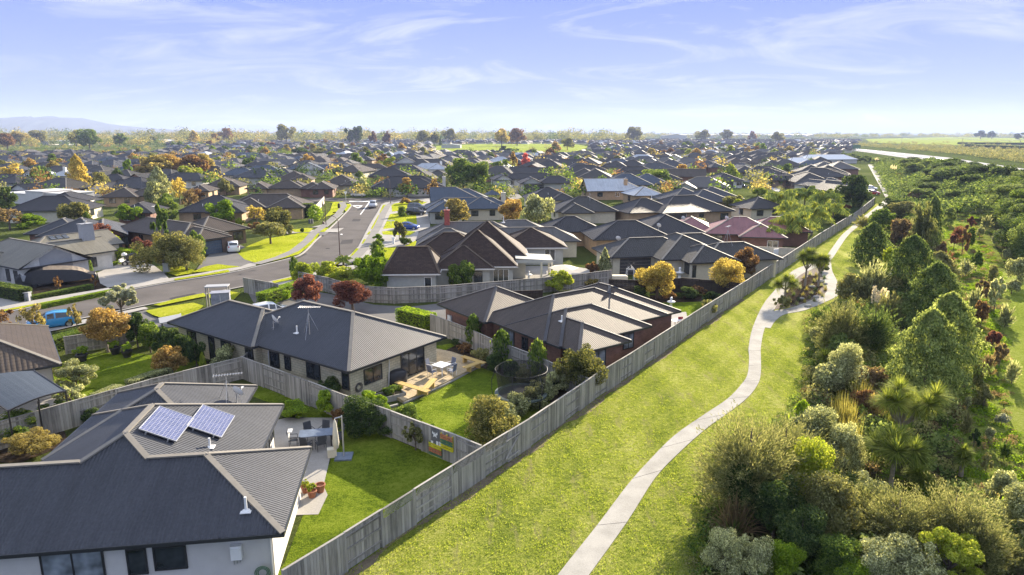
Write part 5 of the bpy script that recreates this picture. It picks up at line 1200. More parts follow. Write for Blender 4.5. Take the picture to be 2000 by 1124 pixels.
P_('dome', 568, 458, 440, 20, 'olive', 'round shrub beside the lawn walk', 'shrub'); P_('dome', 470, 445, 424, 20, 'lime', 'small lime shrub by the tiled house wall', 'shrub'); P_('dome', 495, 452, 432, 28, 'rust', 'brownish shrub before the tiled house', 'shrub'); P_('low', 590, 455, 444, 10, 'dark', 'tiny dark shrub on the front lawn', 'shrub')
hedge((556,425),(612,424), 2.0, 2.9, 'dark', 'tall dark clipped hedge wall at the street', lod=1); P_('column', 616, 431, 402, 26, 'hedge', 'rounded green end of the tall hedge', 'shrub', name='shrub', trunk=False)
P_('round', 257, 432, 400, 50, 'bright', 'broad round bright green tree beside the brick garage', 'tree'); P_('dome', 150, 448, 392, 66, 'magnolia', 'brown-green tree in front of the brick garage wing', 'tree', name='tree'); P_('poplar', 172, 448, 415, 26, 'green', 'green conical shrub against the brown-green tree', 'shrub', name='shrub')
P_('low', 62, 445, 418, 60, 'bright', 'light green bush mound at the left', 'shrub'); P_('round', 15, 420, 368, 40, 'dark', 'dark tree cluster at the left picture edge', 'tree'); P_('sparse', 20, 450, 400, 60, 'brown', 'bare brown trees at the left edge', 'tree')
P_('poplar', 157, 380, 304, 48, 'gold', 'tall golden orange poplar', 'tree'); P_('round', 303, 412, 358, 46, 'silver', 'light green birch like tree with pale trunk', 'tree', bark='pbark'); P_('cone', 312, 382, 326, 52, 'silver', 'blue-green conical conifer behind the pale birch', 'tree', name='conifer')
P_('round', 330, 420, 380, 40, 'green', 'dark green shrub tree beneath the birch', 'tree'); P_('sparse', 352, 400, 345, 40, 'gold', 'sparse bright yellow tree', 'tree'); P_('sparse', 372, 420, 365, 40, 'brown', 'bare branched tree beside the yellow one', 'tree')
P_('round', 330, 440, 408, 40, 'green', 'green tree right of the round bright tree', 'tree')
for i, (x, y, t, wv, c) in enumerate([(305,352,306,70,'autumn'),(340,350,300,80,'orange'),(375,350,304,74,'rust'),(395,348,302,50,'autumn'),(285,350,322,60,'rust'),(372,362,325,50,'lime')]):
    P_('round', x, y, t, wv, c, ['yellow-brown tree at the left of the big autumn clump','orange crowned tree in the middle of the big autumn clump','rust coloured tree at the back of the big autumn clump','brown tree right end of the big autumn clump','low brown tree on the left skirt of the autumn clump','lime yellow tree before the autumn clump'][i], 'tree', 'big autumn clump')
P_('round', 200, 372, 338, 44, 'olive', 'olive green tree beside the golden poplar', 'tree'); P_('round', 228, 365, 328, 26, 'dark', 'dark green tree by the white estate car', 'tree'); P_('round', 253, 348, 312, 22, 'bright', 'small light green tree by the gabled house', 'tree')
P_('sparse', 25, 365, 318, 60, 'gold', 'pale yellow trees beside the white fence', 'tree'); P_('open', 75, 362, 326, 34, 'autumn', 'brown leaved tree before the pale roof', 'tree'); P_('round', 88, 358, 325, 26, 'dark', 'dark green tree by the pale roof corner', 'tree'); P_('round', 105, 330, 302, 28, 'green', 'green dome tree left of the golden poplar', 'tree')
hedge((132,390),(175,386), 1.2, 1.4, 'green', 'low green hedge below the golden poplar'); P_('round', 443, 378, 348, 34, 'olive', 'small round tree beside the white hatchback on the drive', 'tree'); P_('dome', 380, 388, 368, 40, 'rust', 'rusty brown hedge-like shrub', 'shrub'); P_('round', 410, 338, 320, 16, 'pink', 'small bright pink-red tree', 'tree'); P_('open', 448, 334, 316, 28, 'autumn', 'pale orange tree left of the blue hipped house', 'tree'); P_('round', 497, 352, 335, 24, 'brown', 'brown-purple tree by the brick chimney', 'tree')
# street trees and centre
P_('round', 795, 384, 349, 34, 'orange', 'orange street tree before the white house', 'tree'); P_('round', 850, 384, 349, 28, 'orange', 'second orange street tree near the white entrance', 'tree'); P_('round', 710, 382, 346, 30, 'silver', 'pale green tree at the junction', 'tree'); P_('round', 640, 378, 356, 28, 'orange', 'orange tree by the brick corner house', 'tree'); P_('round', 700, 350, 334, 18, 'green', 'green tree behind the junction roofs', 'tree')
P_('round', 780, 470, 433, 30, 'magnolia', 'bronze magnolia by the blue sedan', 'tree'); P_('dome', 738, 475, 458, 24, 'bright', 'light shrub at the drive corner', 'shrub'); P_('column', 738, 505, 470, 26, 'green', 'tall bushy shrub by the garage drive', 'shrub', name='shrub', trunk=False); P_('dome', 795, 480, 462, 26, 'dark', 'dark clipped shrubs before the grey house', 'shrub'); P_('dome', 785, 424, 404, 24, 'green', 'green shrub on the lawn by the dark cars', 'shrub'); P_('round', 790, 400, 386, 26, 'orange', 'orange shrub at the lawn top corner', 'shrub', name='shrub', trunk=False); P_('dome', 812, 400, 388, 26, 'olive', 'olive shrub beside the orange one', 'shrub')
P_('round', 890, 445, 391, 58, 'autumn', 'tree with upright yellow-bronze branches beside the red chimney', 'tree'); P_('round', 1000, 440, 392, 52, 'orange', 'orange-brown tree behind the white chimney', 'tree'); P_('round', 1052, 452, 381, 68, 'silver', 'large grey-green olive tree behind the shingle roof', 'tree')
P_('round', 905, 372, 312, 70, 'green', 'big dark green tree clump behind the white house', 'tree'); P_('round', 940, 372, 318, 44, 'green', 'tall rounded green tree at the right of the clump', 'tree'); P_('round', 882, 366, 340, 30, 'silver', 'pale green round tree by the pale chimney house', 'tree'); P_('round', 940, 378, 350, 26, 'dark', 'dark round tree beside the lane', 'tree'); P_('dome', 985, 400, 380, 22, 'rust', 'brown shrub by the blue gazebo', 'shrub')
P_('round', 1003, 330, 297, 18, 'orange', 'small orange tree above the lane', 'tree'); P_('round', 1026, 332, 301, 20, 'pink', 'small salmon pink tree above the lane', 'tree'); P_('round', 1278, 370, 333, 72, 'green', 'big spreading green tree among the dark roofs', 'tree'); P_('round', 1257, 415, 392, 54, 'orange', 'rounded orange tree behind the dark tiled roof', 'tree')
P_('round', 1362, 460, 428, 46, 'white', 'cream-white flowering shrub before the pink roof', 'shrub', name='shrub'); P_('round', 1423, 468, 442, 34, 'white', 'round pale green clipped shrub before the pink roof', 'shrub', name='shrub'); P_('dome', 1432, 415, 380, 40, 'olive', 'olive shrub cluster by the driveway cars', 'shrub'); P_('column', 1440, 420, 390, 22, 'lime', 'climber covered post near the pink roof', 'shrub', name='shrub'); P_('dome', 1480, 385, 366, 36, 'lime', 'light yellow-green shrub left of the palms', 'shrub')
P_('dome', 1640, 435, 405, 44, 'dark', 'dark shrub under the palms by the fence', 'shrub')
palm(1522, 425, 368, 74, 'tall feathery palm leftmost of the clump'); palm(1570, 412, 362, 62, 'palm second in the back row of the clump'); palm(1608, 425, 366, 62, 'palm at the back right of the clump with arching fronds'); palm(1547, 478, 408, 84, 'large palm leaning over the long fence', ); palm(1585, 460, 395, 70, 'broad palm in the middle of the clump'); palm(1500, 490, 436, 58, 'low dark palm beside the brick wall'); palm(1540, 440, 390, 60, 'palm between the tall left one and the middle one')
palm(1625, 440, 392, 58, 'palm nearest the dark spreading tree')
P_('round', 1664, 416, 345, 68, 'dark', 'dark spreading tree before the pale gable house', 'tree'); P_('dome', 1645, 420, 398, 36, 'red', 'dark red shrub at the fence bend', 'shrub'); hedge((1655,430),(1702,398), 1.6, 1.6, 'dark', 'dark hedge along the end of the long fence')
# cabbage trees of the island
cabbage(1532, 592, 530, 62, 'leftmost cabbage tree in the gravel island', 5, 3, group='cabbage trees in the gravel island'); cabbage(1572, 560, 480, 66, 'tallest cabbage tree in the gravel island', 6, 4, group='cabbage trees in the gravel island'); cabbage(1598, 560, 492, 46, 'cabbage tree behind the tallest one', 5, 5, group='cabbage trees in the gravel island')
P_('low', 1525, 604, 575, 34, 'olive', 'scruffy shrub under the leftmost cabbage tree', 'shrub'); P_('dome', 1608, 530, 508, 24, 'dark', 'dark round bush at the island tip', 'shrub')
q = random.Random(9)
for k, (x, y) in enumerate([(1535,572),(1545,560),(1556,552),(1570,545),(1582,538),(1540,585),(1528,590),(1575,568),(1562,565),(1590,552),(1550,578),(1594,540),(1585,562),(1606,580),(1560,588),(1572,592),(1585,575),(1580,585),(1592,568),(1600,575),(1605,560),(1598,548),(1610,545),(1568,578),(1556,596),(1590,590),(1603,535),(1612,568)]):
    flax(x, y, y-9, 15, 'small tussock on the gravel island', ['silver','olive','dark','sedge'][k % 4], 80, 'tussock', 'tussock', .5, 'small tussocks on the gravel island', .03)
for k, (x, y) in enumerate([(1578,600),(1594,582),(1566,585),(1602,552),(1612,556),(1586,562)]):
    b = MB(); rr = q.uniform(.25,.45); b.lathe([(rr*.8,0),(rr,rr*.35),(rr*.75,rr*.7),(rr*.2,rr*.85)], n=8); o = b.build('boulder', M['footpath'], None, True); o.location = U(x, y); o.scale = (1.2,.9,1); tag(o, 'pale boulder among the tussocks of the gravel island', 'boulder', 'boulders on the gravel island')
# ---------------------------------------------------------------- reserve planting, right side
W = 'reserve planting'
def R_(kind, x, yb, yt, wpx, leaf, label, **k): return plant(kind, x, yb, yt, wpx, leaf, label, 'shrub' if kind in ('dome','low','spray') else 'tree', W, **k)
R_('spray', 1455, 1000, 808, 210, 'feather', 'large feathery dark shrub with upright sprays at the lawn edge'); R_('spray', 1525, 960, 812, 150, 'feather', 'feathery shrub with sprays just right of the largest one'); R_('dome', 1450, 1010, 900, 110, 'dark', 'dark leafy shrub at the foot of the feathery one')
R_('dome', 1590, 905, 795, 106, 'silver', 'rounded pale green shrub with dense small leaves'); R_('dome', 1645, 935, 832, 84, 'silver', 'second rounded pale shrub, right of the first'); R_('column', 1560, 880, 785, 38, 'bright', 'narrow bright leafy shrub beside the rounded pale one', name='shrub')
R_('dome', 1575, 1000, 858, 110, 'lime', 'shrub with glittering yellow-green leaves in the middle'); R_('dome', 1610, 1060, 935, 130, 'olive', 'brown-green scrambling shrub below the glittering one'); R_('dome', 1510, 1050, 930, 120, 'dark', 'dense dark shrub in deep shade'); R_('dome', 1560, 1100, 1000, 120, 'dark', 'dark shrub above the bottom edge')
R_('dome', 1415, 1120, 1040, 92, 'silver', 'grey-green bush at the bottom left of the planting'); R_('dome', 1465, 1135, 1052, 90, 'silver', 'second grey-green bush at the bottom edge'); R_('dome', 1530, 1135, 1062, 84, 'bright', 'bright leafy bush at the bottom edge')
flax(1435, 1040, 960, 120, 'strappy dark flax clump in the shade', 'brown', 260, sag=.6, wdt=.07); flax(1430, 1050, 985, 70, 'bright green flax tuft inside the dark clump', 'green', 90, wdt=.06); flax(1500, 1130, 1062, 96, 'green flax fan between the bottom bushes', 'sword', 160, sag=.3, wdt=.07)
R_('spray', 1745, 1080, 955, 170, 'feather', 'wide feathery olive shrub'); R_('spray', 1850, 1090, 945, 170, 'feather', 'tall feathery olive shrub to its right'); R_('spray', 1690, 1040, 945, 110, 'feather', 'feathery pale shrub left of the wide one'); R_('spray', 1900, 1120, 1000, 130, 'feather', 'feathery shrub trailing to the lower right')
R_('dome', 1680, 1010, 930, 110, 'silver', 'pale leaved low shrub in the centre of the planting'); R_('dome', 1630, 1130, 1050, 110, 'green', 'green shrub at the bottom'); R_('dome', 1700, 1140, 1060, 110, 'silver', 'pale shrub at the bottom centre'); R_('dome', 1780, 1140, 1050, 120, 'silver', 'grey shrub at the bottom, right of centre'); R_('open', 1850, 1150, 1040, 130, 'lime', 'yellow-green ferny shrub at the bottom'); R_('dome', 1660, 1150, 1095, 100, 'bright', 'vivid green bush cut by the bottom edge')
cabbage(1750, 900, 735, 150, 'big many-headed cabbage tree in the middle of the planting', 9, 11); cabbage(1738, 960, 828, 140, 'many-headed cabbage tree in front of the bigger one', 8, 12); cabbage(1790, 955, 905, 80, 'low cabbage tree head near the big ones', 2, 13); cabbage(1876, 930, 868, 60, 'single pale cabbage tree among bright weeds', 2, 14)
cabbage(1612, 700, 648, 44, 'upper of two single-headed cabbage trees at the lawn edge', 1, 15, 'sword'); cabbage(1607, 735, 678, 46, 'lower of two single-headed cabbage trees at the lawn edge', 1, 16, 'sword')
R_('dome', 1615, 770, 708, 64, 'silver', 'bluish leaved shrub below the single-headed cabbage trees'); R_('dome', 1650, 760, 672, 76, 'silver', 'shrub with silver speckled leaves'); R_('dome', 1700, 770, 715, 56, 'brown', 'brown bracken clump in the reserve'); R_('dome', 1690, 810, 760, 50, 'rust', 'rust coloured low shrub'); R_('dome', 1715, 820, 770, 40, 'orange', 'orange leaved small shrub')
flax(1650, 835, 775, 96, 'golden sedge mound beside the pale shrub', 'sedge', 420, 'sedge', 'sedge', .5, wdt=.035); flax(1680, 795, 745, 76, 'golden green sedge mound higher up', 'sedge', 320, 'sedge', 'sedge', .5, wdt=.035); flax(1655, 870, 810, 90, 'brown sedge mound in the shade', 'sedge', 360, 'sedge', 'sedge', .6, wdt=.035); flax(1640, 800, 758, 60, 'small olive sedge tuft', 'sedge', 240, 'sedge', 'sedge', .5, wdt=.035)
R_('egg', 1800, 790, 608, 130, 'sage', 'tall pale green weeping conifer, nearest of the group'); R_('egg', 1835, 750, 575, 130, 'sage', 'broad weeping conifer behind the nearest one'); R_('egg', 1815, 650, 515, 110, 'mangrove', 'dark green rounded conifer third up the slope'); R_('egg', 1770, 600, 462, 100, 'mangrove', 'rounded dark conifer fourth up the slope'); R_('egg', 1828, 560, 492, 74, 'olive', 'brownish rounded conifer between the dark ones')
R_('spray', 1640, 700, 580, 96, 'feather', 'bronze feathery shrub near the path'); R_('spray', 1700, 700, 590, 90, 'mangrove', 'dark sprawling shrub right of the bronze one'); R_('round', 1660, 600, 538, 56, 'olive', 'light green multi-stem shrub beside the reserve path'); R_('dome', 1600, 650, 600, 50, 'green', 'dark leafy shrub at the top of the side path'); R_('dome', 1600, 680, 635, 40, 'silver', 'pale spotted shrub below the side path'); R_('dome', 1640, 720, 650, 60, 'mangrove', 'green shrub in front of the bronze feathery one')
pampas(1718, 625, 562, 46, 'white plumed pampas grass clump by the dark shrubs'); pampas(1763, 592, 548, 26, 'smaller white plumed pampas clump further up'); pampas(1742, 345, 322, 16, 'pale pampas plumes far along the wide path'); pampas(1712, 322, 308, 10, 'tiny pampas plumes at the start of the wide path')
R_('egg', 1698, 520, 436, 66, 'mangrove', 'dark egg-shaped conifer at the lawn edge'); R_('spray', 1698, 600, 505, 64, 'silver', 'pale grey feathery shrub left of the dark conifers'); R_('dome', 1735, 560, 480, 50, 'lime', 'shrub with flickering pale leaves'); R_('dome', 1745, 600, 535, 60, 'olive', 'twiggy olive shrub behind the pampas'); R_('spray', 1730, 640, 570, 60, 'olive', 'pale twiggy shrub beside the pampas')
R_('weep', 1795, 500, 400, 50, 'feather', 'tall dark narrow tree in the middle distance'); R_('egg', 1815, 480, 385, 40, 'mangrove', 'second tall narrow tree just behind'); R_('dome', 1760, 480, 425, 50, 'brown', 'brown twiggy shrub below the tall narrow trees'); R_('dome', 1720, 460, 405, 56, 'green', 'bright topped shrub near the path end'); R_('spray', 1690, 450, 420, 44, 'olive', 'olive feathery shrub by the path bend'); R_('dome', 1742, 420, 385, 50, 'dark', 'dark shrub at the foot of the wide path'); R_('dome', 1765, 425, 392, 50, 'olive', 'olive shrub right of the dark one')
R_('dome', 1985, 1060, 960, 100, 'silver', 'rounded pale shrub at the right edge'); R_('round', 1952, 985, 918, 60, 'silver', 'small pale round-headed tree among weeds'); R_('dome', 1940, 1100, 1050, 70, 'feather', 'feathery tuft at the right bottom'); R_('dome', 1955, 830, 805, 32, 'white', 'small silvery shrub in the weeds'); R_('spray', 1990, 1130, 1060, 80, 'feather', 'feathery tuft cut by the bottom right corner')
# young plants across the scrubby strip
STRIP = [(1890,700,655,26,'white'),(1900,620,560,26,'silver'),(1915,640,580,30,'rust'),(1935,690,640,34,'red'),(1905,690,645,30,'olive'),(1925,735,690,34,'brown'),(1905,760,715,28,'feather'),(1868,640,600,26,'silver'),(1860,560,520,26,'silver'),(1885,540,505,26,'silver'),(1905,530,488,24,'green'),(1878,500,450,24,'rust'),(1862,490,452,22,'red'),(1870,470,440,22,'red'),(1892,485,440,20,'green'),(1912,470,440,18,'silver'),(1940,610,540,34,'silver'),(1962,640,590,28,'silver'),(1920,800,755,34,'olive'),(1950,720,670,30,'brown'),(1850,855,815,24,'green'),(1885,850,800,26,'olive'),(1870,770,735,18,'brown'),(1900,880,840,22,'dark'),(1930,870,830,24,'silver'),(1960,900,860,26,'green'),(1865,820,785,16,'brown'),(1888,805,770,20,'silver'),(1925,920,885,26,'olive'),(1975,750,700,26,'silver'),(1935,560,520,26,'olive'),(1915,590,545,30,'brown'),(1895,455,425,20,'red'),(1848,530,490,22,'red'),(1838,505,470,20,'brown'),(1870,425,405,18,'green'),(1900,430,410,18,'silver'),(1925,450,420,20,'silver'),(1945,480,445,20,'white'),(1965,520,480,22,'silver')]
NAMES = dict(white='silvery white',silver='grey-green',rust='rust brown',red='dark red',olive='olive',brown='bare brown',feather='feathery olive',green='green',dark='dark green')
HT = ['short','knee-high','slim','bushy','scraggly','upright']
for i, (x, y, t, wv, c) in enumerate(STRIP):
    plant(['open','spray','dome','open'][i % 4], x, y, t, wv, c, 'young %s plant in the weedy strip of the reserve' % NAMES[c], 'young plant', '%s young plants in the weedy strip' % NAMES[c], name='sapling')
# hedge-like mounds on the embankment and beside the wide path
q = random.Random(21)
MOUND = []
for k in range(120):
    s = q.random(); y = 318 + 150*s**1.3
    xl = 1760 + 55*(y-318)/150*1.0 + (40 if y > 400 else 0); xr = 2060
    x = q.uniform(xl, xr)
    if x < 1835 and y < 330: continue
    if x > 1850: y += 14 + (x-1850)*.16
    if 1800 < x < 1985 and 392 < y < 520: continue
    MOUND.append((x, y))
for x, y in MOUND:
    pl = plant('dome', x, y, y - wid(y, 1)*0 - q.uniform(.75,1.25)*4.2/wid(y, 1), q.uniform(.8,1.4)*9.0/wid(y, 1), q.choice(['mangrove','mangrove','green','dark']), 'dense rounded evergreen bush on the bank beside the motorway', 'bush', 'rounded bushes on the motorway bank', name='bush')
for k in range(46):
    s = k/46; y = 312 + 85*s; x = 1712 + 60*s + q.uniform(-4, 26)*(.5+s)
    plant('dome', x, y, y - q.uniform(.8,1.2)*1.7/wid(y,1), q.uniform(.8,1.2)*3.6/wid(y,1), q.choice(['green','olive','mangrove','olive']), 'low bush in the rows right of the wide path', 'bush', 'low bushes right of the wide path', name='bush')
for k in range(34):
    s = k/34; x = 1625 + 190*s; y = 297 + 26*s + q.uniform(0, 7)
    plant('dome', x, y + 6, y - 5, q.uniform(14, 22), 'mangrove', 'dark hedge bush on the near side of the motorway', 'bush', 'dark bushes along the motorway', name='bush')
for i, (x, y, t, wv, c) in enumerate([(1770,470,430,40,'olive'),(1840,440,405,50,'mangrove'),(1862,405,380,40,'mangrove'),(1780,400,372,36,'brown'),(1800,392,366,30,'mangrove'),(1985,470,415,60,'mangrove'),(1995,520,440,80,'mangrove'),(1960,440,400,50,'mangrove'),(1985,560,500,40,'silver'),(1975,575,545,30,'silver')]):
    plant('dome', x, y, t, wv, c, ['olive bush by the tall narrow trees','dark rounded bush above the red saplings','evergreen bush at the top of the grassy patch','brown bush in the dip','dark bush in the dip','big dark bush at the right edge below the bank','largest dark bush at the right edge','dark bush between bank and grass patch','pale bush at the right edge of the strip','pale low bush beside the reserve grass'][i], 'bush', name='bush')
# ================================================================ fences
def fence(pts, h, label, mat='fence', alt=True, lattice=(), world=False, posts=True, side=1, step=2.4, jit=.02, pw=.148, name='fence', extra_lat=None):
    W = [Vector((p[0], p[1], 0)) for p in pts] if world else [U(*p) for p in pts]
    root = empty(name, W[0], 0, label, 'fence'); O = W[0]
    pm, rm, lm, cm = MB(), MB(), MB(), MB(); r = random.Random(len(label)); bay = 0; npost = 0
    for a, b in zip(W[:-1], W[1:]):
        d = b - a; Ls = d.length; t = d.normalized(); n = Vector((-t.y, t.x, 0)); rz = math.atan2(t.y, t.x); nb = max(1, round(Ls/step)); bl = Ls/nb
        for k in range(nb):
            s = (1 if (bay % 2) else -1) if alt else side; c = a + t*(bl*(k+.5)) - O; dist = (a + t*(bl*(k+.5))).length
            is_lat = any(lo <= bay < hi for lo, hi in lattice); hh = h - .42 if is_lat else h
            hv = hh + r.uniform(-.015, .015); m = max(1, round(bl/pw)) if dist < 110 else max(1, round(bl/.6)); w1 = bl/m
            for j in range(m):
                q = a + t*(bl*k + w1*(j+.5)) - O + n*s*.035; e = hv + r.uniform(-jit, jit)
                pm.box((q.x, q.y, e/2 + .03), (w1*.94, .019, e), rz)
            for z in (.35, hh*.55, hh-.22):
                q = c - n*s*.0; rm.box((q.x, q.y, z), (bl, .045, .09), rz)
            cm.box((c.x, c.y, hv + (.42 if is_lat else 0) + .045), (bl, .11, .03), rz)
            if is_lat:
                N_ = int(bl/.11)
                for j in range(N_):
                    for sg in (-1, 1):
                        x0 = bl*k + bl*j/N_; x1 = x0 + sg*.42
                        x1c = min(max(x1, bl*k), bl*(k+1)); z1 = h - .42 + abs(x1c-x0)
                        if abs(x1c-x0) < .05: continue
                        p0 = a + t*x0 - O + n*.012*sg; p1 = a + t*x1c - O + n*.012*sg
                        lm.bar((p0.x,p0.y,h-.40), (p1.x,p1.y,z1+.0), .028, .008)
            if posts and npost < 95 and dist < 170:
                q = a + t*(bl*k) - O; b2 = MB(); b2.box((0,0,(h+.06)/2), (.11,.11,h+.06), rz); npost += 1
                po = b2.build('post', M[mat], root); po.location = (q.x, q.y, 0)
            bay += 1
    pm.build('palings', M[mat], root); rm.build('rail', M[mat], root); cm.build('capping_rail', M[mat], root)
    if lm.f: lm.build('lattice', M[mat], root)
    return root
LF = [(560,1196),(677,1118),(811,1026),(946,934),(1035,875),(1159,783),(1234,733),(1350,651),(1450,583),(1552,512),(1604,475),(1671,431),(1707,400)]
fence(LF, 1.8, 'long weathered timber fence along the reserve lawn with lattice topped bays', lattice=[(2,6)])
fence([(475,741),(605,794),(677,824),(764,856),(892,909),(941,931)], 1.75, 'paling fence between the solar panel house lawn and the cream house')
fence([(475,741),(300,788),(77,857),(-30,890)], 1.7, 'paling fence along the garden of the tiled house at the left')
fence([(475,741),(492,724),(480,712)], 1.6, 'short dark return of fence at the cream house corner')
fence([(842,648),(914,678),(963,702),(1038,733),(1150,786)], 1.65, 'paling fence between the cream house and the red brick house')
fence([(585,560),(642,572),(690,588),(730,592),(770,594),(860,590),(945,583),(1045,574),(1120,566),(1195,556)], 1.75, 'pale grey paling fence curving round the shared driveway', alt=False)
fence([(478,572),(546,586)], 1.75, 'short stained paling fence beside the street and driveway', alt=True)
fence([(1189,575),(1240,577),(1330,572),(1400,578),(1445,584)], 1.7, 'dark stained fence in front of the cream tiled house', 'dfence', alt=False)
fence([(1412,500),(1474,506),(1552,510)], 1.8, 'cream painted fence below the dusty red roofed house', 'wtimber', alt=False, pw=.2)
fence([(1085,432),(1125,448),(1160,476)], 1.7, 'cream fence beside the orange brick house', 'wtimber', alt=False)
fence([(130,693),(212,680),(262,668)], 1.5, 'grey paling fence behind the orange tree in the left garden', alt=False)
fence([(612,424),(634,398)], 1.8, 'short pale street fence at the tall hedge', 'wtimber', alt=False)
fence([(988,366),(1000,376),(1025,378)], 1.6, 'curved pale fence on the lane', 'wtimber', alt=False)
fence([(5,371),(70,374),(150,371)], .9, 'low white rail fence under the pale yellow trees', 'wtimber', alt=False)
fence([(598,404),(630,404)], 1.2, 'low grey fence by the tiled house terrace', alt=False)
fence([(1002,600),(1060,598)], 1.7, 'dark timber gate panel behind the brick house', 'dfence', alt=False)
gp, gq = U(985,909), U(1012,890); dg = (gq-gp).normalized(); ng = Vector((dg.y,-dg.x,0)); LFR = [o for o in bpy.data.objects if o.get('label') == 'long weathered timber fence along the reserve lawn with lattice topped bays'][0]
b = MB(); Og = LFR.location
for z0_, z1_ in ((.35,.35),(1.45,1.45),(.35,1.45)): b.bar(gp - Og + ng*.12 + Vector((0,0,z0_)), gq - Og + ng*.12 + Vector((0,0,z1_)), .1, .04)
b.build('gate_brace', M['fence'], LFR)
# coloured pallets and ornaments on the fence
def on_fence(px, py):    # point on the A|B fence face from a photo place
    a, b = U(764,856), U(892,909); d = (b-a).normalized(); best = None
    for k in range(400):
        p = a + d*(k*.025 - 1)
        q = p; u_ = 1000 + F*q.x/(q.y*math.cos(PITCH) + (CH-.9)*math.sin(PITCH))
        if best is None or abs(u_-px) < best[0]: best = (abs(u_-px), p)
    p = best[1]; ang = math.atan((py-562)/F) + PITCH; z = CH - p.y*math.tan(ang)
    return p, max(.1, z), math.atan2(d.y, d.x)
def pallet(px, py, w_, cols, label):
    p, z, rz = on_fence(px, py); root = empty('pallet_planter', (p.x, p.y, 0), rz, label, 'pallet planter', 'coloured pallets')
    n = Vector((0,-1,0))
    for i, c in enumerate(cols):
        b = MB(); b.box((0,-.14,z - i*.15),(w_,.03,.11)); b.build('slat', M[c], root)
    b = MB()
    for s in (-1,0,1): b.box((s*w_*.46,-.10,z-.07*len(cols)+.08),(.07,.06,.15*len(cols)))
    b.build('back_frame', M[cols[-1]], root)
M['p_yellow'] = plain('yellow_paint', (.55,.50,.02), .5); M['p_orange'] = plain('orange_stain', (.42,.16,.08), .6); M['p_green'] = plain('green_paint', (.06,.15,.08), .6); M['p_grey'] = plain('grey_board', (.12,.12,.12), .8)
pallet(876,852,.95,['p_orange','p_orange','p_green','p_green','p_yellow','p_yellow'],'upper right pallet with orange, green and yellow slats')
pallet(853,868,1.0,['p_yellow','p_yellow','p_orange','p_orange','p_green'],'lower left pallet with yellow slats on top')
p, z, rz = on_fence(852, 851); b = MB(); b.box((0,-.06,0),(.62,.02,.95)); o = b.build('chalk_board', M['p_grey']); o.location = (p.x,p.y,z); o.rotation_euler = (0,0,rz); tag(o,'dark board behind the butterfly on the fence','board')
b = MB()
for sx in (-1,1):
    b.face([(0,-.1,0),(sx*.2,-.1,.18),(sx*.22,-.1,.02),(sx*.1,-.1,-.04)]); b.face([(0,-.1,0),(sx*.12,-.1,-.05),(sx*.15,-.1,-.2),(sx*.03,-.1,-.12)])
b.box((0,-.1,0),(.03,.02,.26))
p, z, rz = on_fence(852, 851); o = b.build('butterfly_ornament', M['white']); o.location = (p.x,p.y,z+.1); o.rotation_euler=(0,0,rz); tag(o,'white butterfly ornament on the fence','ornament')
for k, px in enumerate((847, 857, 863)):
    p, z, rz = on_fence(px, 864 + k*1.5); b = MB(); b.box((0,-.12,0),(.16,.03,.26)); b.box((0,-.14,.1),(.06,.02,.06)); o = b.build('wall_plaque', M['white']); o.location=(p.x,p.y,z); o.rotation_euler=(0,0,rz); tag(o,['leftmost','middle','rightmost'][k]+' of three small white plaques above the yellow slats','plaque')
# ================================================================ furniture
def put(b, name, mat, px, py, z, label, cat, rz=0, group=None, smooth_=False, s=1):
    o = b.build(name, M[mat], None, smooth_); P = U(px, py, z); o.location = (P.x, P.y, z); o.rotation_euler = (0,0,rz); o.scale = (s,s,s); return tag(o, label, cat, group)
# deck
dk = [U(*p).xy for p in [(853,686),(882,692),(946,713),(866,754),(788,789),(755,771),(778,748),(806,730)]]
a_ = R(35.49); b = MB(); Pd = [Vector((p.x, p.y, .22)) for p in dk]
for trn in tessellate_polygon([Pd]):
    P3 = [Pd[k] for k in trn]; 
    if (P3[1]-P3[0]).cross(P3[2]-P3[0]).z < 0: P3 = P3[::-1]
    b.face(P3, [((p.x*math.cos(a_) - p.y*math.sin(a_)), (p.x*math.sin(a_) + p.y*math.cos(a_))) for p in P3])
for k in range(len(Pd)):
    p, q_ = Pd[k], Pd[(k+1) % len(Pd)]; b.face([p, q_, q_ - Vector((0,0,.22)), p - Vector((0,0,.22))])
tag(b.build('deck', M['deck']), 'timber deck behind the cream block house', 'deck')
b = MB()
for p, q_ in (((788,789),(866,754)),((866,754),(946,713)),((777,792),(700,812))): b.bar(U(*p)+Vector((0,0,.05)), U(*q_)+Vector((0,0,.05)), .16, .12)
tag(b.build('lawn_edging', M['kerb']), 'pale concrete edging between deck and lawn', 'edging')
def bench(pts, label, z=.22, w_=.5):
    W = [U(p[0], p[1], z+.45) for p in pts]; root = empty('bench', (W[0].x, W[0].y, z), 0, label, 'bench', 'timber deck benches'); O = Vector((W[0].x, W[0].y, z))
    for i in range(len(W)-1):
        a, c = W[i]-O, W[i+1]-O; d = (c-a).normalized(); n = Vector((-d.y,d.x,0)); b = MB()
        rz = math.atan2(d.y, d.x); Lb = (c-a).length + (w_ if i == 0 and len(W) > 2 else 0); m = (a+c)/2 + (d*w_/2 if i == 0 and len(W) > 2 else (d*w_/2 if i == 1 else Vector()))
        for j in (-1,0,1): b.box((m.x + n.x*j*w_/3, m.y + n.y*j*w_/3, .45 + .003*i), (Lb, w_/3-.02, .045), rz)
        b.build('seat', M['pine'], root)
        for f_ in (.15,.85):
            q_ = a.lerp(c, f_); b = MB(); b.box((q_.x,q_.y,.21),(.12,w_*.8,.42), rz); b.build('leg', M['pine'], root)
bench([(775,746),(827,762),(846,742)], 'L-shaped yellow timber bench at the near end of the deck'); bench([(903,696),(938,707),(912,717)], 'L-shaped yellow timber bench at the far end of the deck')
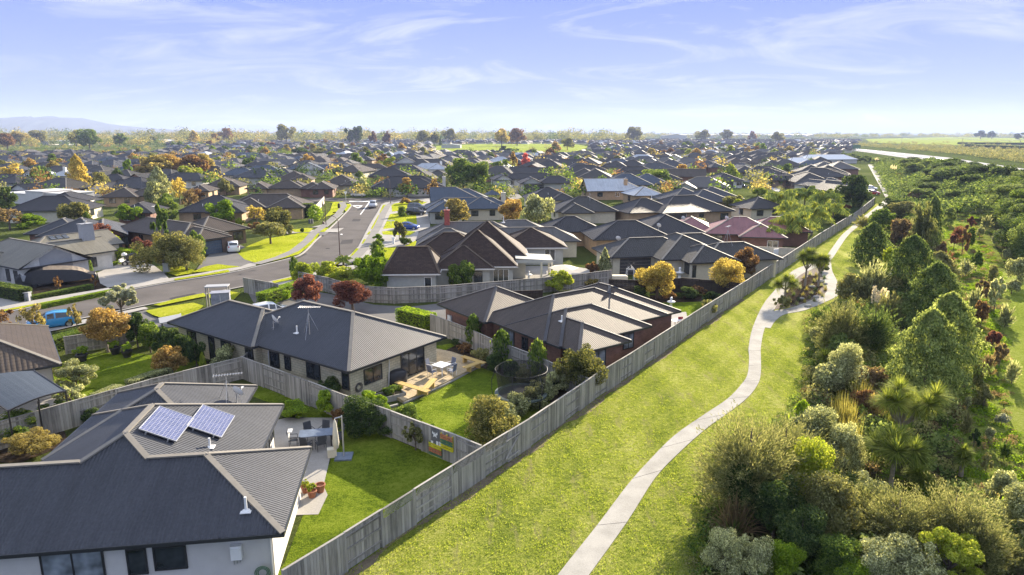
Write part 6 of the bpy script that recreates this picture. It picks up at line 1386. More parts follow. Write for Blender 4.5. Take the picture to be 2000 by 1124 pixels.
def table(px, py, z, lx, ly, rz, top, leg, label, cat='table', h=.74):
    P = U(px, py, z+h); root = empty('table', (P.x,P.y,z), rz, label, cat)
    b = MB(); b.box((0,0,h-.02),(lx,ly,.04)); b.build('tabletop', M[top], root)
    for sx in (-1,1):
        for sy in (-1,1): b = MB(); b.box((sx*(lx/2-.08),sy*(ly/2-.08),(h-.04)/2),(.06,.06,h-.04)); b.build('leg', M[leg], root)
    return root
CHM = {}
def chair(x, y, z, rz, fr, fab, label, group, world=False):
    P = Vector((x,y,0)) if world else U(x,y,z+.45); key = (fr,fab)
    if key not in CHM:
        s_ = MB(); s_.box((0,0,.43),(.5,.5,.035)); bk = MB(); bk.box((0,-.27,.72),(.48,.03,.56), M=Matrix.Rotation(R(12),3,'X')); lg = []
        for sx in (-1,1):
            for sy in (-1,1): l = MB(); l.tube((sx*.25,sy*.22,0),(sx*.25,sy*.22,.44 if sy > 0 else .47),.016,.016,5); lg.append(l.mesh('leg', M[fr]))
            ar = MB(); ar.bar((sx*.26,-.26,.64),(sx*.26,.22,.64),.035,.025); ar.tube((sx*.26,.22,.43),(sx*.26,.22,.64),.014); lg.append(ar.mesh('armrest', M[fr]))
        CHM[key] = (s_.mesh('seat', M[fab]), bk.mesh('backrest', M[fab]), lg)
    a_, b_, lg = CHM[key]; root = empty('chair', (P.x,P.y,z), rz, label, 'chair', group); inst('seat', a_, root); inst('backrest', b_, root)
    for l in lg: inst('leg' if l.name.startswith('leg') else 'armrest', l, root)
M['fabric'] = plain('blue_grey_mesh_fabric', (.16,.18,.24), .8); M['dfabric'] = plain('dark_mesh_fabric', (.05,.055,.065), .8); M['slate'] = plain('slate_table_top', (.12,.15,.20), .35)
t = table(862,712,.22,1.1,1.1,R(-35),'white','white','white square table on the timber deck')
P = t.location
for k, (dx, dy, lb) in enumerate([(-.95,-.15,'nearest the house wall'),(-.1,-.95,'nearest the lawn'),(.15,.95,'at the far side'),(.95,.1,'at the side of the far bench')]):
    v = Matrix.Rotation(R(-35),3,'Z') @ Vector((dx,dy,0)); chair(P.x+v.x,P.y+v.y,.22,math.atan2(-v.y,-v.x)-R(90),'white','fabric','white framed deck chair '+lb,'chairs round the white deck table',True)
t = table(617,845,.03,1.9,1.05,R(12),'slate','black','large blue-grey topped table on the concrete patio'); P = t.location
for k, (dx, dy, lb) in enumerate([(-.45,.85,'left one at the far side'),(.4,.85,'right one at the far side'),(-.5,-.85,'left one at the near side'),(.3,-.85,'right one at the near side'),(1.3,.25,'far one at the lawn end'),(1.3,-.3,'near one at the lawn end'),(-1.3,0,'draped with a pale towel, at the house end')]):
    v = Matrix.Rotation(R(12),3,'Z') @ Vector((dx,dy,0)); chair(P.x+v.x,P.y+v.y,.03,math.atan2(-v.y,-v.x)-R(90),'black','dfabric','dark patio chair, '+lb,'dark chairs round the patio table',True)
v = Matrix.Rotation(R(12),3,'Z') @ Vector((-1.55,0,0)); b = MB(); b.box((0,0,.72),(.06,.5,.55)); b.box((.1,0,.99),(.25,.5,.03)); o = b.build('towel', M['white']); o.location=(P.x+v.x,P.y+v.y,.03); o.rotation_euler=(0,0,R(12)); tag(o,'pale patterned towel draped over a patio chair','towel')
# closed cantilever umbrella
P = U(672,894); root = empty('parasol', P, .1, 'closed pale parasol on a dark slab base beside the patio', 'parasol')
b = MB(); b.box((0,0,.06),(.95,.95,.1)); b.build('base_slab', M['slate'], root); b = MB(); b.tube((0,0,.1),(0,0,2.55),.045,.04,8); b.tube((0,0,2.5),(-.42,.1,2.35),.03); b.build('pole', M['metal'], root)
b = MB(); b.lathe([(.03,2.3),(.09,2.1),(.15,1.5),(.19,.9),(.13,.55),(.05,.5)],(-.42,.1,0),9); b.build('canopy', M['cream'], root, True)
def pot(px, py, label, mat, r=.2, h=.36, leafc=None, ph=.4):
    P = U(px,py); root = empty('plant_pot', P, 0, label, 'plant pot'); b = MB(); b.lathe([(r*.65,0),(r,h*.85),(r*1.08,h*.86),(r*1.08,h),(r*.85,h),(r*.8,h*.8)],n=14); b.build('pot', M[mat], root, False)
    if leafc: inst('leaves', get_crown('low' if leafc != 'ball' else 'low', 2, px), root, LM[leafc], (0,0,h*.8), None, (r*2.4,r*2.4,ph))
    return root
M['terra'] = plain('terracotta', (.32,.12,.06), .6); M['bluepot'] = plain('blue_glaze', (.06,.09,.14), .3)
pot(597,963,'left terracotta pot by the patio corner','terra',.22,.4,'lime',.4); pot(610,972,'front patio pot with bright yellow-green leaves','terra',.24,.4,'lime',.55); pot(626,962,'right terracotta pot, empty looking, by the patio corner','terra',.26,.46)
pot(161,724-18,'black pot with clipped ball on the left of the lawn','black',.42,.6,'hedge',.8); pot(226,692,'black pot with clipped ball under the orange tree','black',.42,.6,'hedge',.8); pot(249,698,'black pot with clipped ball at the bench end','black',.42,.6,'hedge',.8); pot(330,738,'blue glazed pot of the bronze potted tree','bluepot',.35,.5)
b = MB(); b.box((0,0,.45),(1.6,.35,.07)); [b.box((s*.6,0,.21),(.08,.3,.42)) for s in (-1,1)]; put(b,'bench','fence',238,690,.0,'low plank bench between two potted clipped balls','bench',.6)
# raised planter, bbq, hose reels, box
b = MB(); b.box((0,0,.2),(2.0,.1,.4)); b.box((0,1.0,.2),(2.0,.1,.4)); b.box((-1,.5,.2),(.1,1.1,.4)); b.box((1,.5,.2),(.1,1.1,.4)); put(b,'planter_box','fence',766,784,0,'raised timber planter box beside the deck','planter box',R(34))
b = MB(); b.lathe([(.70,.0),(.72,.5),(.66,.95),(.42,1.15),(.1,1.2)],n=10); o = put(b,'covered_barbecue','black',776,752,.0,'barbecue under a black cover against the cream wall','barbecue',.6,None,True); o.scale=(1.15,.75,1)
b = MB(); b.lathe([(.15,0),(.17,.3),(.13,.33)],n=10); put(b,'pot','terra',757,750,0,'small dark pot beside the covered barbecue','plant pot')
def ring(name, x, y, z, r, mat, label, cat, rz, parent=None):
    b = MB(); n = 18
    for rr in (r, r*.8, r*.6): 
        Pn = [Vector((math.cos(6.2832*k/n)*rr, (r-rr)*.15, math.sin(6.2832*k/n)*rr)) for k in range(n+1)]; b.path(Pn, .022, 4)
    o = b.build(name, M[mat]); o.location=(x,y,z); o.rotation_euler=(0,0,rz); return tag(o,label,cat)
P = B.matrix_basis @ Vector((0,0,0)); v = Matrix.Rotation(-R(35.49),3,'Z') @ Vector((-.45,1.2,0)); ring('hose_reel', P.x+v.x, P.y+v.y, .9, .33, 'black', 'coiled hose on the cream block wall corner', 'hose reel', -R(35.49)+R(90))
P = A.location; v = Matrix.Rotation(R(8.07),3,'Z') @ Vector((-1.0,.35,0)); ring('hose_reel', P.x+v.x, P.y+v.y, .55, .3, 'p_green', 'green hose reel on the white house wall at the bottom', 'hose reel', R(8.07))
b = MB(); b.box((0,0,.25),(.5,.35,.45)); b.box((0,0,.5),(.55,.4,.05)); put(b,'storage_box','cream',649,893,0,'small wooden box on the patio edge','box',.3)
# trampoline
M['ringg'] = plain('faded_green_pad', (.09,.12,.11), .7)
P = U(1018,767,.88); root = empty('trampoline', (P.x,P.y,0), .2, 'round trampoline with black safety net on the lawn', 'trampoline'); rT = 1.8; n = 28
b = MB(); b.lathe([(0.01,.86),(rT*.84,.86),(rT*.84,.872),(0.01,.873)],n=n); b.build('jumping_mat', M['black'], root)
b = MB(); 
for k in range(n):
    a0, a1 = 6.2832*k/n, 6.2832*(k+1)/n; c0, s0, c1, s1 = math.cos(a0), math.sin(a0), math.cos(a1), math.sin(a1)
    b.face([(c0*rT*.84,s0*rT*.84,.89),(c0*rT,s0*rT,.89),(c1*rT,s1*rT,.89),(c1*rT*.84,s1*rT*.84,.89)]); b.face([(c0*rT,s0*rT,.80),(c1*rT,s1*rT,.80),(c1*rT,s1*rT,.89),(c0*rT,s0*rT,.89)])
b.build('edge_pad', M['ringg'], root)
for k in range(6):
    a0 = 6.2832*k/6; c, s = math.cos(a0), math.sin(a0); b = MB(); b.tube((c*rT*.97,s*rT*.97,.8),(c*rT*1.02,s*rT*1.02,0),.024); b.build('leg', M['black'], root)
    b = MB(); b.path([(c*rT*1.01,s*rT*1.01,0.3),(c*rT*1.12,s*rT*1.12,1.2),(c*rT*1.12,s*rT*1.12,2.0),(c*rT*.98,s*rT*.98,2.6)],.022,6); b.build('net_pole', M['black'], root)
b = MB(); b.path([(math.cos(6.2832*k/n)*rT*.98, math.sin(6.2832*k/n)*rT*.98, 2.6 - .06*abs(math.sin(3*6.2832*k/n))) for k in range(n+1)], .016, 5); b.build('top_ring', M['black'], root)
m_, t_, b_, o_ = newmat('net_mesh'); b_.inputs['Base Color'].default_value = (.015,.015,.015,1); tp = t_.nodes.new('ShaderNodeBsdfTransparent'); mxs = t_.nodes.new('ShaderNodeMixShader'); mxs.inputs[0].default_value = .55
t_.links.new(tp.outputs[0], mxs.inputs[1]); t_.links.new(b_.outputs[0], mxs.inputs[2]); t_.links.new(mxs.outputs[0], o_.inputs[0]); M['net'] = m_
b = MB()
for k in range(n):
    a0, a1 = 6.2832*k/n, 6.2832*(k+1)/n; r0, r1 = rT*.86, rT*.97
    b.face([(math.cos(a0)*r0,math.sin(a0)*r0,.9),(math.cos(a1)*r0,math.sin(a1)*r0,.9),(math.cos(a1)*r1,math.sin(a1)*r1,2.58),(math.cos(a0)*r1,math.sin(a0)*r1,2.58)])
b.build('safety_net', M['net'], root)
# small sheds
M['lilac'] = plain('pale_lilac_metal', (.24,.25,.29), .6)
P = U(434,610); root = empty('garden_shed', P, .3, 'pale grey metal garden shed behind the cream house roof', 'shed'); b = MB(); b.box((0,0,1.05),(1.75,1.2,2.1)); b.build('wall', M['lilac'], root); b = MB(); b.box((0,0,2.13),(1.85,1.3,.06)); b.build('roof', M['lilac'], root); b = MB(); b.box((0,-.62,1.0),(.03,.03,1.9)); b.build('door', M['wgarage'], root)
P = U(428,600); root = empty('wood_store', P, .2, 'open sided wood store with pale flat roof by the hedge', 'wood store'); b = MB(); b.box((0,0,2.3),(2.3,1.2,.1)); b.build('roof', M['greybrick'], root)
for sx in (-1,1):
    for sy in (-1,1): b = MB(); b.box((sx*1.05,sy*.5,1.12),(.1,.1,2.24)); b.build('post', M['fence'], root)
P = U(338,668); root = empty('lean_to', P, R(-60), 'small lean-to with pale roof at the far end of the cream house', 'lean-to'); b = MB(); b.box((0,0,2.1),(2.0,1.8,.08), M=Matrix.Rotation(.08,3,'X')); b.build('roof', M['greybrick'], root); b = MB(); b.box((0,-.7,1.0),(2.0,.05,2.0)); b.build('back_wall', M['dfence'], root)
for sx in (-1,1): b = MB(); b.box((sx*1.2,.9,1.1),(.1,.1,2.2)); b.build('post', M['white'], root)
P = U(962,398); root = empty('gazebo', P, .3, 'small blue roofed gazebo behind the blue-grey gables', 'gazebo'); b = MB()
for k in range(4):
    a0, a1 = R(45+90*k), R(135+90*k); b.face([(math.cos(a0)*2.6,math.sin(a0)*2.6,2.4),(math.cos(a1)*2.6,math.sin(a1)*2.6,2.4),(0,0,3.6)])
b.build('roof', M['r_blue'], root)
for k in range(4): a0 = R(45+90*k); b = MB(); b.box((math.cos(a0)*2.3,math.sin(a0)*2.3,1.2),(.14,.14,2.4)); b.build('post', M['fence'], root)
P = U(562,404); root = empty('parasol', P, 0, 'open white sun umbrella on the terrace of the tiled house', 'parasol'); b = MB(); b.lathe([(1.9,2.2),(1.0,2.55),(.05,2.8)],n=10); b.build('canopy', M['white'], root); b = MB(); b.tube((0,0,0),(0,0,2.5),.04); b.build('pole', M['metal'], root)
# boat under black cover, trailer, kettle barbecues, pillars
P = U(112,556); root = empty('covered_boat', P, R(31), 'large boat under a black and tan tarpaulin in front of the white house', 'covered boat'); b = MB(); L_ = 8.2; prof = []
for i in range(15):
    s = i/14; x = -L_/2 + L_*s; hw = 1.25*min(1, s*4+.15)*min(1, (1-s)*3+.25); zt = 1.2 + 1.3*math.sin(math.pi*min(1, s*1.1))**.7 + .15*math.sin(9*s); prof.append((x, hw, zt))
for (x0,w0,z0_),(x1,w1_,z1_) in zip(prof[:-1],prof[1:]):
    for sg in (-1,1):
        b.cur = 1 if x0 > -1.5 else 0; b.face([(x0,0,z0_),(x1,0,z1_),(x1,sg*w1_*.75,z1_-.35),(x0,sg*w0*.75,z0_-.35)]); b.cur = 0
        b.face([(x0,sg*w0*.75,z0_-.35),(x1,sg*w1_*.75,z1_-.35),(x1,sg*w1_,.45),(x0,sg*w0,.45)])
b.build('tarpaulin', [M['black'], M['brown_cloth'] if 'brown_cloth' in M else plain('tan_tarp', (.20,.16,.12), .8)], root)
for sx in (-1.2,1.2):
    w2 = MB(); w2.tube((sx-1,-1.05,.33),(sx-1,-.85,.33),.33,.33,14); w2.build('wheel', M['black'], root)
P = U(263,518); root = empty('motorbike_trailer', P, R(10), 'small trailer carrying a black covered motorbike beside the formal garden', 'trailer'); b = MB(); b.box((0,0,.6),(3.4,1.7,.1)); b.box((-1.65,0,.8),(.08,1.7,.4)); b.build('frame', M['metal'], root)
b = MB(); b.lathe([(.5,.62),(.62,1.0),(.5,1.4),(.15,1.7)],n=10); c = b.build('bike_cover', M['black'], root, True); c.scale=(2.0,.8,1); b = MB(); b.lathe([(.38,1.35),(.36,1.6),(.1,1.8)],(-1.2,0,0),10); b.build('white_dome', M['white'], root, True)
for s in (-1,1): b = MB(); b.tube((-.9,s*.95,.38),(-.9,s*.78,.38),.38,.38,16); w_ = b.build('wheel', M['black'], root); b = MB(); b.tube((-.9,s*.96,.38),(-.9,s*.77,.38),.2,.2,12); b.build('rim', M['metal'], w_)
for k, (x, y) in enumerate(((168,545),(181,547))):
    b = MB(); b.lathe([(.2,.0),(.45,.25),(.55,.6),(.45,.95),(.1,1.1)],n=12); put(b,'covered_barbecue','black' if k else 'dfence',x,y,0,['left','right'][k]+' one of two dark round covers beside the boat','barbecue cover',0,None,True)
b = MB(); b.lathe([(.55,0),(.55,1.5),(.3,1.75),(.05,1.8)],n=14); put(b,'water_tank','greybrick',54,562,0,'grey round water tank at the end of the dark hedge','water tank',0,None,True)
b = MB(); b.box((0,0,.6),(.7,.5,1.2)); b.box((0,0,1.23),(.8,.6,.08)); b.box((0,-.26,.8),(.4,.02,.2)); put(b,'letterbox_pillar','greywall',326,533,0,'stone letterbox pillar by the driveway lawn','letterbox')
b = MB(); b.box((0,0,.5),(.5,.5,1.0)); b.box((0,0,1.05),(.6,.6,.1)); put(b,'letterbox_pillar','greybrick',56,590,0,'grey letterbox pillar at the hedge end by the street','letterbox')
# statues and small yard things on the cream house terrace
def statue(px, py, h, label, cat='statue'):
    b = MB(); b.lathe([(.32*h/1.4,0),(.32*h/1.4,.1*h),(.12*h,.15*h),(.10*h,.5*h),(.33*h,.58*h),(.33*h,.63*h),(.10*h,.66*h),(.09*h,.85*h),(.12*h,.92*h),(.03*h,h)],n=12); put(b,'fountain' if cat=='fountain' else 'statue','white',px,py,0,label,cat,0,None,True)
statue(1327,548,1.7,'tall white tiered fountain by the cream house door','fountain'); statue(1304,545,1.3,'small white statue left of the fountain'); statue(1310,604,1.3,'pale statue on the lawn edge behind the brick house'); statue(1033,548,1.2,'white statue in the shingle house garden'); statue(940,548,1.0,'small white urn under the verandah')
b = MB(); b.box((0,0,.55),(1.9,1.0,1.0)); b.box((0,0,1.08),(1.7,.9,.12)); put(b,'outdoor_cabinet','cream',1209,556,0,'cream cloth-covered garden furniture heap by the fence','covered furniture')
b = MB(); [b.tube((sx*.45,sy*.45,0),(sx*.45,sy*.45,1.5),.03) for sx in (-1,1) for sy in (-1,1)]; [b.tube((-.45,sy*.45,1.5),(.45,sy*.45,1.5),.03) for sy in (-1,1)]; b.path([(-.45,0,1.5),(0,0,2.0),(.45,0,1.5)],.03); put(b,'swing_seat','white',1231,549,0,'white metal garden arch seat on the drive','garden arch')
b = MB(); [b.face([(0,0,2.3),(math.cos(R(60*k))*1.9,math.sin(R(60*k))*1.9,1.9),(math.cos(R(60*k+60))*1.9,math.sin(R(60*k+60))*1.9,1.9)]) for k in range(6)]; b.tube((0,0,0),(0,0,2.2),.04); put(b,'parasol','cream',1100,553,0,'cream parasol in the shingle house garden','parasol')
b = MB(); b.box((0,0,.72),(1.3,.8,.04)); [b.box((sx*.55,sy*.3,.35),(.06,.06,.7)) for sx in (-1,1) for sy in (-1,1)]; put(b,'garden_table','white',1322,640,0,'white garden table behind the brick house corner','table',.5)
M['redplastic'] = plain('red_fabric', (.35,.04,.05), .7)
chair(1325,648,0,2.2,'black','redplastic','red garden chair nearest the long fence','red garden chairs'); chair(1326,628,0,.2,'black','redplastic','red garden chair at the far side of the table','red garden chairs')
for k, (x, y, c, lb) in enumerate([(1495,516,'bluecloth','blue cloth hanging on the washing line'),(1514,510,'white','white shirt hanging on the washing line')]):
    if c == 'bluecloth': M[c] = plain('blue_cloth', (.03,.08,.5), .8)
    b = MB(); b.box((0,0,1.2),(.9,.06,1.1)); b.box((0,0,1.78),(1.2,.02,.02)); put(b,'laundry',c,x,y,0,lb,'laundry',.4)
# ================================================================ cars
def carpaint(n, c):
    m, t, b, o = newmat(n); b.inputs['Base Color'].default_value = (*c,1); b.inputs['Roughness'].default_value = .25; b.inputs['Coat Weight'].default_value = .6; return m
CP = dict(blue=carpaint('blue_car_paint',(.04,.30,.60)), white=carpaint('white_car_paint',(.75,.75,.75)), silver=carpaint('silver_car_paint',(.42,.43,.45)), navy=carpaint('navy_car_paint',(.01,.05,.25)), black=carpaint('black_car_paint',(.015,.015,.018)), grey=carpaint('grey_car_paint',(.12,.13,.14)), red=carpaint('red_car_paint',(.35,.02,.02)))
M['taillight'] = plain('red_lens', (.4,.01,.01), .2); M['headlight'] = plain('clear_lens', (.6,.6,.62), .1)
ST = dict(
 hatch=[(-2.05,.66,.38,.78,.55,.80),(-1.98,.80,.26,.98,.60,1.12),(-1.55,.85,.2,.98,.60,1.44),(-.3,.87,.2,.96,.64,1.52),(.35,.87,.2,.95,.62,1.42),(1.08,.86,.2,.95,.70,.99),(1.75,.80,.22,.80,.62,.84),(2.05,.66,.34,.62,.5,.64)],
 suv=[(-2.25,.72,.42,.85,.6,.90),(-2.18,.86,.3,1.08,.66,1.25),(-1.85,.91,.28,1.08,.68,1.66),(-.3,.93,.28,1.06,.72,1.72),(.45,.93,.28,1.05,.70,1.62),(1.1,.92,.28,1.06,.76,1.12),(1.95,.87,.3,.95,.7,1.0),(2.25,.74,.4,.75,.6,.78)],
 sedan=[(-2.3,.68,.38,.80,.58,.85),(-2.2,.82,.26,.98,.70,1.02),(-1.5,.87,.2,.98,.66,1.06),(-.85,.88,.2,.97,.60,1.42),(-.1,.88,.2,.96,.62,1.45),(.5,.88,.2,.95,.62,1.36),(1.2,.87,.2,.94,.72,.98),(2.0,.82,.22,.80,.62,.82),(2.3,.68,.34,.62,.5,.66)],
 van=[(-2.4,.74,.4,.95,.68,1.2),(-2.33,.88,.3,1.1,.74,1.75),(-1.5,.9,.25,1.1,.76,1.86),(.5,.9,.25,1.08,.76,1.86),(1.2,.9,.25,1.06,.72,1.65),(1.95,.88,.25,1.05,.74,1.10),(2.3,.82,.3,.8,.65,.85),(2.45,.7,.38,.65,.5,.68)])
CM = {}
def carmesh(k):
    if k in CM: return CM[k]
    S_ = ST[k]; bd, gl = MB(), MB()
    def ringp(s): x,w_,zb,zm,wr,zr = s; return [(x,w_*.92,zb),(x,w_,zb+.25),(x,w_*.97,zm),(x,wr,zr),(x,-wr,zr),(x,-w_*.97,zm),(x,-w_,zb+.25),(x,-w_*.92,zb)]
    for i in range(len(S_)-1):
        a, c = ringp(S_[i]), ringp(S_[i+1]); ha, hc = S_[i][5]-S_[i][3], S_[i+1][5]-S_[i+1][3]
        for j in range(8):
            q_ = [a[j], a[(j+1)%8], c[(j+1)%8], c[j]]
            g_ = (j in (2,4) and max(ha,hc) > .25 and min(ha, hc) > -.02) or (j == 3 and abs(S_[i+1][5]-S_[i][5]) > .28 and max(S_[i][5],S_[i+1][5]) > 1.3 and min(ha,hc) > -.02)
            bd.face(q_)
            if g_:
                cc = sum((Vector(p) for p in q_), Vector())/4; nn = (Vector(q_[1])-Vector(q_[0])).cross(Vector(q_[2])-Vector(q_[0])).normalized()
                if nn.dot(cc - Vector((cc.x,0,.6))) < 0: nn = -nn
                gl.face([cc + (Vector(p)-cc)*.86 + nn*.012 for p in q_])
    bd.face(ringp(S_[0])); bd.face(ringp(S_[-1])[::-1])
    ty, rm = MB(), MB(); ty.tube((0,-.11,0),(0,.11,0),.33,.33,18); rm.tube((0,-.12,0),(0,.12,0),.2,.2,12)
    me = bd.mesh('body', CP['white'], True); bm = bmesh.new(); bm.from_mesh(me); bmesh.ops.remove_doubles(bm, verts=bm.verts, dist=1e-4); bmesh.ops.recalc_face_normals(bm, faces=bm.faces); bm.to_mesh(me); bm.free()
    CM[k] = (me, gl.mesh('glass', M['glass']), ty.mesh('tyre', M['black']), rm.mesh('rim', M['metal'])); return CM[k]
def car(px, py, az, col, kind, label, parts=True):
    bd, gl, ty, rm = carmesh(kind); P = U(px, py); root = empty('parked_car' if 'driving' not in label else 'car', (P.x,P.y,.16 if parts == 'verge' else .03), R(90-az), label, 'car')
    inst('body', bd, root, CP[col]); inst('windows', gl, root)
    L_ = ST[kind][-1][0]
    for sx in (-.66,.66):
        for s in (-1,1):
            wv = inst('wheel', ty, root, None, (sx*L_,s*(ST[kind][3][1]-.12),.33)); inst('rim', rm, wv)
    for s in (-1,1):
        b = MB(); b.box((L_-.10,s*.56,.68 if kind!='suv' else .82),(.12,.28,.13)); b.build('headlight', M['headlight'], root)
        b = MB(); b.box((-L_+.05,s*.66,.90 if kind!='suv' else 1.05),(.10,.16,.24)); b.build('taillight', M['taillight'], root)
    b = MB(); b.box((-L_+.0,0,.62),(.06,.45,.12)); b.build('number_plate', M['white'], root); return root
car(103,640,238,'blue','hatch','bright blue hatchback parked at the kerb'); car(456,492,-24,'white','suv','white hatchback seen from behind on the brown house driveway'); car(729,406,174,'silver','suv','silver four-wheel drive driving down the street')
car(796,449,100,'navy','sedan','shiny blue sedan on the drive of the grey-roofed house'); car(812,421,95,'black','suv','black car nearer one on the drive by the green shrubs'); car(815,411,95,'grey','suv','dark car behind the black one on the same drive')
car(196,387,70,'silver','van','silver people mover on the tan brick driveway'); car(183,386,70,'grey','hatch','dark hatchback hidden beside the silver people mover'); car(427,380,200,'white','hatch','white hatchback on the drive by the round tree'); car(770,377,95,'silver','hatch','silver hatchback before the double garage')
car(193,348,80,'white','suv','white estate car by the gabled house far left'); car(256,358,85,'white','hatch','sunlit white car by the autumn clump'); car(530,620,57,'white','hatch','white car roof behind the clipped driveway hedge'); car(1445,337,80,'white','suv','white four-wheel drive at the pale court'); car(1575,356,80,'grey','suv','dark utility vehicle at the end of the pale court'); car(1545,360,80,'silver','sedan','silver sedan in front of the palms court')
car(1430,364,95,'grey','hatch','dark car beside the timber garage gable'); car(1447,367,95,'black','hatch','black car right of the dark one by the timber gable'); car(1700,372,130,'white','hatch','white car by the pale gable house fence'); car(1704,381,130,'red','hatch','red car at the start of the wide path'); car(700,385,95,'white','hatch','white car on the cross street')
# ================================================================ street furniture
def lamp(px, py, top, side, label, arm=1.6):
    P = U(px,py); h = hgt(py, top); root = empty('street_lamp', P, 0, label, 'street lamp', 'street lamps'); b = MB(); b.tube((0,0,0),(0,0,h-.8),.085,.055,8)
    pts = [(side*arm/2*(1-math.cos(t)), 0, h-.8+math.sin(t)*.8) for t in [math.pi*k/8 for k in range(9)]]; b.path(pts,.045,6); b.build('pole', M['lamppost'], root)
    l = MB(); l.lathe([(.05,h-.8),(.16,h-.95),(.2,h-1.2),(.12,h-1.25)],(side*arm,0,0),8); l.build('lantern', M['lamppost'], root)
M['lamppost'] = plain('rust_brown_post', (.10,.06,.05), .5)
lamp(664,499,422,-1,'curved top brown street lamp in the middle of the bend',2.2); lamp(763,399,349,-1,'brown street lamp at the junction corner',1.8); lamp(637,441,390,-1,'tall thin lamp post by the concrete crossing',.4); lamp(581,378,316,1,'tall thin post by the brown tiled roofs',.4); lamp(614,362,318,1,'thin lamp post near the white gable roofs',.6); lamp(1540,392,320,1,'thin lamp post beyond the palms',.6); lamp(1352,352,316,1,'thin lamp post among the roofs by the court',.6)
def sign(px, py, h, kind, label):
    P = U(px,py); root = empty('road_sign', P, 0, label, 'road sign'); b = MB(); b.tube((0,0,0),(0,0,h),.05,.05,6); b.build('pole', M['white'], root); b = MB()
    if kind == 'tri': b.prism([(0,-.45),(.5,.42),(-.5,.42)],-.02,.02); o = b.build('sign_plate', M['white'], root); o.rotation_euler=(R(90),0,0); o.location=(0,-.08,h+.1)
    else: b.box((0,0,h),(1.5,.05,.24)); b.build('sign_plate', M['white'], root)
sign(676,398,2.6,'tri','white triangular give way sign on the corner verge'); sign(708,382,2.4,'bar','white street name sign across the junction'); sign(764,442,1.1,'bar','small white letterbox sign on the lawn')
b = MB(); b.lathe([(.28,0),(.3,.9),(.33,.95),(.25,1.2),(.05,1.3)],n=10); put(b,'rubbish_bin','dfence',662,408,0,'dark street bin on the corner footpath','bin',0,None,True)
b = MB(); b.box((0,0,.5),(.35,.35,1.0)); b.box((0,0,1.1),(.5,.4,.3)); put(b,'letterbox','white',769,478,0,'white letterbox by the grey house drive','letterbox')
b = MB(); [b.box((.5*k,0,.45),(.4,.3,.9)) for k in range(2)]; put(b,'letterbox','p_grey',605,437,0,'grey pair of letterboxes before the tall hedge','letterbox')
# green motorway sign and power line
P = U(1672,298); root = empty('motorway_sign', P, .3, 'green motorway direction sign beside the bright carriageway', 'road sign'); b = MB(); b.box((0,0,5.2),(9,.15,3.6)); b.build('sign_plate', M['p_green'], root)
for s in (-1,1): b = MB(); b.tube((s*3,.1,0),(s*3,.1,5),.12); b.build('post', M['metal'], root)
pp = [(1560,274,12),(1662,279,12),(1760,284,12),(1878,290,12),(1990,296,12),(2110,300,12)]; tops = []
for i, (x, y, h) in enumerate(pp):
    P = U(x,y); root = empty('power_pole', P, .4, ['first','second','third','fourth','fifth','last'][i]+' pole from the left of the power line across the fields', 'power pole', 'power line poles'); b = MB(); b.tube((0,0,0),(0,0,h),.25,.15,6); b.build('pole', M['fence'], root); b = MB(); b.box((0,0,h-.6),(3.6,.2,.2)); b.box((0,0,h-2.2),(2.6,.2,.2)); b.build('crossarm', M['fence'], root); tops.append(P + Vector((0,0,h-.4)))
b = MB()
for a, c in zip(tops[:-1], tops[1:]):
    for off in (-1.6,0,1.6):
        pts = [a.lerp(c, k/8) + Vector((off,0,-2.2*math.sin(math.pi*k/8))) for k in range(9)]; b.path(pts,.07,4)
tag(b.build('power_line', M['metal']), 'bright sagging power wires strung between the field poles', 'power line')
# ================================================================ background trees
q = random.Random(4)
SP = [(560,282,244,40,'olive'),(445,281,252,30,'rust'),(175,292,254,44,'green'),(150,290,256,34,'olive'),(235,288,262,30,'green'),(380,283,256,26,'gold'),(300,284,266,20,'olive'),(420,284,262,22,'orange'),(75,284,256,40,'olive'),(40,286,258,40,'autumn'),(15,292,262,40,'rust'),(700,283,248,28,'dark'),(682,283,252,22,'dark'),(730,284,258,18,'rust'),(755,284,256,18,'rust'),(877,281,252,30,'olive'),(828,284,256,30,'olive'),(848,284,258,24,'olive'),(980,286,252,34,'gold'),(1010,285,252,36,'rust'),(1237,279,249,34,'olive'),(1370,277,254,32,'olive'),(1420,276,254,30,'olive'),(1468,276,256,20,'rust'),(1520,280,258,28,'olive'),(1915,272,256,24,'dark'),(1937,272,256,20,'dark'),(1990,274,260,20,'dark'),(860,285,266,6,'dark'),(785,301,279,24,'orange'),(528,290,278,18,'red'),(635,284,272,16,'orange'),(1085,298,276,24,'orange'),(1108,294,270,28,'olive'),(1290,288,276,14,'rust'),(655,296,284,20,'dark'),(590,304,289,44,'dark'),(625,306,290,40,'olive'),(650,312,296,26,'green'),(740,312,294,30,'green'),(715,308,288,26,'olive'),(760,314,298,18,'dark'),(1000,300,290,30,'dark'),(983,300,286,22,'dark'),(1040,298,290,26,'olive'),(1120,314,303,26,'lime'),(1150,320,304,20,'olive'),(1330,300,290,30,'olive')]
NM = dict(olive='olive-green',rust='rust-brown',green='green',gold='golden',orange='orange',autumn='yellow-brown',dark='dark green',red='red',lime='yellow-green')
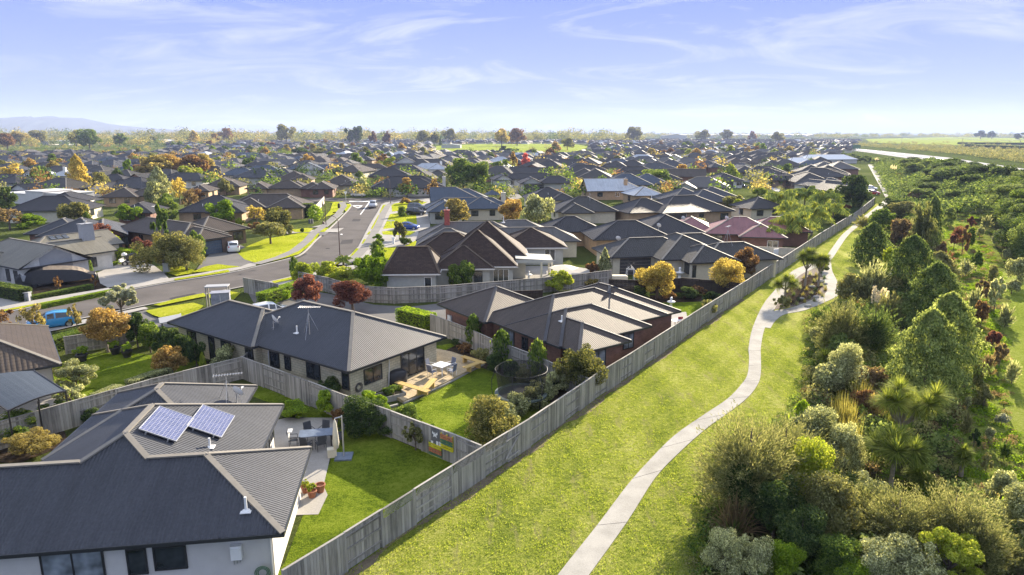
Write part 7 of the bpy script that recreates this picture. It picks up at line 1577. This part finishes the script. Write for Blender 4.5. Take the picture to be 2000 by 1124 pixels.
for i, (x, y, t, wv, c) in enumerate(SP):
    where = 'far left on the horizon' if x < 330 else ('above the junction street' if x < 700 else ('beyond the middle rows' if x < 960 else ('behind the open field' if x < 1180 else 'near the warehouse skyline' if x < 1600 else 'at the far right fields')))
    sz = 'tall' if y-t > 24 else ('rounded' if wv > 24 else 'small')
    plant('poplar' if c == 'gold' and x < 400 else ('cone' if wv < 8 else 'round'), x, y, t, wv, c, '%s %s tree %s, %s' % (sz, NM[c], where, ['its crown broad','its crown narrow','its crown uneven','its crown full'][i % 4]), 'tree', 'single trees in the far suburb', lod=1 if wv > 26 else 2)
for X, Y in FREE[:]:
    if len([0 for o in bpy.data.objects if o.get('category') == 'tree']) > 285: break
    if Y > 900: continue
    c = q.choice(['green','dark','olive','autumn','olive','green','orange','rust','lime','bright']); wd_ = q.uniform(5,9)
    plant(q.choice(['round','round','dome']), 0, 0, 0, 0, c, 'garden tree with %s crown between the roofs of the %s' % ({**NM,'bright':'bright green'}[c], 'middle rows' if Y < 300 else ('farther rows' if Y < 470 else 'hazy far rows')), 'tree', 'garden trees between far roofs', world=(X + q.uniform(-4,4), Y + q.uniform(-4,4)), dims=(wd_, wd_*q.uniform(.7,1.0)), trunk=False, name='tree')
# street-side bushes and low trees between far roofs, and the wooded horizon, each as one mass
def mass(name, pts, leaf, label, n_per, ls, cat='trees'):
    rr = np.random.RandomState(len(pts)); P = []; A = []; Bv = []
    for X, Y, w_, h_ in pts:
        n = n_per; u = unit(rr.normal(size=(n,3))); u[:,2] = np.abs(u[:,2]); r_ = rr.uniform(.5,1,n)[:,None]
        p = u*r_*np.array([w_/2, w_/2, h_*.72]) + np.array([X, Y, h_*.28 + (bankz(X, Y) if X > 90 and Y < 420 else 0)]); l = ls*w_
        nn = unit(u + rr.normal(0,.7,(n,3))); a = unit(np.cross(nn, rr.normal(size=(n,3)))); b_ = np.cross(nn, a); s = rr.uniform(.6,1.3,(n,1))*l
        P.append(p); A.append(a*s); Bv.append(b_*s*.7)
    me = leafmesh(name, np.concatenate(P), np.concatenate(A), np.concatenate(Bv)); me.materials.append(LM[leaf]); o = inst(name, me); return tag(o, label, cat, None, 'stuff')
cols = {'green': [], 'olive': [], 'autumn': [], 'dark': [], 'rustc': []}
for k in range(3600):
    Y = 190 + 1300*q.random()**1.3; px = q.uniform(-60, 1700); X = (px-1000)/F*Y
    if X > .49*Y - 20: continue
    if Y > 560 and 830 < px < 1160 and Y < 1150 and q.random() < .9: continue
    if any((X-a)**2 + (Y-b)**2 < (r+1.5)**2 for a, b, r in OCC): continue
    cl_ = q.choice(['green','olive','olive','autumn','dark','dark','green','rustc']); w_ = q.choice([q.uniform(2.5,5), q.uniform(3,6), q.uniform(5,9)]); cols[cl_].append((X, Y, w_, w_*q.uniform(.5,.9)))
for c, pt_ in cols.items(): mass('garden_foliage', pt_, 'rust' if c == 'rustc' else c, 'small %s garden plants filling the gaps between far houses' % {'green':'green','rustc':'rust-coloured','olive':'olive','autumn':'yellow-brown','dark':'dark green'}[c], 110, .055, 'garden plants')
hz = {'olive': [], 'far': [], 'autumn': [], 'dark': []}
for k in range(1900):
    Y = 1300 + 2400*q.random()**1.5; px = q.uniform(-150, 2150); X = (px-1000)/F*Y
    if px > 1250 and px < 1640 and Y < 2100: continue
    if px > 1640 and Y < 2300: continue
    w_ = q.uniform(14,34); hz[q.choice(['olive','far','far','autumn','dark'] if px < 900 else ['far','far','olive','dark'])].append((X, Y, w_, w_*q.uniform(.6,1.05)*(1 if px < 1200 else .75)))
for k in range(420):   # nearer woods at the left
    Y = q.uniform(900, 1500); px = q.uniform(-150, 640); X = (px-1000)/F*Y; w_ = q.uniform(9,20)
    if q.random() < (px-200)/500: continue
    hz[q.choice(['olive','far','autumn','autumn','dark'])].append((X, Y, w_, w_*q.uniform(.5,.85)))
for c, pt_ in hz.items(): mass('treeline', pt_, c, 'hazy wooded horizon belt of %s crowns' % {'olive':'olive','far':'mid green','autumn':'yellow-brown','dark':'dark'}[c], 170, .045)
# scrub beyond the motorway
pts = []
def mway(x): return float(np.interp(x, [1622,1700,1850,2000,2150], [286,291,305,326,347]))
for k in range(1500):
    x = q.uniform(1625, 2150); y = q.uniform(279, mway(x)-1.5 - (x-1625)*.012)
    if q.random() > (y-272)/30: continue
    P = U(x, y); w_ = q.uniform(3,8); pts.append((P.x, P.y, w_, w_*.55))
mass('treeline', pts, 'far', 'rough olive scrub and young willows beyond the motorway', 90, .06)
pts = []
for k in range(260):
    x = q.uniform(1560, 1640); y = 285 + q.random()*12; P = U(x, y); w_ = q.uniform(4,8); pts.append((P.x, P.y, w_, w_*.6))
mass('treeline', pts, 'dark', 'dark planting strip at the end of the motorway', 90, .06)
hedge((1888,288),(2080,296), 5, 3.5, 'dark', 'long dark shelter hedge in the far right fields', lod=2); hedge((1870,282),(2000,283), 5, 3, 'dark', 'dark shelter hedge farther off behind the poles', lod=2)
# ---------------------------------------------------------------- undergrowth of the reserve
def inpoly(x, y, poly):
    c = False; n = len(poly)
    for i in range(n):
        (x0,y0),(x1,y1) = poly[i], poly[(i+1) % n]
        if (y0 > y) != (y1 > y) and x < (x1-x0)*(y-y0)/(y1-y0) + x0: c = not c
    return c
UG = [(1375,1180),(1378,1124),(1400,960),(1500,870),(1578,795),(1588,740),(1592,650),(1650,590),(1700,540),(1680,505),(1675,470),(1720,432),(1745,395),(1720,340),(1705,315),(1760,318),(1815,360),(1830,440),(1835,520),(1850,600),(1858,700),(1862,800),(1885,900),(1960,1000),(2100,1180)]
def scatter(poly, n, dens=1.0):
    W = [tuple(U(*p).xy) for p in poly]; xs = [p[0] for p in W]; ys = [p[1] for p in W]; o = []
    while len(o) < n:
        x, y = q.uniform(min(xs),max(xs)), q.uniform(min(ys),max(ys))
        if inpoly(x, y, W) and q.random() < min(1, (60/max(y,30))**.6): o.append((x, y))
    return o
def cover(name, poly, n, leaf, label, wr, hr, n_per, ls, cat='ground cover'):
    return mass(name, [(x, y, w_, w_*q.uniform(*hr)) for x, y in scatter(poly, n) for w_ in (q.uniform(*wr),)], leaf, label, n_per, ls, cat)
cover('undergrowth', UG, 420, 'mangrove', 'dark green low growth under the reserve shrubs', (1.2,2.6), (.4,.8), 230, .05); cover('undergrowth', UG, 420, 'olive', 'olive low growth between the reserve shrubs', (1.0,2.2), (.4,.8), 200, .05); cover('undergrowth', UG, 150, 'brown', 'brown bracken and dead growth between the reserve shrubs', (1.0,2.0), (.4,.7), 200, .05); cover('undergrowth', UG, 220, 'green', 'fresh green low growth between the reserve shrubs', (1.0,2.2), (.5,.9), 220, .05)
STR = [(1880,1000),(1870,850),(1855,700),(1880,600),(1850,520),(1835,450),(1900,430),(1960,540),(1965,700),(1990,860),(2080,960),(2080,1100),(1960,1060)]
cover('weeds', STR, 480, 'bright', 'bright green weeds carpeting the bare strip', (.5,1.6), (.12,.25), 150, .05); cover('weeds', STR, 160, 'brown', 'dry brown weeds in the bare strip', (.4,1.1), (.3,.6), 110, .06)
BK = [(1700,312),(1760,320),(1800,330),(1860,350),(1960,385),(2100,440),(2100,580),(2000,520),(1960,440),(1840,425),(1770,420),(1740,390)]
cover('undergrowth', BK, 900, 'mangrove', 'close evergreen growth covering the motorway bank', (3,6), (.35,.6), 120, .05); cover('undergrowth', BK, 250, 'green', 'lighter green patches on the motorway bank', (2.5,5), (.4,.6), 120, .05)
EDGE = [(1371,1150),(1371,1124),(1394,956),(1440,905),(1500,860),(1542,812),(1575,790),(1583,740),(1590,700),(1588,640),(1600,606)]
ew = [U(*p).xy for p in EDGE]; pts = []
for a, b_ in zip(ew[:-1], ew[1:]):
    for k in range(max(2, int((b_-a).length*2.2))):
        p_ = a.lerp(b_, q.random()); w_ = q.uniform(.5,1.5); pts.append((p_.x + q.gauss(0,.45), p_.y + q.gauss(0,.3), w_, w_*q.uniform(.3,.7)))
mass('undergrowth', pts[::2], 'green', 'ragged green growth along the lawn edge of the planting', 160, .05, 'ground cover'); mass('undergrowth', pts[1::2], 'olive', 'ragged olive growth along the lawn edge of the planting', 160, .05, 'ground cover')
# worn bare soil along the foot of the long fence
fw = [U(*p).xy for p in LF[:9]]; wl, wr_ = [], []
for a, b_ in zip(fw[:-1], fw[1:]):
    n_ = max(2, int((b_-a).length/.5)); d = (b_-a).normalized(); nn = Vector((d.y, -d.x))
    for k in range(n_): c = a.lerp(b_, k/n_); wl.append(c + nn*.04); wr_.append(c + nn*(.42 + .28*math.sin(len(wl)*.37)*math.sin(len(wl)*.11) + q.uniform(-.12,.14)))
sheet('bare_soil', [[wl[i], wl[i+1], wr_[i+1], wr_[i]] for i in range(len(wl)-1)], 0.02, M['soil'], world=True)
# mown grass blades over the nearest lawns
rg = np.random.RandomState(8)
def turf(poly, n, label, size=(.05,.10)):
    W = [tuple(U(*p).xy) for p in poly]; xs = [p[0] for p in W]; ys = [p[1] for p in W]; X = rg.uniform(min(xs),max(xs),n*4); Y = rg.uniform(min(ys),max(ys),n*4); ok = np.zeros(n*4, bool)
    c = np.zeros(n*4, bool); m = len(W)
    for i in range(m):
        (x0,y0),(x1,y1) = W[i], W[(i+1) % m]; t_ = ((y0 > Y) != (y1 > Y)) & (X < (x1-x0)*(Y-y0)/(y1-y0+1e-12) + x0); c ^= t_
    cl_ = np.sin(X*1.9 + np.sin(Y*1.3)*2)*np.sin(Y*2.3 + np.sin(X*.9)*2) + rg.normal(0,.6,n*4); c &= (cl_ > -.1) & (rg.uniform(0,1,n*4) < np.clip((34/np.maximum(Y,10))**1.2, 0, 1))
    X, Y = X[c][:n], Y[c][:n]; k = len(X); A = np.stack([rg.normal(0,.35,k), rg.normal(0,.35,k), np.ones(k)],1); A = unit(A)*rg.uniform(*size,(k,1))*.5; B_ = unit(np.cross(A, rg.normal(size=(k,3))))*rg.uniform(.008,.02,(k,1)); P = np.stack([X, Y, .012 + A[:,2]],1)
    me = leafmesh('grass', P, A, B_); me.materials.append(LM['turf']); tag(inst('grass', me), label, 'grass', None, 'stuff')
pe = [tuple(p) for p in lp[:-6]]
turf([(560,1196),(677,1118),(946,934),(1035,875),(1159,783),(1234,733),(1350,651),(1430,600),(1500,590)] + [(p[0]-3,p[1]) for p in pe[::-1] if p[1] > 600], 90000, 'mown grass blades between the long fence and the footpath')
turf([(p[0]+4,p[1]) for p in [tuple(v) for v in rp] if p[1] > 640] + [(1588,640),(1590,700),(1583,740),(1575,790),(1500,860),(1440,905),(1394,956),(1371,1010),(1371,1190),(1118,1190)], 60000, 'mown grass blades between the footpath and the planting')
# ================================================================ haze
b = MB(); b.box((0, 4000, 109), (16000, 8800, 220)); hz_ = b.build('haze', plain('haze', (1,1,1)))
hm = bpy.data.materials.new('haze_air'); hm.use_nodes = True; t = hm.node_tree; t.nodes.clear(); oo = t.nodes.new('ShaderNodeOutputMaterial'); pv = t.nodes.new('ShaderNodeVolumePrincipled')
pv.inputs['Color'].default_value = (0.55, 0.66, 1.0, 1); pv.inputs['Density'].default_value = HAZE; pv.inputs['Anisotropy'].default_value = 0.1
t.links.new(pv.outputs[0], oo.inputs['Volume']); hz_.data.materials.clear(); hz_.data.materials.append(hm); tag(hz_, kind='stuff')
